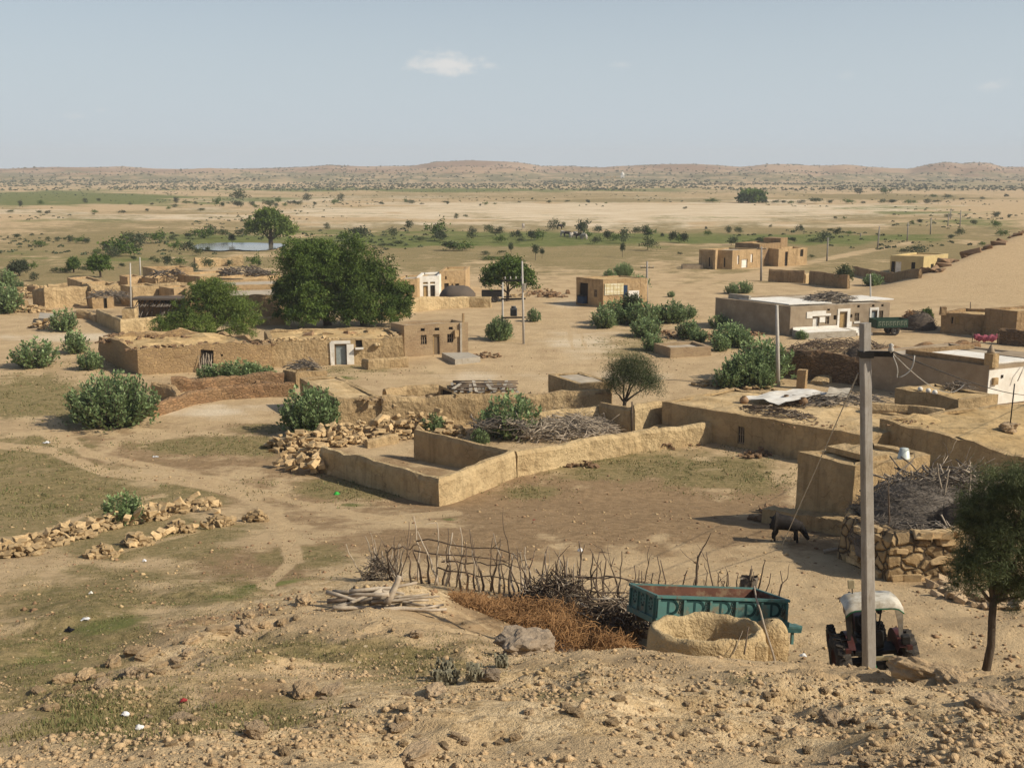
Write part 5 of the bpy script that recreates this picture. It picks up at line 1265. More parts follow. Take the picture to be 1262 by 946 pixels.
q = G(161,396); m = MB(); m.box((q.x-.3,q.y+.8,.6),(1.3,1.0,1.4)); m.jit(.06,.5); m.build('body', M['mudlight'], root); m = MB(); m.box((q.x-.3,q.y+.8,1.31),(1.0,.7,.05)); m.build('opening', M['dark'], root)
slab('concrete_slab', 'low grey concrete cistern slab behind a leafy bush at the left', [G(48,400),G(70,402),G(71,394.5),G(50,393)], .65, M['grey'], cat='slab')
# brick trough
A, B, C = G(806,434.5), G(826,441), G(876,438)
h20 = house('brick_trough', 'low brick trough standing among the leafy bushes', [(A.x,A.y),(B.x,B.y),(C.x,C.y)], h1(B.x,B.y)+.8, M['stonebrown'], 'roofgrey', topamp=.06, amp=.03, seed=112, sub=False, cat='trough', step=.4)
# ================================================================== POLES AND WIRES
def pole(name, label, base, top, r0, r1, mat, group=None, square=False, arms=()):
    root = thing(name, label, 'pole', base, group); m = MB(); b = Vector(base); t = Vector(top)
    m.tube([b-Vector((0,0,.3)), b.lerp(t,.5), t], [r0,(r0+r1)/2,r1], 4 if square else 10, smooth=not square)
    m.build('shaft', M[mat], root)
    for (h, w, dx) in arms:
        q = b.lerp(t, h); mm = MB(); mm.box(q+Vector((0,-.0,0)), (w,.09,.09)); mm.build('crossarm', M['iron'], root)
        for s in (-1,-.4,.4,1)[:: (1 if w > 1.2 else 3)]:
            mm = MB(); mm.lathe([(.0,0),(.03,.02),(.045,.07),(.03,.1),(.04,.14),(0,.17)], q+Vector((s*(w/2-.06),0,.05)), n=8); mm.build('insulator', M['concretelight'], root)
    return root
# main square pole
yb = 18.0; a, s = ray(1072.5,829); pb = Vector((a*yb, yb, 0)); pb.z = h1(pb.x,pb.y); dep = pb.y*_cp-(pb.z-CAMZ)*_sp
a2, s2 = ray(1066,398); pt = Vector((a2*yb, yb, CAMZ-s2*yb))
root = thing('electric_pole', 'tall square concrete electric pole standing before the tractor', 'pole', pb)
m = MB(); ax = (pt-pb).normalized(); ex = Vector((.93,.37,0)); ex = (ex-ax*ex.dot(ax)).normalized(); ey = ax.cross(ex)
vs = []; 
for k in range(13):
    t = k/12; w = (.215-.05*t)/2; c = pb.lerp(pt, t)-Vector((0,0,.5 if k == 0 else 0))
    for (i,j) in ((-1,-1),(1,-1),(1,1),(-1,1)):
        for e in range(2):
            bb = .2 
            ii, jj = (i*(1-(bb if (e == 0) == (i*j < 0) else 0)), j*(1-(bb if (e == 1) == (i*j < 0) else 0)))
            vs.append(c+ex*w*ii+ey*w*.72*jj)
fs = [tuple(range(7,-1,-1)), tuple(range(96,104))]+[(k*8+i,k*8+(i+1)%8,k*8+8+(i+1)%8,k*8+8+i) for k in range(12) for i in range(8)]
m.add(vs, fs); m.jit(.006,.3); m.build('shaft', M['concrete'], root)
arm = pb.lerp(pt,.923); m = MB(); m.box(arm+Vector((.17,-.09,0)),(.50,.07,.09),(.97,-.22,.02)); m.build('crossarm', M['iron'], root)
m = MB(); m.box(arm+Vector((0,-.02,-.02)),(.22,.21,.10)); m.build('clamp', M['iron'], root)
ins = arm+Vector((.38,-.14,.06))
m = MB(); m.lathe([(.0,-.05),(.035,-.03),(.05,.03),(.03,.06),(.045,.1),(0,.13)], ins, n=10); m.build('insulator', M['concretelight'], root)
def cable(name, label, p0, p1, sag, r, mat='wire', n=14, cat='wire', group=None):
    p0, p1 = Vector(p0), Vector(p1); m = MB()
    m.tube([p0.lerp(p1,i/n)-Vector((0,0,sag*4*(i/n)*(1-i/n))) for i in range(n+1)], r, 5)
    return tag(m.build(name, M[mat]), label, cat, group)
gy = G(962,676); cable('guy_wire', 'straight pale stay wire slanting down left from the tall square pole', arm+Vector((-.1,0,-.35)), gy, .0, .011)
wl = Zp(1232,488,2.0); we = Zp(1215,503,2.0)
cable('service_wire', 'upper dark service wire running from the tall square pole past the white front', ins, Zp(1290,485,2.3), .35, .014, 'iron')
cable('service_wire', 'lower pale service wire sagging from the tall square pole to the white fronted house', ins+Vector((.02,0,-.04)), Zp(1188,474,3.1), .55, .013)
m = MB(); rr = random.Random(2); pts = []
for i in range(15):
    t = i/14; pts.append(ins+Vector((.38*t+.05*math.sin(t*9), 0, -.42*math.sin(PI*t)**.8-.08*t)))
m.tube(pts, .013, 5); tag(m.build('wire_loop', M['wire']), 'slack loop of pale cable hanging at the insulator of the tall square pole', 'wire')
# white concrete pole
b = G(959,476); t = Yp(957.5,b.y,475); a, s = ray(957.5,376); pole('concrete_pole', 'white round concrete pole standing beside the dark rough stone wall', b, (a*b.y,b.y,CAMZ-s*b.y), .17, .10, 'concretelight')
# H pole with transformer
b1, b2 = G(619.5,415.5), G(645.5,423.5)
def up(px, py, b): a, s = ray(px, py); return Vector((a*b.y, b.y, CAMZ-s*b.y))
t1, t2 = up(619.5,348,b1), up(643.5,322,b2)
root = thing('pole_frame', 'two legged pole frame with crossbars in the middle of the village lane', 'pole', (b1+b2)/2)
for (bb, tt) in ((b1,t1),(b2,t2)):
    m = MB(); m.tube([bb-Vector((0,0,.3)),tt],[.11,.075],8); m.build('leg', M['concretelight'], root)
for py in (345.5,368,391):
    p, q = up(618,py+.5,b1), up(647,py,b2); m = MB(); e = (q-p); m.box((p+q)/2, (e.length,.12,.14), e.normalized(), Vector((-e.y,e.x,0)).normalized()); m.build('crossbar', M['iron'], root)
for k in range(4):
    p, q = up(620,345,b1), up(645,344.5,b2); m = MB(); m.lathe([(0,0),(.05,.02),(.07,.1),(.04,.15),(.06,.22),(0,.28)], p.lerp(q,.1+.27*k)+Vector((0,0,.05)), n=8); m.build('insulator', M['concretelight'], root)
m = MB(); p = up(646,352,b2); m.box(p+Vector((.05,-.15,-.1)),(.25,.2,.6)); m.build('switch_box', M['grey'], root)
p, q = up(618,391,b1), up(647,390.5,b2); c = p.lerp(q,.53)+Vector((0,0,.08))
tr = thing('transformer', 'dark grey electric transformer sitting on the lowest crossbar of the pole frame', 'transformer', c)
m = MB(); m.box(c+Vector((0,0,.38)),(.62,.5,.72),bev=.05); m.build('tank', M['tank'], tr)
m = MB()
for k in range(5): m.box(c+Vector((-.24+.12*k,-.31,.38)),(.03,.12,.55))
m.build('cooling_fins', M['tank'], tr)
m = MB(); m.tube([c+Vector((-.2,0,.82)),c+Vector((.2,0,.82))],.11,10); m.build('oil_drum', M['tank'], tr)
for k in range(3): m = MB(); m.lathe([(0,0),(.05,.0),(.03,.08),(.05,.1),(.02,.2),(0,.2)], c+Vector((-.18+.18*k,.12,.74)), n=8); m.build('bushing', M['concretelight'], tr)
# other poles
def simple_pole(px, ty, by, r, label, mat='concrete', lean=0, arms=(), group=None, name='electric_pole'):
    b = G(px, by); a, s = ray(px+lean, ty); return pole(name, label, b, (a*b.y, b.y, CAMZ-s*b.y), r, r*.62, mat, group, arms=arms)
simple_pole(797,322,376,.16,'dark electric pole with a small crossarm right of the brown shop', arms=((.86,1.5,0),), lean=.5)
simple_pole(938,304,346,.17,'thin dark electric pole standing at the corner of the white doored plain house', lean=.5, arms=((.93,1.3,0),))
simple_pole(1019,293,322,.15,'thin electric pole with a green tuft at its foot, right of the orange plain house', lean=1.5)
simple_pole(1081.5,279,306,.17,'first of the dark poles marching off across the right plain', lean=2.5)
for (px,ty,by) in ((1118,274,297),(1146.5,268,289),(1168,263,279),(1183,259,280),(1060,287,292),(1171,258,270)):
    simple_pole(px,ty,by,.16,'thin dark pole in the line receding across the right plain', lean=1.2, group='poles receding across the right plain')
simple_pole(161.5,324,394,.10,'pale thin pole rising from the smooth yard left of the feathery tree', 'concretelight', lean=-1)
simple_pole(173,317,342,.12,'short white pole beside the farthest hamlet house', 'concretelight', lean=-.6)
b = G(1073.5,402); pole('electric_pole', 'slim pale pole in front of the white roofed house', b, up(1072.5,338,b), .10, .06, 'concretelight')
b = G(1196,385); pole('roof_pole', 'very thin pole on the roof behind the dark yard wall', b, up(1196,372,b), .05, .04, 'stick')

# ================================================================== GREEN TRAILER
A = Vector((3.2,22.0,0)); 
def at_y(px, py, y): a, s = ray(px, py); return Vector((a*y, y, CAMZ-s*y))
A = at_y(810.5,733,22.0); B = at_y(972,738.5,22.75); C = at_y(769,718,23.5)
ex = (B-A); L = ex.length; ex.normalize(); ey = (C-A); ey = (ey-ex*ey.dot(ex)); W = ey.length; ey.normalize(); ez = ex.cross(ey)
def T(x, y, z): return A+ex*x+ey*y+ez*z        # z downwards negative from the rim
hb = .53
root = thing('farm_trailer', 'teal farm trailer with a rusty empty bed, parked before the stick fence', 'trailer', (T(L/2,W/2,0).x, T(L/2,W/2,0).y, h1(T(L/2,W/2,0).x, T(L/2,W/2,0).y)))
def tb(name, mat, items, parent=None, bev=0):
    m = MB()
    for c, d in items: m.box(T(*c), d, ex, ey, ez, bev)
    return m.build(name, M[mat], parent or root)
tb('bed', 'rust', [((L/2,W/2,-hb+.02),(L-.08,W-.08,.04)), ((L/2,W-.055,-hb/2),(L-.12,.012,hb-.06)), ((L/2,.055,-hb/2),(L-.12,.012,hb-.06)), ((L-.055,W/2,-hb/2),(.012,W-.12,hb-.06)), ((.055,W/2,-hb/2),(.012,W-.12,hb-.06))])
s1 = tb('side_panel', 'teal', [((L/2,.03,-hb/2),(L,.035,hb))]); s2 = tb('side_panel', 'teal', [((L/2,W-.03,-hb/2),(L,.035,hb))])
tb('tail_panel', 'teal', [((.02,W/2,-hb/2),(.035,W-.1,hb))]); e2 = tb('front_panel', 'teal', [((L-.02,W/2,-hb/2),(.035,W-.1,hb))])
tb('top_rail', 'teal', [((L/2,.0,-.03),(L+.04,.07,.06)),((L/2,W,-.03),(L+.04,.07,.06)),((0,W/2,-.033),(.07,W-.09,.06)),((L,W/2,-.033),(.07,W-.09,.06))])
tb('bottom_rail', 'teal', [((L/2,-.01,-hb-.02),(L+.04,.10,.12)),((-.01,W/2,-hb-.025),(.10,W-.12,.12))])
for k in range(6):
    x = L*(k+.04)/5.1; tb('stanchion', 'teal', [((min(max(x,.04),L-.04),-.014,-hb/2-.02),(.055,.05,hb-.13))])
for k in range(4): tb('stanchion', 'teal', [((-.016,.12+(W-.24)*k/3,-hb/2-.02),(.05,.055,hb-.13))])
# dark painted arched motif in every panel
for k in range(5):
    x0 = L*(k+.04)/5.1+.03; w = L/5.1-.08
    m = MB()
    for i in range(14):
        t = i/13; an = PI*(.5-t)      # bow of the letter-like arch
        p = T(x0+w*.50+w*.30*math.cos(an)*(1 if i else 1), .009, -hb*.47+hb*.27*math.sin(an)); q = ex*math.cos(an)+ez*math.sin(an)
        m.box(p, (.062,.006,.065), q, ey, q.cross(ey))
    m.box(T(x0+w*.30,.0085,-hb*.20),(w*.58,.006,.045),ex,ey,ez); m.box(T(x0+w*.40,.0080,-hb*.48),(.05,.006,hb*.52),ex,ey,ez)
    m.build('arch_motif', M['tealdark'], s1)
    m = MB()
    for j,(u,v) in enumerate(((.93,-.27),(.90,-.40),(.95,-.55),(.91,-.66))):
        c = T(x0+w*u,.007,hb*v)
        for i in range(7):
            an = i*.8+j; m.box(c+ex*.026*math.cos(an)+ez*.03*math.sin(an),(.016,.005,.024),ex*math.cos(an)+ez*math.sin(an),ey)
    m.build('scroll_motif', M['black'], s1)
m = MB()
for k in range(3):
    c = T(.004,.12+(W-.24)*(k+.5)/3,-hb*.45)
    for i in range(9): an = i*.7; m.box(c-ex*.004+ey*.09*math.cos(an)+ez*.12*math.sin(an),(.006,.05,.05),ex,ey)
m.build('end_motif', M['tealdark'], root)
tb('chassis', 'steel', [((L*.5,W*.25,-hb-.16),(L*.98,.09,.16)),((L*.5,W*.75,-hb-.16),(L*.98,.09,.16)),((L*.3,W*.5,-hb-.162),(.09,W*.46,.14)),((L*.75,W*.5,-hb-.162),(.09,W*.46,.14))])
tb('drawbar', 'teal', [((L+.32,W*.5,-hb-.20),(.75,.55,.05)),((L+.3,W*.36,-hb-.26),(.8,.07,.1)),((L+.3,W*.64,-hb-.26),(.8,.07,.1)),((L+.72,W*.5,-hb-.22),(.12,.3,.1)),((L-.06,.1,-hb-.18),(.07,.07,.3)),((L+.62,W*.5,-hb-.42),(.06,.06,.4))])
def wheel(parent, c, axis, r, w, hub='steel', n=26, lugs=True):
    ax = Vector(axis).normalized(); prof = [(r*.55,-w*.42),(r*.72,-w*.5),(r*.93,-w*.46),(r,-w*.33),(r,w*.33),(r*.93,w*.46),(r*.72,w*.5),(r*.55,w*.42)]
    m = MB(); m.lathe(prof, c, ax, n)
    a = ax.cross(Vector((0,0,1))).normalized(); b = ax.cross(a)
    if lugs:
        for k in range(18):
            q = 2*PI*k/18; d = a*math.cos(q)+b*math.sin(q); t = ax.cross(d)
            for sg in (-1,1):
                m.box(Vector(c)+d*(r+.012)+ax*sg*w*.2+t*(.05 if sg > 0 else -.02), (.05,w*.44,.06), (t+ax*sg*.5).normalized(), (ax-t*sg*.5).normalized(), d)
    wo = m.build('wheel', M['tyre'], parent)
    m = MB(); m.lathe([(.02,-w*.2),(r*.2,-w*.26),(r*.24,-w*.1),(r*.5,-w*.06),(r*.56,-w*.42)], c, ax, n); m.lathe([(.02,w*.2),(r*.2,w*.26),(r*.24,w*.1),(r*.5,w*.06),(r*.56,w*.42)], c, ax, n); m.build('rim', M[hub], wo)
    return wo
for yy in (.12, W-.12):
    c = T(L*.42,yy,-hb-.55); g = h1(c.x,c.y); c.z = max(g+.42, min(c.z, g+.55)); wheel(root, c, ey, .44, .22, 'teal')
tb('axle', 'iron', [((L*.42,W/2,-hb-.5),(.09,W-.3,.09))])

# ================================================================== TRACTOR
P0 = at_y(1082,800,20.6); P0.z = h1(P0.x,P0.y); yaw = math.radians(-5)
f = Vector((-math.sin(yaw), math.cos(yaw), 0)); r_ = Vector((math.cos(yaw), math.sin(yaw), 0)); u = Vector((0,0,1))
r_ = (r_+u*.11).normalized(); u = r_.cross(f).normalized()    # leans with the slope
def K(x, y, z): return P0+r_*x+f*y+u*z
tr = thing('tractor', 'old dark red tractor seen from behind under a cream canopy', 'tractor', P0)
def kb(name, mat, items, parent=None, bev=0):
    m = MB()
    for c, d in items: m.box(K(*c), d, r_, f, u, bev)
    return m.build(name, M[mat], parent or tr)
wheel(tr, K(-.78,0,.68), r_, .68, .36, 'red', 32); wheel(tr, K(.78,0,.68), r_, .68, .36, 'red', 32)
wheel(tr, K(-.62,1.95,.38), r_, .38, .18, 'red'); wheel(tr, K(.62,1.95,.38), r_, .38, .18, 'red')
kb('gearbox', 'iron', [((0,.3,.66),(.42,1.4,.5)),((0,0,.66),(1.2,.26,.26)),((0,-.28,.62),(.36,.35,.46))], bev=.05)
kb('engine_block', 'iron', [((0,1.55,.72),(.40,1.2,.48))], bev=.04)
kb('bonnet', 'red', [((0,1.6,1.18),(.50,1.35,.42))], bev=.09)
kb('front_axle', 'iron', [((0,1.95,.42),(1.1,.14,.14))])
kb('dashboard', 'black', [((0,.86,1.30),(.46,.12,.42))], bev=.03)
# fenders: arcs over the rear wheels
for sg in (-1,1):
    m = MB(); vs = []; n = 14
    for i in range(n+1):
        a = math.radians(28+i*122/n); rr_ = .78
        vs += [K(sg*.50,-rr_*math.cos(a+.35),.68+rr_*math.sin(a+.35)), K(sg*.66,-rr_*math.cos(a+.35),.68+rr_*math.sin(a+.35))]
    m.add(vs, [(2*i,2*i+1,2*i+3,2*i+2) for i in range(n)], True)
    vs2 = []
    for i in range(n+1):
        a = math.radians(28+i*122/n); vs2 += [K(sg*.50,-.78*math.cos(a+.35),.68+.78*math.sin(a+.35)), K(sg*.50,-.36*math.cos(a+.35),.72+.36*math.sin(a+.35))]
    m.add(vs2, [(2*i,2*i+1,2*i+3,2*i+2) for i in range(n)], True); m.build('fender', M['red'], tr)
    kb('tail_lamp', 'red', [((sg*.70,-.62,1.30),(.12,.08,.10))])
kb('toolbox', 'black', [((.66,-.45,1.42),(.20,.16,.22))], bev=.02)
st = kb('seat', 'black', [((0,.12,1.10),(.5,.44,.10)),((0,-.10,1.33),(.48,.09,.40))], bev=.035)
kb('seat_platform', 'iron', [((0,.1,.98),(1.1,.5,.10))])
m = MB(); c = K(.02,.62,1.46); ax = (u*.75-f*.65).normalized(); a = r_; b = ax.cross(a)
m.tube([c+(a*math.cos(t)+b*math.sin(t))*.21 for t in [2*PI*i/24 for i in range(25)]], .018, 6, cap=False)
for k in range(3): q = 2*PI*k/3; m.tube([c-ax*.05,c+(a*math.cos(q)+b*math.sin(q))*.2],.012,5)
m.tube([c-ax*.05,c-ax*.5],.025,6); m.build('steering_wheel', M['black'], tr)
# canopy
cy0, cy1, zt = -.30, .40, 2.30
prof = []
for i in range(13):
    t = i/12
    if t < .18: x = -.66+.02*t; 
    x = -.66+1.32*t; 
    e = max(0, abs(x)-.46)/.20; z = zt+.03*(1-(x/.66)**2)-.12*e*e
    prof.append((x, z))
def shell(name, mat, rows, th, parent):
    m = MB(); n = len(rows[0]); vs = [p for rw in rows for p in rw]; fs = [(j*n+i,j*n+i+1,(j+1)*n+i+1,(j+1)*n+i) for j in range(len(rows)-1) for i in range(n-1)]
    m.add(vs, fs, True); m.add([p-u*th for p in vs], [q[::-1] for q in fs], True); return m.build(name, M[mat], parent)
rows = [[K(x*1.02,cy0-.06,z-.13) for x,z in prof],[K(x*1.01,cy0-.03,z-.04) for x,z in prof]]+[[K(x,cy0+(cy1-cy0)*j/6,z+.03*math.sin(PI*j/6)) for x,z in prof] for j in range(7)]+[[K(x,cy1+.05,z-.10) for x,z in prof]]
cn_ = shell('canopy', 'canopy', rows, .025, tr)
m = MB(); m.tube([p-u*.02+f*-.012 for p in rows[0]], .016, 5); m.build('canopy_edge', M['green'], cn_)
for sg in (-1,1):
    m = MB(); vs = []
    for i in range(9):
        t = i/8; w = .05+.12*(1-t)**2 if False else .045+.10*t**2.2
        z = 1.28+(zt-.38-1.28+.16)*t; x = sg*(.60+.03*t)
        vs += [K(x-sg*w,cy0+.02,z), K(x+sg*.035,cy0+.0,z), K(x+sg*.035,cy0+.07,z), K(x-sg*w,cy0+.07,z)]
    m.add(vs, [(4*i+k,4*i+(k+1)%4,4*i+4+(k+1)%4,4*i+4+k) for i in range(8) for k in range(4)]); m.build('canopy_post', M['iron' if sg < 0 else 'canopy'], tr)
    m = MB(); m.tube([K(sg*.30,.75,1.1),K(sg*.38,.38,2.26)],.02,6); m.build('front_post', M['iron'], tr)
m = MB(); m.tube([K(-.26,1.25,1.3),K(-.26,1.22,1.62),K(-.26,1.2,2.0)],[.05,.045,.035],8); m.build('exhaust_pipe', M['iron'], tr)
lp = MB(); lp.tube([K(.24,.72,1.3),K(.24,.72,1.62)],.025,6)
lo = lp.build('lamp_bracket', M['iron'], tr)
for dx_ in (-.08,.10):
    m = MB(); m.lathe([(.0,-.06),(.05,-.05),(.075,0),(.08,.05),(0,.06)], K(.24+dx_,.70,1.66), f, 12); m.build('lamp', M['black'], lo)
m = MB(); m.tube([K(-.36,.3,2.28),K(-.36,.3,2.50)],.015,5); mo = m.build('mast', M['iron'], tr); m = MB(); m.box(K(-.38,.28,2.58),(.16,.05,.22),r_,f,u,bev=.012); m.build('mirror', M['brass'], mo)
# rear linkage and green implement
m = MB()
for sg in (-1,1):
    m.tube([K(sg*.22,-.35,.95),K(sg*.52,-.95,.30)],.035,6); m.tube([K(sg*.30,-.25,.55),K(sg*.5,-.98,.36)],.03,6)
m.tube([K(-.62,-1.0,.32),K(.62,-1.0,.32)],.045,6); m.tube([K(-.12,-.45,1.0),K(-.05,-1.0,.5),K(.0,-1.0,.32)],.03,6); m.tube([K(-.55,-.62,.85),K(-.10,-1.02,.2)],.03,6)
m.build('linkage', M['green'], tr)
kb('plate', 'brass', [((.12,-.48,1.00),(.62,.05,.09))]); kb('hitch', 'redplastic', [((-.12,-.98,.22),(.16,.12,.14))])

tr.scale = (.85,.85,.85)
# ================================================================== MUD BIN AND PILLAR
rr = random.Random(21); c = at_y(872,786,17.85); cx, cyy = c.x-.02, 17.8
root = thing('mud_bin', 'round roofless mud bin with a crumbling rim in front of the trailer', 'bin', (cx,cyy,h1(cx,cyy)))
m = MB(); n = 56; vs = []; R0 = 1.0
for k in range(n):
    q = 2*PI*k/n; d = Vector((math.cos(q), math.sin(q)*.78, 0)); g = h1(cx+d.x*R0, cyy+d.y*R0)
    rim = 7.13-.07*math.sin(q)+.07*float(fbm(np.array([math.cos(q)*1.6+3]),np.array([math.sin(q)*1.6]),3)[0])
    for (rr0, zz) in ((1.10,5.4),(1.07,6.5),(1.02,rim-.12),(.97,rim-.01),(.91,rim),(.86,rim-.10),(.84,rim-.35),(.80,6.45),(.30,6.36),(.01,6.34)):
        vs.append((cx+d.x*R0*rr0, cyy+d.y*R0*rr0, zz))
fs = [(k*10+i,((k+1)%n)*10+i,((k+1)%n)*10+i+1,k*10+i+1) for k in range(n) for i in range(9)]
m.add(vs, fs, True); m.jit(.05,.35); m.jit(.025,.1,seed=4); m.build('bin_wall', M['mudlight'], root)
a0 = at_y(938,790,17.7); m = MB(); m.box((a0.x-.12,a0.y-.25,6.55),(.30,.5,1.05),bev=.05); m.jit(.06,.3,seed=6); m.build('buttress', M['mudlight'], root)
a0 = at_y(951,800,18.3); a0.x -= .0
tp = thing('mud_pillar', 'stubby mud block with a rounded top standing right of the round bin', 'block', (a0.x,a0.y,h1(a0.x,a0.y)))
m = MB(); vs = []
for k,(w,z) in enumerate(((.30,5.2),(.27,6.2),(.25,6.68),(.225,6.9),(.15,7.02),(.02,7.05))):
    for i in range(16):
        q = 2*PI*i/16; e = 1/max(abs(math.cos(q)),abs(math.sin(q)))**.7; vs.append((a0.x+math.cos(q)*w*e*1.0, a0.y+math.sin(q)*w*e*1.15, z))
m.add(vs, [(k*16+i,k*16+(i+1)%16,(k+1)*16+(i+1)%16,(k+1)*16+i) for k in range(5) for i in range(16)], True); m.jit(.06,.4,seed=5); m.jit(.02,.1); m.build('block_body', M['mudlight'], tp)
# sticks leaning on the bin
rr = random.Random(12)
for (p0,p1,lab,r0) in (((957,822,17.2),(930,722,18.9),'long bent grey stick leaning over the gap beside the mud bin',.022),((917,806,16.9),(924,772,17.1),'short dark stick leaning on the front of the mud bin',.016),((903,806,16.9),(915,777,17.1),'thin straw leaning on the front of the mud bin',.007)):
    m = MB(); a = at_y(*p0); a.z = max(a.z, h1(a.x,a.y)-.02); b = at_y(*p1); stick_mb(m, a, b, r0, r0*.7, rr, .06, 6, 6); tag(m.build('leaning_stick', M['stickpale' if r0 != .016 else 'stick']), lab, 'stick')
# ================================================================== STICK FENCE
rr = random.Random(77)
FP = [(452,29.2),(480,29.0),(520,28.0),(580,27.0),(645,26.4),(735,26.0),(855,25.6),(962,25.2)]
def fpt(px):
    i = max(k for k in range(len(FP)-1) if FP[k][0] <= px) if px >= FP[0][0] else 0
    t = (px-FP[i][0])/(FP[i+1][0]-FP[i][0]); y = FP[i][1]+(FP[i+1][1]-FP[i][1])*t
    return Yp(px, y, 728)
root = thing('stick_fence', 'rickety dry stick fence woven from crooked grey branches behind the teal trailer', 'fence', fpt(650))
posts = []
for k in range(18): posts.append((rr.uniform(453,500), rr.uniform(.6,1.35), 'stickpale' if rr.random() < .6 else 'stick', .018))
for k in range(22): posts.append((505+140*(k+rr.uniform(.1,.9))/22, rr.uniform(1.05,1.75), 'stickpale' if rr.random() < .18 else 'stick', .022))
for k in range(24): posts.append((rr.uniform(645,728), rr.uniform(.8,1.5), 'stickpale' if rr.random() < .45 else 'stick', .02))
for k in range(16): posts.append((728+122*(k+rr.uniform(.1,.9))/16, rr.uniform(1.1,1.7), 'stick', .02))
for k in range(16): posts.append((rr.uniform(862,965), rr.uniform(.9,1.65), 'stick', .018))
for (px, hh, mt, r0) in posts:
    hh *= 1.12
    p = fpt(px); p += Vector((0,rr.uniform(-.25,.25),0)); p.z = h1(p.x,p.y)-.1; m = MB()
    stick_mb(m, p, p+Vector((rr.gauss(0,.16)*hh, rr.gauss(0,.08), hh)), r0*rr.uniform(1.1,2.0), .011, rr, .26, 6, 5, rr.choice((0,1,1,2,3)))
    m.build('stick', M[mt], root)
for (px, top, dx_, r0) in ((850,2.05,.35,.05),(706,1.95,.12,.035),(697,1.6,-.1,.04),(548,1.6,.2,.045),(727,1.7,.1,.03)):
    p = fpt(px); p.z -= .1; m = MB(); stick_mb(m, p, p+Vector((dx_,0,top)), r0, .02, rr, .2, 7, 6, 2); m.build('stick', M['stickpale' if px == 548 else 'stick'], root)
for (p0,p1,h0,h1_) in ((515,640,1.28,1.25),(510,650,.95,.92),(545,630,.72,.85),(540,655,.50,.46),(690,860,1.02,.95),(728,850,.62,.6),(700,800,.98,1.0),(480,520,.9,1.1)):
    a, b = fpt(p0), fpt(p1); m = MB(); n = 9; pts = []
    for i in range(n+1):
        q = fpt(p0+(p1-p0)*i/n); pts.append(q+Vector((0,-.05,h0+(h1_-h0)*i/n+rr.uniform(-.06,.06))))
    m.tube(pts, [.022*(1-.4*i/n) for i in range(n+1)], 5); m.build('rail', M['stick'], root)
q = fpt(684); brush_pile('fence_brush', 'dense tangle of twigs stuffed into the middle of the stick fence', q.x, q.y-.2, q.z, 2.0, .9, .95, 420, .8, ('stick','stickpale'), 78, .013, -.1, lay=.8, twigs=1)
q = fpt(752); brush_pile('fence_brush', 'tangle of dark branches between the stick fence and the teal trailer', q.x, q.y-1.4, h1(q.x,q.y-1.4), 1.7, 1.4, .95, 300, 1.1, ('stick','stickpale'), 79, .018, .3, lay=.7, twigs=1)
q = fpt(470); brush_pile('fence_brush', 'bleached twig bundle at the left end of the stick fence', q.x, q.y-.1, q.z, 1.0, .5, .7, 120, .8, ('stickpale','stick'), 80, .014, .3, lay=.9)
# ragged post with torn sacking beyond the trailer
p = fpt(921); root = thing('sacking_post', 'forked post wrapped in torn dark sacking behind the teal trailer', 'post', p); m = MB()
stick_mb(m, p-Vector((.1,0,.1)), p+Vector((.1,0,1.45)), .06, .03, rr, .1, 5, 6, 2); stick_mb(m, p+Vector((.25,0,.9)), p+Vector((.42,0,1.75)), .025, .012, rr, .1); stick_mb(m, p+Vector((-.9,0,.55)), p+Vector((0,0,.95)), .03, .02, rr, .1)
m.build('forked_post', M['stick'], root)
m = MB(); vs = []
for j in range(9):
    for i in range(13):
        q = 2*PI*i/12; w = .11+.07*math.sin(i*2.1+j*.8)+.05*(j/8); vs.append(p+Vector((math.cos(q)*w*1.3+.03,math.sin(q)*w,.35+.95*j/8+.1*math.sin(i*1.7)*(j == 0))))
m.add(vs, [(j*13+i,j*13+i+1,(j+1)*13+i+1,(j+1)*13+i) for j in range(8) for i in range(12)], True); m.jit(.05,.25); m.build('sacking', M['brushgrey'], root)
# orange dry brush heap
def fibre_heap(name, label, spots, n, mat, seed, ln=.6, r=.008, cat='dry brush'):
    rr = random.Random(seed); m = MB()
    for i in range(n):
        (px, y, w, d, hh) = rr.choice(spots); a = rr.uniform(0,2*PI); k = math.sqrt(rr.random())
        c = Yp(px, y, 760); x = c.x+math.cos(a)*k*w; yy = y+math.sin(a)*k*d; z = h1(x,yy)+hh*(1-k*k)*rr.uniform(.35,1.05)
        an = rr.uniform(0,2*PI); t = Vector((math.cos(an), math.sin(an), rr.gauss(.1,.45))).normalized()*ln*rr.uniform(.3,1.0); p = Vector((x,yy,z))
        b = Vector((rr.gauss(0,.07),rr.gauss(0,.07),rr.gauss(.05,.07)))
        m.tube([p-t*.5,p-t*.15+b,p+t*.2+b*1.3,p+t*.5], [r,r*.9,r*.75,r*.4], 3, cap=False, smooth=False)
    m2 = MB()
    return tag(m.build(name, mat), label, cat)
fibre_heap('dry_brush', 'sprawling heap of orange dry thorn brush in front of the stick fence', [(690,24.6,1.7,1.0,.55),(650,24.4,1.6,.9,.42),(615,24.6,1.2,.8,.25),(600,23.2,.8,.7,.22),(730,24.0,1.2,.8,.45),(745,23.2,.8,.7,.5),(720,22.3,1.2,.8,.75),(765,21.6,.8,.6,.8),(690,22.7,1.0,.7,.55)], 7400, M['straw'], 90, .55, .0085)
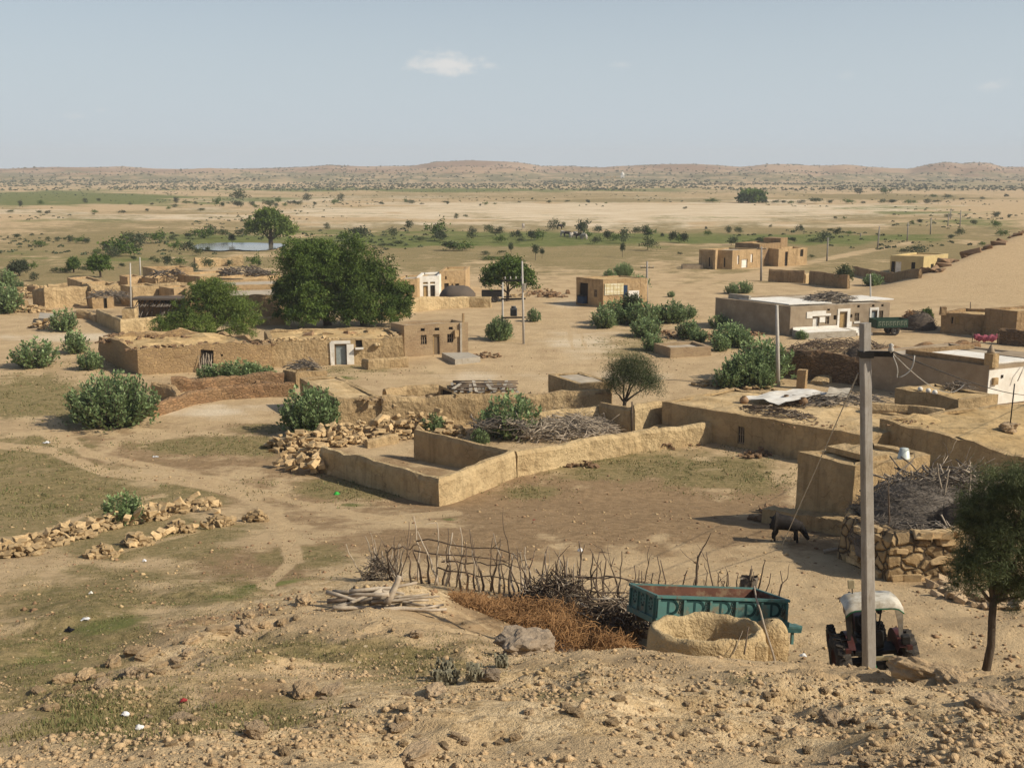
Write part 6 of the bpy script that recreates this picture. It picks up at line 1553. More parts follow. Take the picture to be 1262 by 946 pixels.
# driftwood like branches on the heap of earth
for k in range(20):
    c = at_y(482, 748, 20.6); m = MB(); u0 = rr.uniform(-.75,.75); an = rr.gauss(.05,.28); l = rr.uniform(.7,1.7)
    x0 = c.x+u0; y0 = 20.6+rr.uniform(-.45,.45); zc = h1(x0,y0)+.05+.30*rr.random()*(1-abs(u0))
    d = Vector((math.cos(an),math.sin(an)*.8,rr.gauss(0,.06)))*l*.5; r0 = rr.uniform(.022,.055)
    stick_mb(m, Vector((x0,y0,zc))-d, Vector((x0,y0,zc))+d, r0, r0*.55, rr, .16, 5, 7, rr.choice((0,0,1)))
    tag(m.build('branch', M['stickpale' if k % 5 else 'stick']), 'weathered crooked branch in the small woodpile on the earth mound', 'branch', 'branches of the small woodpile on the earth mound')
m = MB(); c = at_y(425,752,20.3); p = Vector((c.x-.25,20.0,h1(c.x-.25,20.0)+.03)); q = Vector((c.x+.75,20.5,h1(c.x+.75,20.5)+.30)); stick_mb(m, p, q, .02, .045, rr, .1, 6, 7, 2)
tag(m.build('branch', M['stickpale']), 'long thin branch trailing left out of the small woodpile', 'branch')
m = MB(); c = at_y(481,750,20.15); p = Vector((c.x-.05,20.0,h1(c.x,20.0)+.12)); stick_mb(m, p, p+Vector((.25,.15,.52)), .075, .05, rr, .1, 4, 8, 1); stick_mb(m, p+Vector((.05,0,.2)), p+Vector((-.75,.1,.12)), .05, .025, rr, .12, 5, 7)
tag(m.build('branch', M['stickpale']), 'pale forked stump upright on the front of the small woodpile', 'stump')

# ================================================================== STONE PEN WITH BRUSH AT THE RIGHT
g0, g1_, g2, g3 = G(1040,692), G(1100,712), G(1165,712), G(1215,700)
root = thing('stone_pen', 'dry stone pen of golden blocks heaped with grey brushwood, right of the mud room', 'pen', G(1110,712))
wall_mb([(g0.x+1.0,g0.y+2.2),(g0.x+.35,g0.y+.6),(g0.x+.5,g0.y-.2),(g1_.x,g1_.y),(g2.x,g2.y+.1),(g3.x+.4,g3.y+.8)], 1.55, seed=120, topamp=.2, amp=.08, t=.7).build('stone_wall', M['stonepen'], root)
cc = Vector((g1_.x+.9,g1_.y+2.2,h1(g1_.x,g1_.y+2)+1.1))
PR = random.Random(31); BL = [rock_mesh('pen_block%d' % i, 130+i, M['rubble'], (1,.75,.7), .95) for i in range(4)]
pl = [Vector((g0.x+.5,g0.y-.2)),Vector((g1_.x,g1_.y)),Vector((g2.x,g2.y+.1)),Vector((g3.x,g3.y+.7))]
for k in range(58):
    t = PR.random()*2.7; i = min(int(t),2); p = pl[i].lerp(pl[i+1],t-i); dd = (pl[i+1]-pl[i]).normalized(); n = Vector((dd.y,-dd.x))
    lv = PR.choice((.12,.40,.68,.96,1.24,1.46)); p2 = p+n*.30
    o = link('facing_block', BL[k % 4], root, Vector((p2.x,p2.y,h1(p2.x,p2.y)+lv))-Vector(root.location)); s = PR.uniform(.26,.48); o.scale = (s*1.25,s,s*.78); o.rotation_euler = (PR.uniform(-.1,.1),PR.uniform(-.1,.1),math.atan2(dd.y,dd.x)+PR.uniform(-.2,.2))
hay('brush_stack', 'dark matted brush stack bulging over the left end of the dry stone pen', cc+Vector((-.45,-.9,-.2)), 1.35, 1.1, .8, 1900, M['brushgrey'], 140, .6, .006)
hay('brush_stack', 'high grey brush stack at the back of the dry stone pen under the tree', cc+Vector((.9,1.0,.1)), 2.1, 1.3, 1.1, 2900, M['brushgrey'], 141, .65, .006)
hay('brush_stack', 'browner brush stack in the dry stone pen, half under the tree crown', cc+Vector((2.2,-.2,-.1)), 1.4, 1.2, 1.0, 1600, M['thatch'], 142, .6, .006)
brush_pile('brushwood_pile', 'bleached branches sticking out along the front of the dry stone pen', cc.x+.5, cc.y-1.6, cc.z+.1, 3.0, .9, .6, 90, 1.0, ('brushgrey','stickpale'), 143, .025, -.2, twigs=1, lay=.5)
brush_pile('brushwood_pile', 'pale and dark branches crowning the back of the pen behind the tree', cc.x+2.0, cc.y+2.2, cc.z+.7, 4.5, 1.6, .6, 150, 1.5, ('brushgrey','stickpale'), 144, .03, .1, twigs=2, lay=.5)
for i,(px,py,y,hh,mt,lab) in enumerate(((1197,592,34.5,2.0,'stickpale','tall bleached stick upright at the back of the brush filled pen'),(1168,590,34.3,.9,'stickpale','short bleached stick left of the tall one in the brush filled pen'),(1098,618,32.6,1.5,'stick','dark crooked stick near the mud room end of the brush filled pen'),(1155,580,34.2,.8,'stickpale','curved white branch at the corner of the brush filled pen'))):
    a = at_y(px,py,y); m = MB(); stick_mb(m, a-Vector((rr.uniform(-.2,.2),0,hh*.75)), a+Vector((rr.uniform(-.15,.1),0,hh*.35)), .035, .015, rr, .16, 6, 6, 1); tag(m.build('upright_stick', M[mt]), lab, 'stick')
p = G(1022,682); m = MB(); stick_mb(m, p+Vector((-.2,0,.08)), p+Vector((.55,-.1,.28)), .07, .06, rr, .15, 4, 7); stick_mb(m, p+Vector((.5,-.1,.28)), p+Vector((.85,-.6,.0)), .06, .03, rr, .1, 3, 6)
tag(m.build('bent_log', M['stickpale']), 'bent grey log lying at the foot of the dry stone pen', 'log')

# ================================================================== BLACK GOAT
def skin_body(name, mat, verts, edges, radii, loc, rz, root_i=0, sub=2):
    me = bpy.data.meshes.new(name); me.from_pydata(verts, edges, []); o = link(name, me, None, loc); o.rotation_euler = (0,0,rz)
    md = o.modifiers.new('skin', 'SKIN'); md.use_smooth_shade = True
    lay = me.skin_vertices[0].data
    for i, r in enumerate(radii): lay[i].radius = (r, r) if isinstance(r, (int,float)) else r
    lay[root_i].use_root = True
    s = o.modifiers.new('sub', 'SUBSURF'); s.levels = sub; s.render_levels = sub
    me.materials.append(mat); return o
gp = G(967,668)
V = [(-.36,0,.62),(-.12,0,.60),(.16,0,.58),(.34,0,.60),(.50,0,.55),(.62,0,.40),(.70,0,.25),(.80,0,.12),      # trunk, neck, head down grazing
     (-.40,.10,.46),(-.30,.11,.34),(-.42,.11,.19),(-.40,.11,.02), (-.40,-.10,.46),(-.26,-.11,.34),(-.36,-.11,.19),(-.33,-.11,.02),
     (.32,.09,.42),(.34,.10,.24),(.33,.10,.02), (.32,-.09,.42),(.40,-.10,.24),(.42,-.10,.02),
     (-.47,0,.70),(-.55,0,.74), (.66,.10,.33),(.69,.17,.27),(.66,-.10,.33),(.69,-.17,.27)]
E = [(0,1),(1,2),(2,3),(3,4),(4,5),(5,6),(6,7),(0,8),(8,9),(9,10),(10,11),(0,12),(12,13),(13,14),(14,15),(3,16),(16,17),(17,18),(3,19),(19,20),(20,21),(0,22),(22,23),(5,24),(24,25),(5,26),(26,27)]
RA = [.19,.235,.24,.19,.12,.10,.09,.055]+[.13,.075,.045,.042]*2+[.10,.052,.044]*2+[.035,.02]+[.03,.02,.03,.02]
goat = skin_body('goat', M['goat'], V, E, RA, (gp.x,gp.y,gp.z+.02), -.25, 1); goat.scale = (1.02,1.2,1.2)
tag(goat, 'black goat grazing with lowered head in the shade of the mud room', 'goat')
m = MB()
for s in (-1,1): m.tube([(.58,s*.04,.44),(.53,s*.06,.53),(.46,s*.07,.57)],[.022,.016,.005],6)
h_ = m.build('horns', M['iron'], None, (0,0,0)); h_.parent = goat

# ================================================================== LOOSE STONES
SR = random.Random(17)
ST = [rock_mesh('stone%d' % i, 200+i, M['rubble'], (1,.8,.62), .8) for i in range(8)]
def stones(n, curve, wid, hgt, size, label, group, meshes=ST, name='stone', seed=1):
    r = random.Random(seed)
    pts = [G(*p) for p in curve]
    for k in range(n):
        t = r.random()*(len(pts)-1); i = min(int(t), len(pts)-2); c = pts[i].lerp(pts[i+1], t-i); d = (pts[i+1]-pts[i]).normalized(); nn = Vector((-d.y,d.x,0))
        v = r.gauss(0,.45); w = wid if not isinstance(wid,(list,tuple)) else wid[i]+(wid[i+1]-wid[i])*(t-i); hh = hgt if not isinstance(hgt,(list,tuple)) else hgt[i]+(hgt[i+1]-hgt[i])*(t-i)
        p = c+nn*v*w; s = size*r.uniform(.65,1.4); z = h1(p.x,p.y)+s*.22+hh*max(0,1-v*v)*r.random()
        o = link(name, meshes[r.randrange(len(meshes))], None, (p.x,p.y,z)); o.scale = (s*r.uniform(.9,1.3),s,s*r.uniform(.8,1.1)); o.rotation_euler = (r.uniform(-.6,.6),r.uniform(-.6,.6),r.uniform(0,6.3))
        tag(o, label, 'stone', group)
stones(112, [(2,686),(60,668),(110,655),(165,640),(205,632)], [.8,.7,.6,.55,.6], .42, .285, 'golden broken stone in the long stone row below the dirt track', 'stones of the long row below the track', seed=1)
stones(34, [(170,650),(200,640),(225,628),(252,622),(258,634)], .75, .5, .31, 'big golden stone in the heap at the right end of the long stone row', 'stones of the heap at the end of the long row', seed=2)
stones(40, [(112,690),(160,674),(215,656),(280,646),(332,640)], .22, .12, .25, 'golden stone in the thinner stone row nearer the viewer', 'stones of the thinner near row', seed=3)
stones(68, [(352,556),(395,546),(440,540),(490,534),(532,529)], [1.5,1.6,1.6,1.6,1.2], [.5,.8,1.0,1.2,1.1], .40, 'golden quarried stone in the big heap behind the open enclosure', 'stones of the big heap behind the enclosure', seed=4)
stones(34, [(330,572),(365,580),(392,586),(398,570)], .55, .75, .40, 'stone tumbled at the left end of the open enclosure', 'stones tumbled at the left end of the enclosure', seed=5)
SD = [rock_mesh('dark_stone%d' % i, 230+i, M['rubbledark'], (1,.8,.6), .7) for i in range(5)]
def heap(name, label, spots, n, size, mat, seed, hgt=.4, cat='rubble'):
    """an uncountable heap of rubble as one mesh"""
    r = random.Random(seed); bm = bmesh.new(); tm = [rock_mesh('tmp', 300+i, mat, (1,.8,.6), .7) for i in range(4)]
    V = []; F = []
    for k in range(n):
        (px,py,w,d) = r.choice(spots); c = G(px,py) if False else CACHE.setdefault((px,py), G(px,py)); a = r.uniform(0,6.28); q = math.sqrt(r.random())
        x, y = c.x+math.cos(a)*q*w, c.y+math.sin(a)*q*d; s = size*r.uniform(.5,1.5); z = h1(x,y)+hgt*(1-q*q)*r.random()+s*.15
        me = tm[r.randrange(4)]; mm = Matrix.Translation((x,y,z)) @ Matrix.Rotation(r.uniform(0,6.3),4,'Z') @ Matrix.Rotation(r.uniform(-.7,.7),4,'X') @ Matrix.Diagonal((s*1.2,s,s*.85,1))
        b = len(V); V += [mm @ v.co for v in me.vertices]; F += [[b+i for i in p.vertices] for p in me.polygons]
    m = MB(); m.v = V; m.f = F; m.sm = [False]*len(F)
    o = m.build(name, mat); bm.free()
    for t in tm: bpy.data.meshes.remove(t)
    tag(o, label, cat); o['kind'] = 'stuff'; return o
CACHE = {}
heap('rubble', 'smaller golden stones filling the big heap behind the open enclosure', [(365,552,1.6,1.3),(400,545,2.0,1.5),(440,540,2.2,1.6),(485,535,2.2,1.6),(520,531,1.8,1.4),(540,535,1.6,1.5),(385,570,1.0,.8)], 800, .32, M['rubble'], 9, 1.0)
heap('rubble', 'smaller golden stones between the larger ones of the stone rows', [(20,683,.9,.7),(50,671,.9,.7),(85,661,.9,.7),(120,652,.9,.7),(150,645,.8,.6),(180,640,.9,.7),(205,632,.9,.7),(235,627,.9,.7),(255,624,.6,.5),(125,686,.5,.25),(170,671,.5,.25),(220,655,.5,.25),(270,647,.5,.25),(315,642,.5,.25)], 1500, .21, M['rubble'], 10, .42)
heap('rubble', 'golden rubble spilled at the left of the hamlet', [(28,383,2.2,1.5),(45,384,1.8,1.0),(25,367,3.5,2),(60,404,2.2,1.0),(38,358,2.5,2)], 300, .42, M['rubble'], 1, .7)
heap('rubble', 'rubble around the bushes in the village lane', [(840,412,3.2,2.0),(865,417,3.5,1.5),(700,362,0.1,0.1),(668,362,2.2,1.6),(680,366,1.8,1),(915,412,2,1)], 320, .32, M['rubbledark'], 2, .4)
heap('rubble', 'pale rubble by the big leafy bush below the white roofed house', [(900,476,1.5,.8),(930,480,2.0,.6),(880,473,1.2,.8),(870,475,1.,.6),(660,358,2.5,2.0),(640,365,1.5,1.0)], 200, .26, M['rubble'], 3, .25)
heap('rubble', 'stones fallen at the foot of the window house', [(935,560,.7,.5),(925,563,.6,.4),(950,557,.7,.5),(715,575,.9,.3),(820,553,.6,.25),(845,549,.8,.25)], 110, .2, M['rubbledark'], 4, .3)
heap('rubble', 'stones and brick bits strewn over ruined walls', [(200,482,1.6,1),(232,480,1.5,.8),(262,486,2.0,.7),(330,478,2,.8),(620,412,1.0,.5),(600,440,1.2,.4)], 230, .26, M['rubbledark'], 5, .5)
heap('rubble', 'rough dry stones under the tree at the right edge', [(1195,735,1.1,.7),(1230,742,1.3,.7),(1255,745,1,.6),(1180,725,.8,.5)], 90, .32, M['rock'], 6, .2)
heap('rubble', 'red brown stones beside the mud room bench', [(940,640,.5,.4),(955,628,.6,.4),(948,632,.6,.4)], 40, .3, M['rubbledark'], 7, .15)
# ------------------------------------------------------------------ rocks on the near slope
RKS = [rock_mesh('rock%d' % i, 400+i, M[('rock','rockgrey','clod')[i % 3]], (1,.8,.62), .25, 2) for i in range(9)]
def rock(px, py, w, label, k, sx=1, sz=1, name='rock', sink=.25, rz=None, group=None, y=None):
    c = G(px,py) if y is None else Yp(px,y,py); s = w/ppm(c); o = link(name, RKS[k], None, (c.x,c.y,c.z+s*(.3-sink)*sz)); o.scale = (s*sx,s,s*sz); o.rotation_euler = (0,0,SR.uniform(0,6.3) if rz is None else rz)
    return tag(o, label, 'rock', group)
rock(648,806,74,'large flat topped grey boulder at the crest of the near slope', 1, 1.1, .75, 'boulder', .05, .4)
rock(604,834,28,'small grey boulder at the left foot of the large flat topped boulder', 4, 1, .9, 'boulder', .1)
rock(700,803,40,'low crusted boulder right of the large flat topped boulder', 7, 1.3, .7, 'boulder', .2)
rock(513,784,17,'small pale round rock below the small woodpile', 0, 1, 1, 'rock', .1)
rock(537,858,38,'reddish tan rock with a dark shaded side at the middle of the near slope', 3, 1.1, .8, 'rock', .2)
rock(375,856,44,'crusty earth rock left of the middle of the near slope', 2, 1.1, .85, 'rock', .2)
rock(410,853,34,'white crusted rock beside the crusty earth rock', 0, 1.2, .7, 'rock', .2)
rock(515,930,44,'pale slab like rock at the bottom edge of the picture', 6, 1.5, .6, 'rock', .1)
rock(492,898,26,'rounded rock just left of the upright dark clod', 3, 1.2, .7, 'rock', .15)
rock(493,893,20,'upright dark clod on the near slope', 5, .8, 1.3, 'clod', .1)
rock(1140,832,62,'big crumbly clod in front of the tractor wheel', 8, 1.5, .8, 'clod', .2)
rock(1175,842,50,'crumbly clod right of the biggest one', 5, 1.4, .75, 'clod', .25)
rock(1025,886,36,'half buried square rock below the electric pole', 0, 1.3, .9, 'rock', .3)
rock(1060,888,18,'dark clod just right of the half buried square rock', 5, 1.2, .8, 'clod', .2)
rock(1225,870,60,'bare pale rock face at the right end of the near slope', 6, 1.4, .8, 'rock', .35)
rock(174,837,14,'pale upright rock on the grassy left slope', 3, .8, 1.2, 'rock', .1)
rock(225,885,30,'red brown rock at the lower left', 3, 1.2, .6, 'rock', .3)
rock(315,905,34,'pale crag with a black hollow at the lower left', 6, 1, 1, 'rock', .1)
rock(520,712,20,'red brown stone at the left foot of the stick fence', 3, 1.2, .7, 'rock', .1)
rock(535,716,16,'darker red stone at the left foot of the stick fence', 8, 1.2, .7, 'rock', .1)
for i in range(150):
    px, py = SR.uniform(180,1262), SR.uniform(835,946); w = SR.choice((6,7,8,9,10,12,14,18))
    if py < 850+ (px < 350)*30: continue
    rock(px, py, w, 'loose earth clod scattered over the near slope', SR.choice((2,5,8,3,0)), SR.uniform(.9,1.4), SR.uniform(.6,1.1), 'clod', .12, None, 'clods scattered over the near slope')
for i in range(46):
    t = SR.random(); px = 40+330*t+SR.uniform(-25,25); py = 868-120*t+SR.uniform(-14,14)
    rock(px, py, SR.choice((7,10,14,19,26)), 'rock breaking out of the eroded ridge at the left', SR.choice((2,5,8,6)), SR.uniform(1,1.7), SR.uniform(.6,1.0), 'rock', .15, None, 'rocks of the eroded ridge at the left')
# gravel: one mesh of many small stones
def gravel(name, n, seed, ymin=7, ymax=22, mat='gravel', smin=.018, smax=.075, f=None):
    rs = np.random.RandomState(seed); y = ymin*(ymax/ymin)**rs.rand(n*2); u = rs.uniform(-.5,.5,n*2); x = u*(y+1)
    r = np.clip(.32+2.2*fbm(x/1.4+5, y/1.1, 4), 0.03, 1); k = rs.rand(n*2) < r
    x, y = x[k][:n], y[k][:n]; n = len(x); z = H(x,y); s = smin*(smax/smin)**(rs.rand(n)**2.3)
    b = np.array([(1,0,0),(-1,0,0),(0,1,0),(0,-1,0),(0,0,1),(0,0,-.5)],float); t = np.array([(0,2,4),(2,1,4),(1,3,4),(3,0,4),(2,0,5),(1,2,5),(3,1,5),(0,3,5)])
    a = rs.rand(n)*6.28; P = b[None]*(.6+.6*rs.rand(n,6,1))*s[:,None,None]*np.array([1.2,1,.75]); ca, sa = np.cos(a)[:,None], np.sin(a)[:,None]
    V = np.stack([P[...,0]*ca-P[...,1]*sa, P[...,0]*sa+P[...,1]*ca, P[...,2]],-1)+np.stack([x,y,z+s*.12],1)[:,None,:]
    F = (t[None]+np.arange(n)[:,None,None]*6).reshape(-1,3)
    o = link(name, mk_mesh(name, V.reshape(-1,3), F, M[mat])); o['kind'] = 'stuff'; return o
gravel('gravel', 13000, 1, 5.5, 22, 'gravel', .008, .036); gravel('pebbles', 4000, 2, 9, 34, 'rubble', .015, .05); gravel('earth_crumbs', 4800, 3, 5.5, 22, 'clod', .012, .062)

# ================================================================== PLANTS
CAL = [calo_meshes(500+i, 1.05+.18*(i % 3), 40+6*(i % 3), 30, .085) for i in range(4)]
CALB = [calo_meshes(520, 1.75, 190, 32, .062), calo_meshes(521, 1.3, 130, 32, .066)]
def calo(px, py, hpx, label, k=0, big=None, sx=1., group=None):
    c = G(px,py); s = hpx/ppm(c)*1.02; me = (CALB[big] if big is not None else CAL[k % 4])
    root = thing('milkweed_bush', label, 'bush', c, group); a = link('stems', me[0], root); b = link('foliage', me[1], root)
    root.scale = (s*sx,s*sx,s); root.rotation_euler = (0,0,k*1.3); return root
calo(140,522,66,'largest leafy milkweed bush, left of the collapsed stone wall', 0, 0, .92)
calo(384,533,60,'leafy milkweed bush at the left end of the golden stone heap', 1, 1, .92)
calo(629,538,56,'leafy milkweed bush between the stone heap and the brushwood yard', 2, None, .95)
calo(592,548,22,'tiny leafy milkweed beside the brushwood yard corner', 3)
calo(535,535,28,'small leafy milkweed growing out of the golden stone heap', 0)
calo(152,645,44,'lone leafy milkweed beside the long stone row below the track', 1, None, .9)
calo(45,452,36,'round leafy milkweed at the far left, on the sandy lane', 2, None, 1.1)
calo(94,435,30,'leafy milkweed between the far left round one and the ruined stone house', 3)
calo(112,455,26,'dark leafy milkweed against the shaded end of the ruined stone house', 0, None, 1.1)
calo(79,408,30,'leafy milkweed beside the grey concrete cistern slab', 1, None, .9)
for i,(px,py,h) in enumerate(((255,468,20),(275,468,24),(295,468,26),(315,467,22),(330,467,18))): calo(px,py,h,'leafy milkweed in the weedy strip below the ruined doorway', i, None, 1.15, 'milkweeds of the weedy strip')
calo(615,419,30,'leafy milkweed at the feet of the transformer frame', 2, 1, .85); calo(658,396,17,'small leafy milkweed right of the transformer frame', 3)
for i,(px,py,h) in enumerate(((745,404,28),(758,398,32),(790,400,30),(812,397,22),(829,398,30),(847,392,18),(796,415,26),(803,432,24),(848,417,26),(862,421,18))): calo(px,py,h,'leafy milkweed in the cluster along the lane before the brown shop', i, None, 1.1, 'milkweeds along the lane before the brown shop')
for i,(px,py,h) in enumerate(((885,404,18),(900,425,30),(888,432,22),(915,428,24))): calo(px,py,h,'leafy milkweed in the clump beside the white roofed house wall', i+1, None, 1.1, 'milkweeds beside the white roofed house')
for i,(px,py,h,b) in enumerate(((897,478,34,None),(918,476,46,None),(938,470,56,None),(912,476,40,None),(940,478,30,None))): calo(px,py,h,'leafy milkweed massed left of the white concrete pole', i, b, .95, 'milkweeds massed by the white concrete pole')
for i,(px,py,h) in enumerate(((902,362,14),(916,361,16))): calo(px,py,h,'leafy milkweed pair on the bare ground behind the white roofed house', i, None, 1.2, 'milkweed pair behind the white roofed house')
calo(827,366,8,'tiny leafy milkweed on the bare lane edge right of the dark electric pole', 1); calo(1076,352,16,'leafy milkweed at the foot of the sand hill', 2, None, 1.1)
calo(988,418,12,'small green bush at the foot of the white platform', 3, None, 1.3)
calo(768,341,18,'dark leafy milkweed behind the roof of the brown shop', 0, 0, .8); calo(752,345,14,'dark low bush behind the left part of the brown shop roof', 3, None, 1.2); calo(788,356,18,'leafy bush behind the right end of the brown shop', 2)
calo(4,386,36,'tall leafy bush cut by the left edge of the picture', 2, None, 1.0); calo(8,372,24,'second leafy bush at the left edge, behind the tall one', 1)
for i,(px,py,h) in enumerate(((8,352,22),(22,356,12))): calo(px,py,h,'leafy bush beyond the rubble at the left edge', i, None, 1.1, 'bushes beyond the rubble at the left edge')
# ---- trees
def S(px, py): c = G(px,py); return c, 1/ppm(c)
c, k = S(404,401)
tree('neem_tree', 'biggest dark green tree, its left and taller half, over the ruined houses', c, [(-26*k,0,62*k,34*k,30*k,34*k),(-38*k,.5,40*k,24*k,24*k,26*k),(-10*k,-1,78*k,26*k,26*k,26*k),(-34*k,1,82*k,22*k,22*k,20*k),(10*k,0,56*k,22*k,26*k,34*k),(-16*k,-2,32*k,28*k,22*k,24*k),(-44*k,0,24*k,20*k,18*k,18*k),(-58*k,0,40*k,12*k,14*k,16*k),(-30*k,-2.5,15*k,24*k,16*k,13*k),(-6*k,-3,17*k,20*k,14*k,14*k)], 1100, 52, (.26,.08), 'leafdark', 600, .42, .25, spread=.19, droop=.4)
c, k = S(448,401)
tree('neem_tree', 'right half of the biggest dark tree clump, lower and spreading right', c, [(-12*k,0,68*k,32*k,30*k,34*k),(14*k,0,50*k,32*k,28*k,32*k),(38*k,0,32*k,22*k,22*k,26*k),(-24*k,0,44*k,26*k,26*k,30*k),(4*k,-2,26*k,32*k,24*k,22*k),(44*k,0,20*k,16*k,16*k,16*k),(-26*k,-1,22*k,22*k,18*k,18*k),(52*k,0,34*k,10*k,14*k,14*k),(22*k,-2.5,14*k,26*k,16*k,12*k),(-8*k,-3,16*k,18*k,14*k,13*k)], 1050, 52, (.26,.08), 'leafdark', 601, .36, .25, spread=.19, droop=.4)
c, k = S(262,418)
tree('feathery_tree', 'bright feathery spreading tree over the ruined stone house', c, [(2*k,0,42*k,26*k,26*k,28*k),(-34*k,0,20*k,26*k,24*k,19*k),(30*k,0,30*k,24*k,24*k,24*k),(-12*k,1,54*k,20*k,20*k,18*k),(14*k,0,52*k,20*k,20*k,19*k),(-54*k,-1,14*k,18*k,18*k,13*k),(40*k,-1,14*k,20*k,18*k,14*k),(-8*k,-2,18*k,26*k,20*k,18*k),(-64*k,0,22*k,9*k,10*k,7*k),(56*k,0,24*k,9*k,10*k,8*k),(4*k,0,68*k,10*k,10*k,8*k),(-30*k,0,42*k,14*k,12*k,9*k)], 860, 42, (.26,.05), 'leafbright', 602, .22, .25, spread=.21, droop=.5)
c, k = S(334,302)
tree('pond_tree', 'round crowned tree standing at the right bank of the pond', c, [(0,0,28*k,18*k,18*k,14*k),(-17*k,0,20*k,14*k,14*k,12*k),(17*k,0,19*k,13*k,14*k,13*k),(-2*k,0,34*k,14*k,14*k,9*k)], 330, 30, (.55,.22), 'leafbright', 603, .5, .3, spread=.28)
c, k = S(626,371)
tree('round_tree', 'dark round tree shading a cart beyond the transformer frame', c, [(-2*k,0,33*k,22*k,20*k,17*k),(-18*k,0,27*k,13*k,14*k,14*k),(17*k,0,26*k,15*k,15*k,15*k),(2*k,0,41*k,14*k,14*k,9*k)], 420, 36, (.32,.13), 'leafdark', 604, .2, .35, spread=.26)
c, k = S(768,521)
tree('thorn_tree', 'airy leaning thorn tree with a bare trunk in the mud walled yard', c, [(14*k,0,54*k,25*k,25*k,21*k),(-4*k,0,62*k,18*k,20*k,18*k),(30*k,0,48*k,17*k,18*k,17*k),(-14*k,0,48*k,13*k,14*k,14*k),(14*k,0,72*k,20*k,18*k,13*k)], 430, 56, (.13,.022), 'leafolive', 605, .13, .5, spread=.40, fill=.45, droop=.1)
m = MB(); a = Zp(779,523,.9); b = at_y(779,495,a.y); m.tube([a-Vector((0,0,.6)),b],.05,6); tag(m.build('support_post', M['stick']), 'upright dark post propped under the thorn tree', 'post')
c = Yp(1211, 20.9, 836); k = 1/ppm(c)
tree('acacia_tree', 'dark acacia with a bare lower trunk at the right edge in front of the pen', c, [(14*k,.4,205*k,44*k,44*k,62*k),(-10*k,0,170*k,34*k,36*k,46*k),(50*k,0,150*k,42*k,40*k,56*k),(26*k,-.3,246*k,34*k,34*k,32*k),(4*k,.3,132*k,38*k,36*k,30*k),(62*k,0,215*k,32*k,34*k,50*k),(-28*k,0,138*k,20*k,24*k,34*k),(-26*k,.2,205*k,18*k,20*k,26*k),(44*k,.1,112*k,34*k,30*k,26*k),(58*k,0,262*k,24*k,24*k,20*k)], 1500, 46, (.11,.011), 'leafolive', 606, .085, .62, spread=.20, fill=.45, droop=.25)
c, k = S(124,342)
tree('small_tree', 'small two stemmed dark tree behind the isolated flat house at the left', c, [(-2*k,0,17*k,10*k,10*k,8*k),(6*k,0,16*k,7*k,8*k,8*k),(-6*k,0,13*k,6*k,6*k,6*k)], 160, 26, (.4,.16), 'leafdark', 607, .16, .45, spread=.3)
for i,(px,py,h,w,lab) in enumerate(((91,336,18,14,'small dark tree left of the two stemmed one'),(24,340,18,22,'pale grey tree standing in the green patch at the far left'),(778,397,34,26,'dark dense shrub among the milkweeds before the brown shop'),(1040,354,26,20,'round dark shrub at the end of the dark field wall'),(1142,396,14,11,'small round topped bush on the round grey stack by the sand hill'))):
    c, k = S(px,py); tree('small_tree', lab, c, [(0,0,h*.62*k,w*.42*k,w*.42*k,h*.36*k),(-w*.2*k,0,h*.45*k,w*.3*k,w*.3*k,h*.3*k),(w*.2*k,0,h*.5*k,w*.3*k,w*.3*k,h*.3*k)], 130, 26, (9*k*.25+.05,.1), ('leafdark','leafgrey','leafolive','leafolive','leafdark')[i], 610+i, .12, .3, spread=.36)
# ---- scrub on the plain
SCR = [bush_mesh('scrub%d' % i, 700+i, ('leafgrey','leafdark','leafgrey','leafolive')[i % 4], 560, .10, 1.0+.3*(i % 2)) for i in range(8)]
def lolly(seed):
    rnd = random.Random(seed); m = MB(); limbs(m, Vector((0,0,0)), [Vector((rnd.uniform(-.2,.2),rnd.uniform(-.2,.2),rnd.uniform(.6,.85))) for _ in range(4)], .03, rnd, .45)
    me = crown_mesh('lolly', [(0,0,.72,.32,.32,.22),(-.18,0,.6,.22,.2,.16),(.2,0,.62,.2,.2,.16)], 60, 10, (.11,.06), M['leafgrey'], seed, spread=.5)
    b = bpy.data.meshes.new('lt'); b.from_pydata([tuple(v) for v in m.v], [], m.f); b.materials.append(M['bark']); return b, me
LOL = [lolly(720), lolly(721)]
def scrub(px, py, h, w, label, group, k):
    c = G(px,py); s = 1/ppm(c)
    o = link('scrub_bush', SCR[k % 8], None, (c.x,c.y,c.z-.03)); o.scale = (w*s*1.2,w*s*1.2,h*s*1.35); o.rotation_euler = (0,0,k*1.7); return tag(o, label, 'bush', group)
def scrubs(L, label, group):
    for i,(px,py,h,w) in enumerate(L): scrub(px,py,h,w,label,group,i)
PV = random.Random(99)
scrubs([(130,312,14,18),(148,316,26,34),(166,312,20,26),(156,300,12,16),(176,303,14,20),(190,300,14,20),(201,296,9,12),(213,297,6,11),(231,293,6,12),(250,294,15,22),(262,291,12,14),(271,294,10,14),(296,291,8,10),(216,309,11,15),(232,311,14,18),(245,315,9,11),(256,311,7,8),(120,313,8,10),(140,318,12,14)],
  'dark bush in the thicket left of the pond', 'bushes of the thicket left of the pond')
scrubs([(20,294,6,12),(48,303,7,16),(71,298,5,6),(79,297,4,5),(88,300,9,9),(97,300,8,12),(108,300,7,12),(60,296,4,6)], 'small dark bush on the tan flat at the far left', 'bushes on the tan flat at the far left')
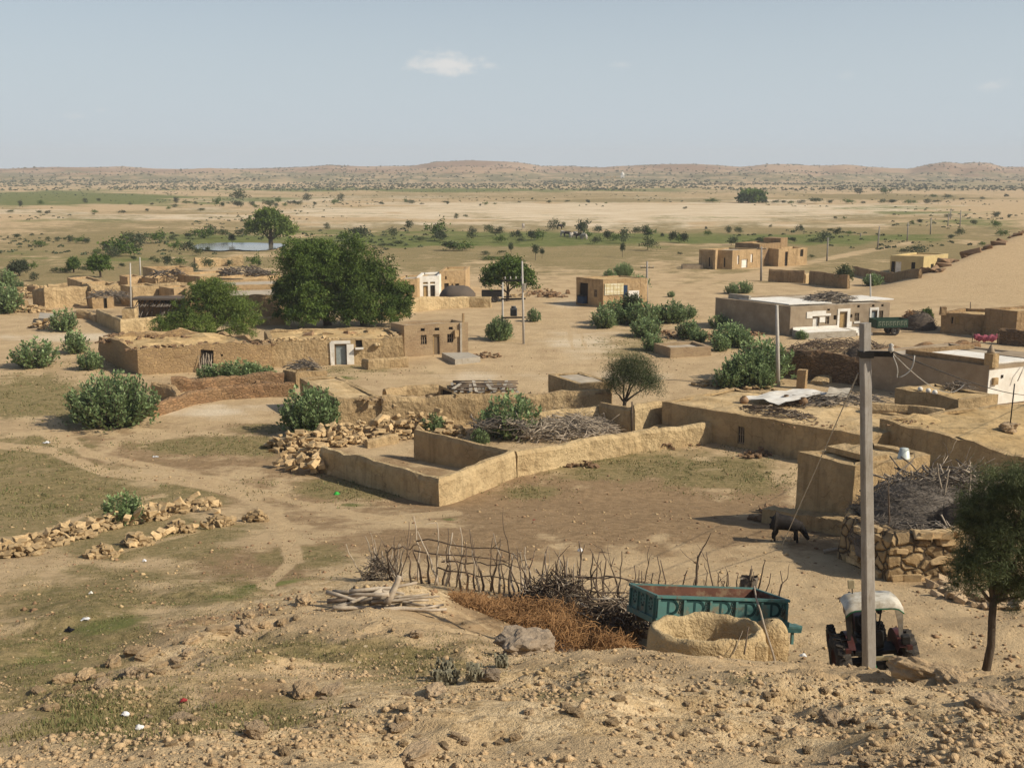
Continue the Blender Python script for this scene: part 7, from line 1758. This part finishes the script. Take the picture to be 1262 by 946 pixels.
scrubs([(205,329,14,16),(221,326,10,14),(241,335,10,10),(254,334,14,15),(284,328,7,9),(312,330,15,14),(320,328,8,9),(195,325,6,8),(164,321,6,9),(80,336,8,12),(44,346,9,13),(101,336,7,10),(68,336,6,9),(40,332,8,10),(230,336,7,9),(188,322,6,8),(150,330,6,9)], 'scrub bush in the green strip behind the hamlet', 'bushes in the green strip behind the hamlet')
scrubs([(440,297,17,33),(425,297,10,18),(486,292,10,14),(489,303,6,13),(505,283,10,11),(536,294,20,22),(544,297,14,26),(519,298,6,11),(552,309,12,24),(568,309,12,26),(583,295,13,13),(601,292,13,10),(613,291,10,14),(616,299,8,15),(636,294,10,13),(641,299,6,10),(655,297,13,14),(664,296,14,15),(682,284,12,13),(695,282,7,6),(716,291,17,17),(725,294,9,11),(736,287,9,11),(733,301,9,14),(750,297,13,14),(758,297,10,12),(767,300,16,14),(787,292,11,10),(795,293,13,12),(802,293,12,11),(816,292,5,7),(799,309,15,17),(830,299,14,12),(838,299,12,12),(402,283,7,9),(476,305,5,14)],
  'dark bush in the green belt across the middle plain', 'bushes of the green belt on the middle plain')
scrubs([(842,300,13,12),(872,290,7,8),(899,288,8,9),(908,291,10,8),(904,302,9,14),(922,301,5,11),(937,301,9,17),(955,300,4,9),(976,299,7,10),(1001,298,5,10),(1017,298,11,18),(1023,287,5,7),(1031,291,9,9),(1047,289,4,7),(985,286,9,9),(949,281,4,4),(1134,276,6,9),(1124,275,4,6),(1168,268,4,9),(1201,278,6,9),(1226,269,7,10),(1228,281,9,11),(1243,268,4,5),(1181,291,9,11),(1173,295,6,9),(1235,291,9,12),(1128,315,11,24),(1118,314,7,12),(1029,270,3,5),(1041,270,3,4),(870,283,4,5),(1000,318,4,7),(918,330,3,6),(605,320,5,20),(597,314,4,12),(620,313,4,9),(838,314,3,6),(1210,303,5,8)],
  'dark bush on the olive flats of the right plain', 'bushes on the olive flats of the right plain')
scrubs([(25,257,10,7),(50,252,6,7),(106,251,6,6),(121,250,5,5),(218,251,7,8),(267,255,11,9),(275,255,6,8),(297,248,12,20),(292,256,8,16),(343,250,8,6),(380,248,8,12),(328,256,8,10),(334,255,7,9),(351,255,5,5),(361,252,5,12),(369,254,6,7),(388,253,4,6),(413,251,6,9),(420,249,9,8),(48,264,4,7),(58,264,4,7),(117,263,4,8),(150,263,4,9),(12,262,3,9),(182,261,4,6),(208,258,4,5),(215,256,4,7),(250,261,4,8),(310,254,5,9),(316,257,5,7),(340,255,5,8),(160,253,3,5),(188,253,3,5),(230,251,4,9),(240,252,3,7)],
  'small dark bush at the edge of the far green field', 'bushes at the edge of the far green field')
scrubs([(469,252,3,8),(500,250,6,4),(508,251,4,12),(548,251,3,8),(552,252,3,4),(598,253,4,6),(592,254,3,4),(677,251,4,5),(724,251,5,6),(747,251,2,3),(563,270,6,6),(573,269,4,5),(844,258,3,5),(877,250,5,16),(942,251,5,8),(955,251,4,10),(966,251,4,9),(975,251,4,8),(987,251,4,10),(1007,251,6,20),(1022,251,4,8),(1047,251,5,14),(1063,251,3,7),(1086,251,5,10),(1101,251,5,14),(1122,251,5,13),(1141,251,5,11),(1156,251,4,9),(1057,240,7,11),(1091,240,8,11),(1240,243,4,7),(1168,245,5,10),(1186,247,3,8),(1150,243,4,7),(1210,246,3,6),(700,250,3,5),(640,250,2,4),(610,252,2,4),(520,252,2,5)],
  'tiny dark bush on the farthest pale flats', 'bushes on the farthest pale flats')
c, k = S(926,250); tree('far_tree', 'large dark round tree alone on the farthest pale flat at the right', c, [(0,0,8*k,12*k,12*k,6.5*k),(-6*k,0,6*k,8*k,9*k,5*k),(7*k,0,6*k,8*k,9*k,5*k)], 150, 16, (1.6,.9), 'leafdark', 640, .6, .2, spread=.35)
for i,(px,py,h,w,lab) in enumerate(((286,302,12,10,'single stemmed sapling on the left shore of the pond'),(630,317,17,8,'thin bare sapling on the pale flat above the round dark tree'),(660,321,18,12,'grey leafless little tree right of the thin bare sapling'),(668,319,12,7,'lower grey little tree at its right side'),(767,317,16,8,'slender sapling above the roof of the brown shop'),(716,292,16,14,'bare trunked tree among the grazing cattle'))):
    c, k = S(px,py); root = thing('sapling', lab, 'sapling', c); a = link('trunk', LOL[i % 2][0], root); b = link('crown', LOL[i % 2][1], root); root.scale = (w*k,w*k,h*k*1.1); root.rotation_euler = (0,0,i)
# scrub far up the hills: nobody could count it
def hill_scrub(n, seed):
    rs = np.random.RandomState(seed); y = np.where(rs.rand(n) < .55, rs.uniform(820,1350,n), rs.uniform(1200,2180,n)); x = rs.uniform(-.56,.56,n)*y
    k = (fbm(x/70, y/110, 3)+.35*rs.rand(n) > .02); x, y = x[k], y[k]; n = len(x); z = H(x,y); s = rs.uniform(.6,1.7,n)*(1+.3*(y > 1300))
    per = 7; d = rs.normal(size=(n,per,3)); d /= np.linalg.norm(d,axis=2)[...,None]; d[...,2] = np.abs(d[...,2])
    P = (np.stack([x,y,z],1)[:,None,:]+d*s[:,None,None]*np.array([1.0,1.0,.8])*.7).reshape(-1,3); m_ = len(P)
    a, b, _ = rand_rot(m_, rs); ss = np.repeat(s,per); V, F = leaves(P-a*ss[:,None]*.6, a, b, ss*1.2, ss*1.0, .2)
    o = link('hill_scrub', mk_mesh('hill_scrub', V, F, M['leafhill'], np.clip(rs.normal(.4,.25,m_),0,1))); o['kind'] = 'stuff'; tag(o, 'scrub dotted over the far hills and their foot', 'scrub')
hill_scrub(10000, 5)
def flat_scrub(n, seed):
    rs = np.random.RandomState(seed); y = 195*(850/195)**rs.rand(n*3); x = rs.uniform(-.55,.55,n*3)*y
    px, py = proj(x,y,0*x); k = (fbm(x/40,y/60,3) > .12) & ~((px > 500) & (py > 255) & (py < 283) & (px < 1100)) & ~((px > 225) & (px < 360) & (py > 296) & (py < 313)); x, y = x[k][:n], y[k][:n]; n = len(x); z = H(x,y); s = rs.uniform(.25,.8,n)
    per = 14; d = rs.normal(size=(n,per,3)); d /= np.linalg.norm(d,axis=2)[...,None]; d[...,2] = np.abs(d[...,2])
    P = (np.stack([x,y,z],1)[:,None,:]+d*s[:,None,None]*np.array([1.0,1.0,.7])*.7).reshape(-1,3); m_ = len(P)
    a, b, _ = rand_rot(m_, rs); ss = np.repeat(s,per); V, F = leaves(P-a*ss[:,None]*.4, a, b, ss*.8, ss*.5, .2)
    o = link('flat_scrub', mk_mesh('flat_scrub', V, F, M['leafgrey'], np.clip(rs.normal(.5,.25,m_),0,1))); o['kind'] = 'stuff'; tag(o, 'low weeds dotted over the plain', 'weeds')
flat_scrub(1300, 6)
# pale shrine with a dome on the far hill foot
c = at_y(767,226,1500); zz = h1(c.x,1500); root = thing('domed_shrine', 'tiny white domed shrine at the foot of the far hills', 'shrine', (c.x,1500,zz))
m = MB(); m.box((c.x,1500,zz+2),(5,4,4)); m.build('body', M['white'], root); m = MB(); m.lathe([(2.4,0),(2.5,1.2),(1.8,2.6),(.8,3.4),(.1,4.6),(0,4.7)], (c.x,1500,zz+4), n=14); m.build('dome', M['white'], root)
for i,(px,w) in enumerate(((750,7),(742,5),(757,4))):
    c = at_y(px,226,1490); zz = h1(c.x,1490); m = MB(); m.box((c.x,1490,zz+1),(w,4,3)); b_ = m.build('hill_house', M['mudlight']); tag(b_, 'tiny pale house left of the white domed shrine', 'house', 'tiny houses beside the domed shrine')
# grazing cattle far out
for i,(px,py,w) in enumerate(((699,291.5,5),(704,293,5),(709,292,5),(713,294,4),(719,293,5),(694,291,4),(690,282,3),(645,281,3),(720,295,4))):
    c = G(px,py+.6); s = (1.5)/1.5
    V = [(-.6,0,1.0),(-.1,0,1.0),(.45,0,1.02),(.8,0,1.1),(1.05,0,.95 if i % 2 else .5),(1.2,0,.85 if i % 2 else .3),(-.62,.18,.5),(-.62,.18,0),(-.6,-.18,.5),(-.6,-.18,0),(.5,.18,.5),(.5,.18,0),(.5,-.18,.5),(.5,-.18,0)]
    E = [(0,1),(1,2),(2,3),(3,4),(4,5),(0,6),(6,7),(0,8),(8,9),(2,10),(10,11),(2,12),(12,13)]
    o = skin_body('cow', M['cattle' if i % 3 else 'goat'], V, E, [.32,.34,.34,.2,.16,.1]+[.12,.08]*4, (c.x,c.y,c.z+.05), i*1.1, 1, 1)
    tag(o, 'pale cow grazing in the green belt of the middle plain' if i % 3 else 'dark cow grazing in the green belt of the middle plain', 'cow', 'pale cattle in the green belt' if i % 3 else 'dark cattle in the green belt')
# grass and weeds on the near ground
def grass(name, n, seed, which, mat, hmin, hmax, ymin=7, ymax=44, thr=.35, pts=None, wid=.012):
    rs = np.random.RandomState(seed); nn = n*6
    y = ymin*(ymax/ymin)**rs.rand(nn); x = rs.uniform(-.52,.52,nn)*(y+1); z = H(x,y); px, py = proj(x,y,z)
    w = np.zeros(nn)
    for (cx,cy,rx,ry,k,*a) in which:
        t = math.radians(a[0] if a else 0); dx, dy = px-cx, py-cy; u = (dx*math.cos(t)+dy*math.sin(t))/rx; v = (-dx*math.sin(t)+dy*math.cos(t))/ry
        w = np.maximum(w, k*np.clip(1.3-np.sqrt(u*u+v*v),0,1))
    w *= np.clip(.5+1.9*fbm(x/.9+3, y/.9, 3), 0, 1)
    k = rs.rand(nn) < w*1.2; x, y, z = x[k][:n], y[k][:n], z[k][:n]; n = len(x)
    h = (hmin+(hmax-hmin)*rs.rand(n)**1.5)*(.6+.8*np.clip(.5+fbm(x/.5,y/.5,2),0,1)); a = rs.rand(n)*6.28; ln = rs.normal(0,.5,n)*h
    b = np.stack([np.cos(a),np.sin(a),0*a],1)*(wid*np.maximum(1,y/16))[:,None]; P = np.stack([x,y,z-.01],1); tip = P+np.stack([np.cos(a+1.3)*ln,np.sin(a+1.3)*ln,h],1)
    V = np.stack([P-b,P+b,tip],1).reshape(-1,3); F = np.arange(n*3).reshape(n,3)
    o = link(name, mk_mesh(name, V, F, M[mat], np.clip(rs.normal(.5,.25,n),0,1))); o['kind'] = 'stuff'
OL = ((110,735,210,45,.75,-10),(60,810,150,60,.95,-14),(230,735,140,30,.7,-12),(130,885,150,60,.8),(340,800,120,32,.6),(500,812,120,30,.7),(420,602,130,18,.8),(300,880,120,25,.5),(380,690,90,26,.6),(260,548,120,15,.6),(640,740,40,8,.3),(60,600,150,60,.45),(150,660,130,35,.4),(800,572,190,26,.7),(900,590,110,22,.9))
grass('dry_grass', 70000, 11, OL, 'grass', .015,.06, wid=.009)
grass('green_grass', 26000, 12, ((60,808,90,30,1.,-14),(140,770,90,14,.9,-12),(280,735,70,8,.9,-12),(330,720,90,6,.9,-8),(110,885,60,28,1.),(80,820,40,14,.9),(300,880,70,14,.5),(500,800,60,10,.4),(555,640,22,5,.8),(430,622,50,6,.6)), 'weed', .015,.06, wid=.009)
grass('green_weeds', 2600, 13, ((735,889,24,10,1.),(690,862,34,9,.8,-18),(715,840,30,5,.5)), 'weed', .06,.22, wid=.006); grass('tawny_weeds', 1500, 14, ((920,840,44,8,.8),(1190,905,60,10,.4),(730,828,30,5,.8)), 'grass', .05,.16, wid=.006)
for i,(px,py,h) in enumerate(((548,838,26),(586,836,20),(540,840,14),(556,842,16),(617,822,14))):
    c = G(px,py); s = 1/ppm(c); m = MB(); r = random.Random(i)
    for j in range(9):
        p1 = c+Vector((r.uniform(-.35,.35)*h*s,r.uniform(-.2,.2)*h*s,h*s*r.uniform(.5,1))); pts = crooked(c, p1, 5, .15, r); m.tube(pts, [.012,.011,.010,.009,.007,.003], 4)
        for q in pts[1:]:
            for _ in range(3): m.box(q+Vector((r.gauss(0,.03),r.gauss(0,.02),r.gauss(0,.02))), (.035,.01,.045), (math.cos(_*2),math.sin(_*2),0), (-math.sin(_*2),math.cos(_*2),0))
    tag(m.build('silvery_weed', M['weedpale']), 'silvery woolly weed standing by the grey boulders', 'weed', 'silvery weeds by the grey boulders')
gravel('stone_bits', 2600, 4, 20, 95, 'rubbledark', .03, .11); gravel('pale_stone_bits', 1500, 5, 20, 95, 'rubble', .03, .10)
OM = ((50,492,100,30,.9),(25,560,75,22,.8),(40,605,150,42,.7),(260,548,120,15,.95),(420,602,130,18,.9),(800,572,190,26,.8),(900,590,110,22,.9),(650,605,60,12,.7),(330,530,90,8,.6),(150,455,120,14,.5),(430,455,90,8,.6),(920,425,40,14,.6),(780,425,60,22,.7),(830,400,70,20,.6))
grass('turf_tufts', 42000, 15, OM, 'grass', .03,.11, 28, 100, wid=.012); grass('turf_green', 9000, 16, OM+((430,622,50,5,.9),(400,466,60,5,.9)), 'weed', .03,.12, 28, 100, wid=.012)
# litter
def scrap(px, py, w, mat, label, name, asp=.6):
    c = G(px,py); s = .7*w/ppm(c); asp *= .55; m = MB(); n = 6; vs = []
    for j in range(n+1):
        for i in range(n+1): vs.append((c.x+(i/n-.5)*s, c.y+(j/n-.5)*s*.7, c.z+.03+asp*s*math.sin(PI*i/n)*math.sin(PI*j/n)))
    m.add(vs, [(j*(n+1)+i,j*(n+1)+i+1,(j+1)*(n+1)+i+1,(j+1)*(n+1)+i) for j in range(n) for i in range(n)], True); m.jit(s*.22, s*.3); m.add([v-Vector((0,0,.006)) for v in m.v], [f[::-1] for f in list(m.f)], True)
    return tag(m.build(name, M[mat]), label, 'litter')
scrap(415,609,11,'greenplastic','bright green scrap lying in the shade before the open enclosure','plastic_scrap'); scrap(155,883,14,'plastic','white plastic scrap on the grass at the lower left','plastic_scrap'); scrap(172,900,14,'plastic','crumpled pale wrapper below the white scrap at the lower left','plastic_scrap')
scrap(715,679,9,'plastic','white bag caught behind the stick fence','plastic_bag', 1.0); scrap(226,866,13,'redplastic','red printed wrapper on the brown soil at the lower left','plastic_scrap'); scrap(86,778,14,'blackplastic','black rag on the left slope','rag', .8)
scrap(105,764,14,'plastic','long white scrap above the black rag on the left slope','plastic_scrap', .2); scrap(178,692,7,'plastic','white scrap below the thinner stone row','plastic_scrap',1.0); scrap(990,808,11,'plastic','white scrap on the sand left of the tractor','plastic_scrap',.3); scrap(192,563,9,'plastic','pale scrap beside the dirt track fork','plastic_scrap',.3); scrap(658,641,4,'redplastic','small red scrap on the brown yard behind the fence','plastic_scrap',.3); scrap(57,546,12,'plastic','grey white litter beside the dirt track at the left','plastic_scrap',.3); scrap(112,732,7,'cloth','small pale bundle on the left slope','bundle',1.0)
# second trailer and the cart under the round tree
def small_trailer(px, py, wpx, label, mat, rz, hb=.75, name='farm_trailer', motif=True):
    c = G(px,py); s = wpx/ppm(c); root = thing(name, label, 'trailer', c); root.rotation_euler = (0,0,0); e = Vector((math.cos(rz),math.sin(rz),0)); f_ = Vector((-e.y,e.x,0)); W = s*.5
    z0 = c.z+.75
    for nm_, ctr, d in (('side_panel',f_*-W/2,(s,.06,hb)),('side_panel',f_*W/2,(s,.06,hb)),('end_panel',e*-s/2,(.06,W,hb)),('end_panel',e*s/2,(.06,W,hb))):
        m = MB(); m.box(c+ctr+Vector((0,0,.75+hb/2)), d, e, f_); m.build(nm_, M[mat], root)
    m = MB(); m.box(c+Vector((0,0,.72)), (s,W,.08), e, f_); m.box(c+e*(s/2+.5)+Vector((0,0,.6)), (1.0,.12,.12), e, f_); m.build('chassis', M['iron'], root)
    for sg in (-1,1): wheel(root, c+e*s*.12+f_*sg*W*.42+Vector((0,0,.42)), f_, .42, .22, 'steel', 18, False)
    if motif:
        m = MB()
        for k in range(8):
            q = c+f_*(-W/2-.045)+e*(-s*.42+s*.84*k/7)+Vector((0,0,.75+hb*.5)); m.box(q+Vector((0,0,.18)),(.28,.02,.08),e,f_); m.box(q-e*.08,(.07,.022,.45),e,f_); m.box(q+e*.1-Vector((0,0,.05)),(.07,.018,.2),e,f_)
        m.build('painted_letters', M['lettering'], root)
    return root
small_trailer(1094,412,40,'dark green lettered farm trailer parked before the white framed doors', 'greentr', .15)
small_trailer(607,372,26,'black box cart in the shade of the round dark tree', 'black', .0, .6, 'cart', False)
for o in list(SC.objects):
    if o.parent is None and 'label' in o and 'kind' not in o: o['kind'] = 'thing'
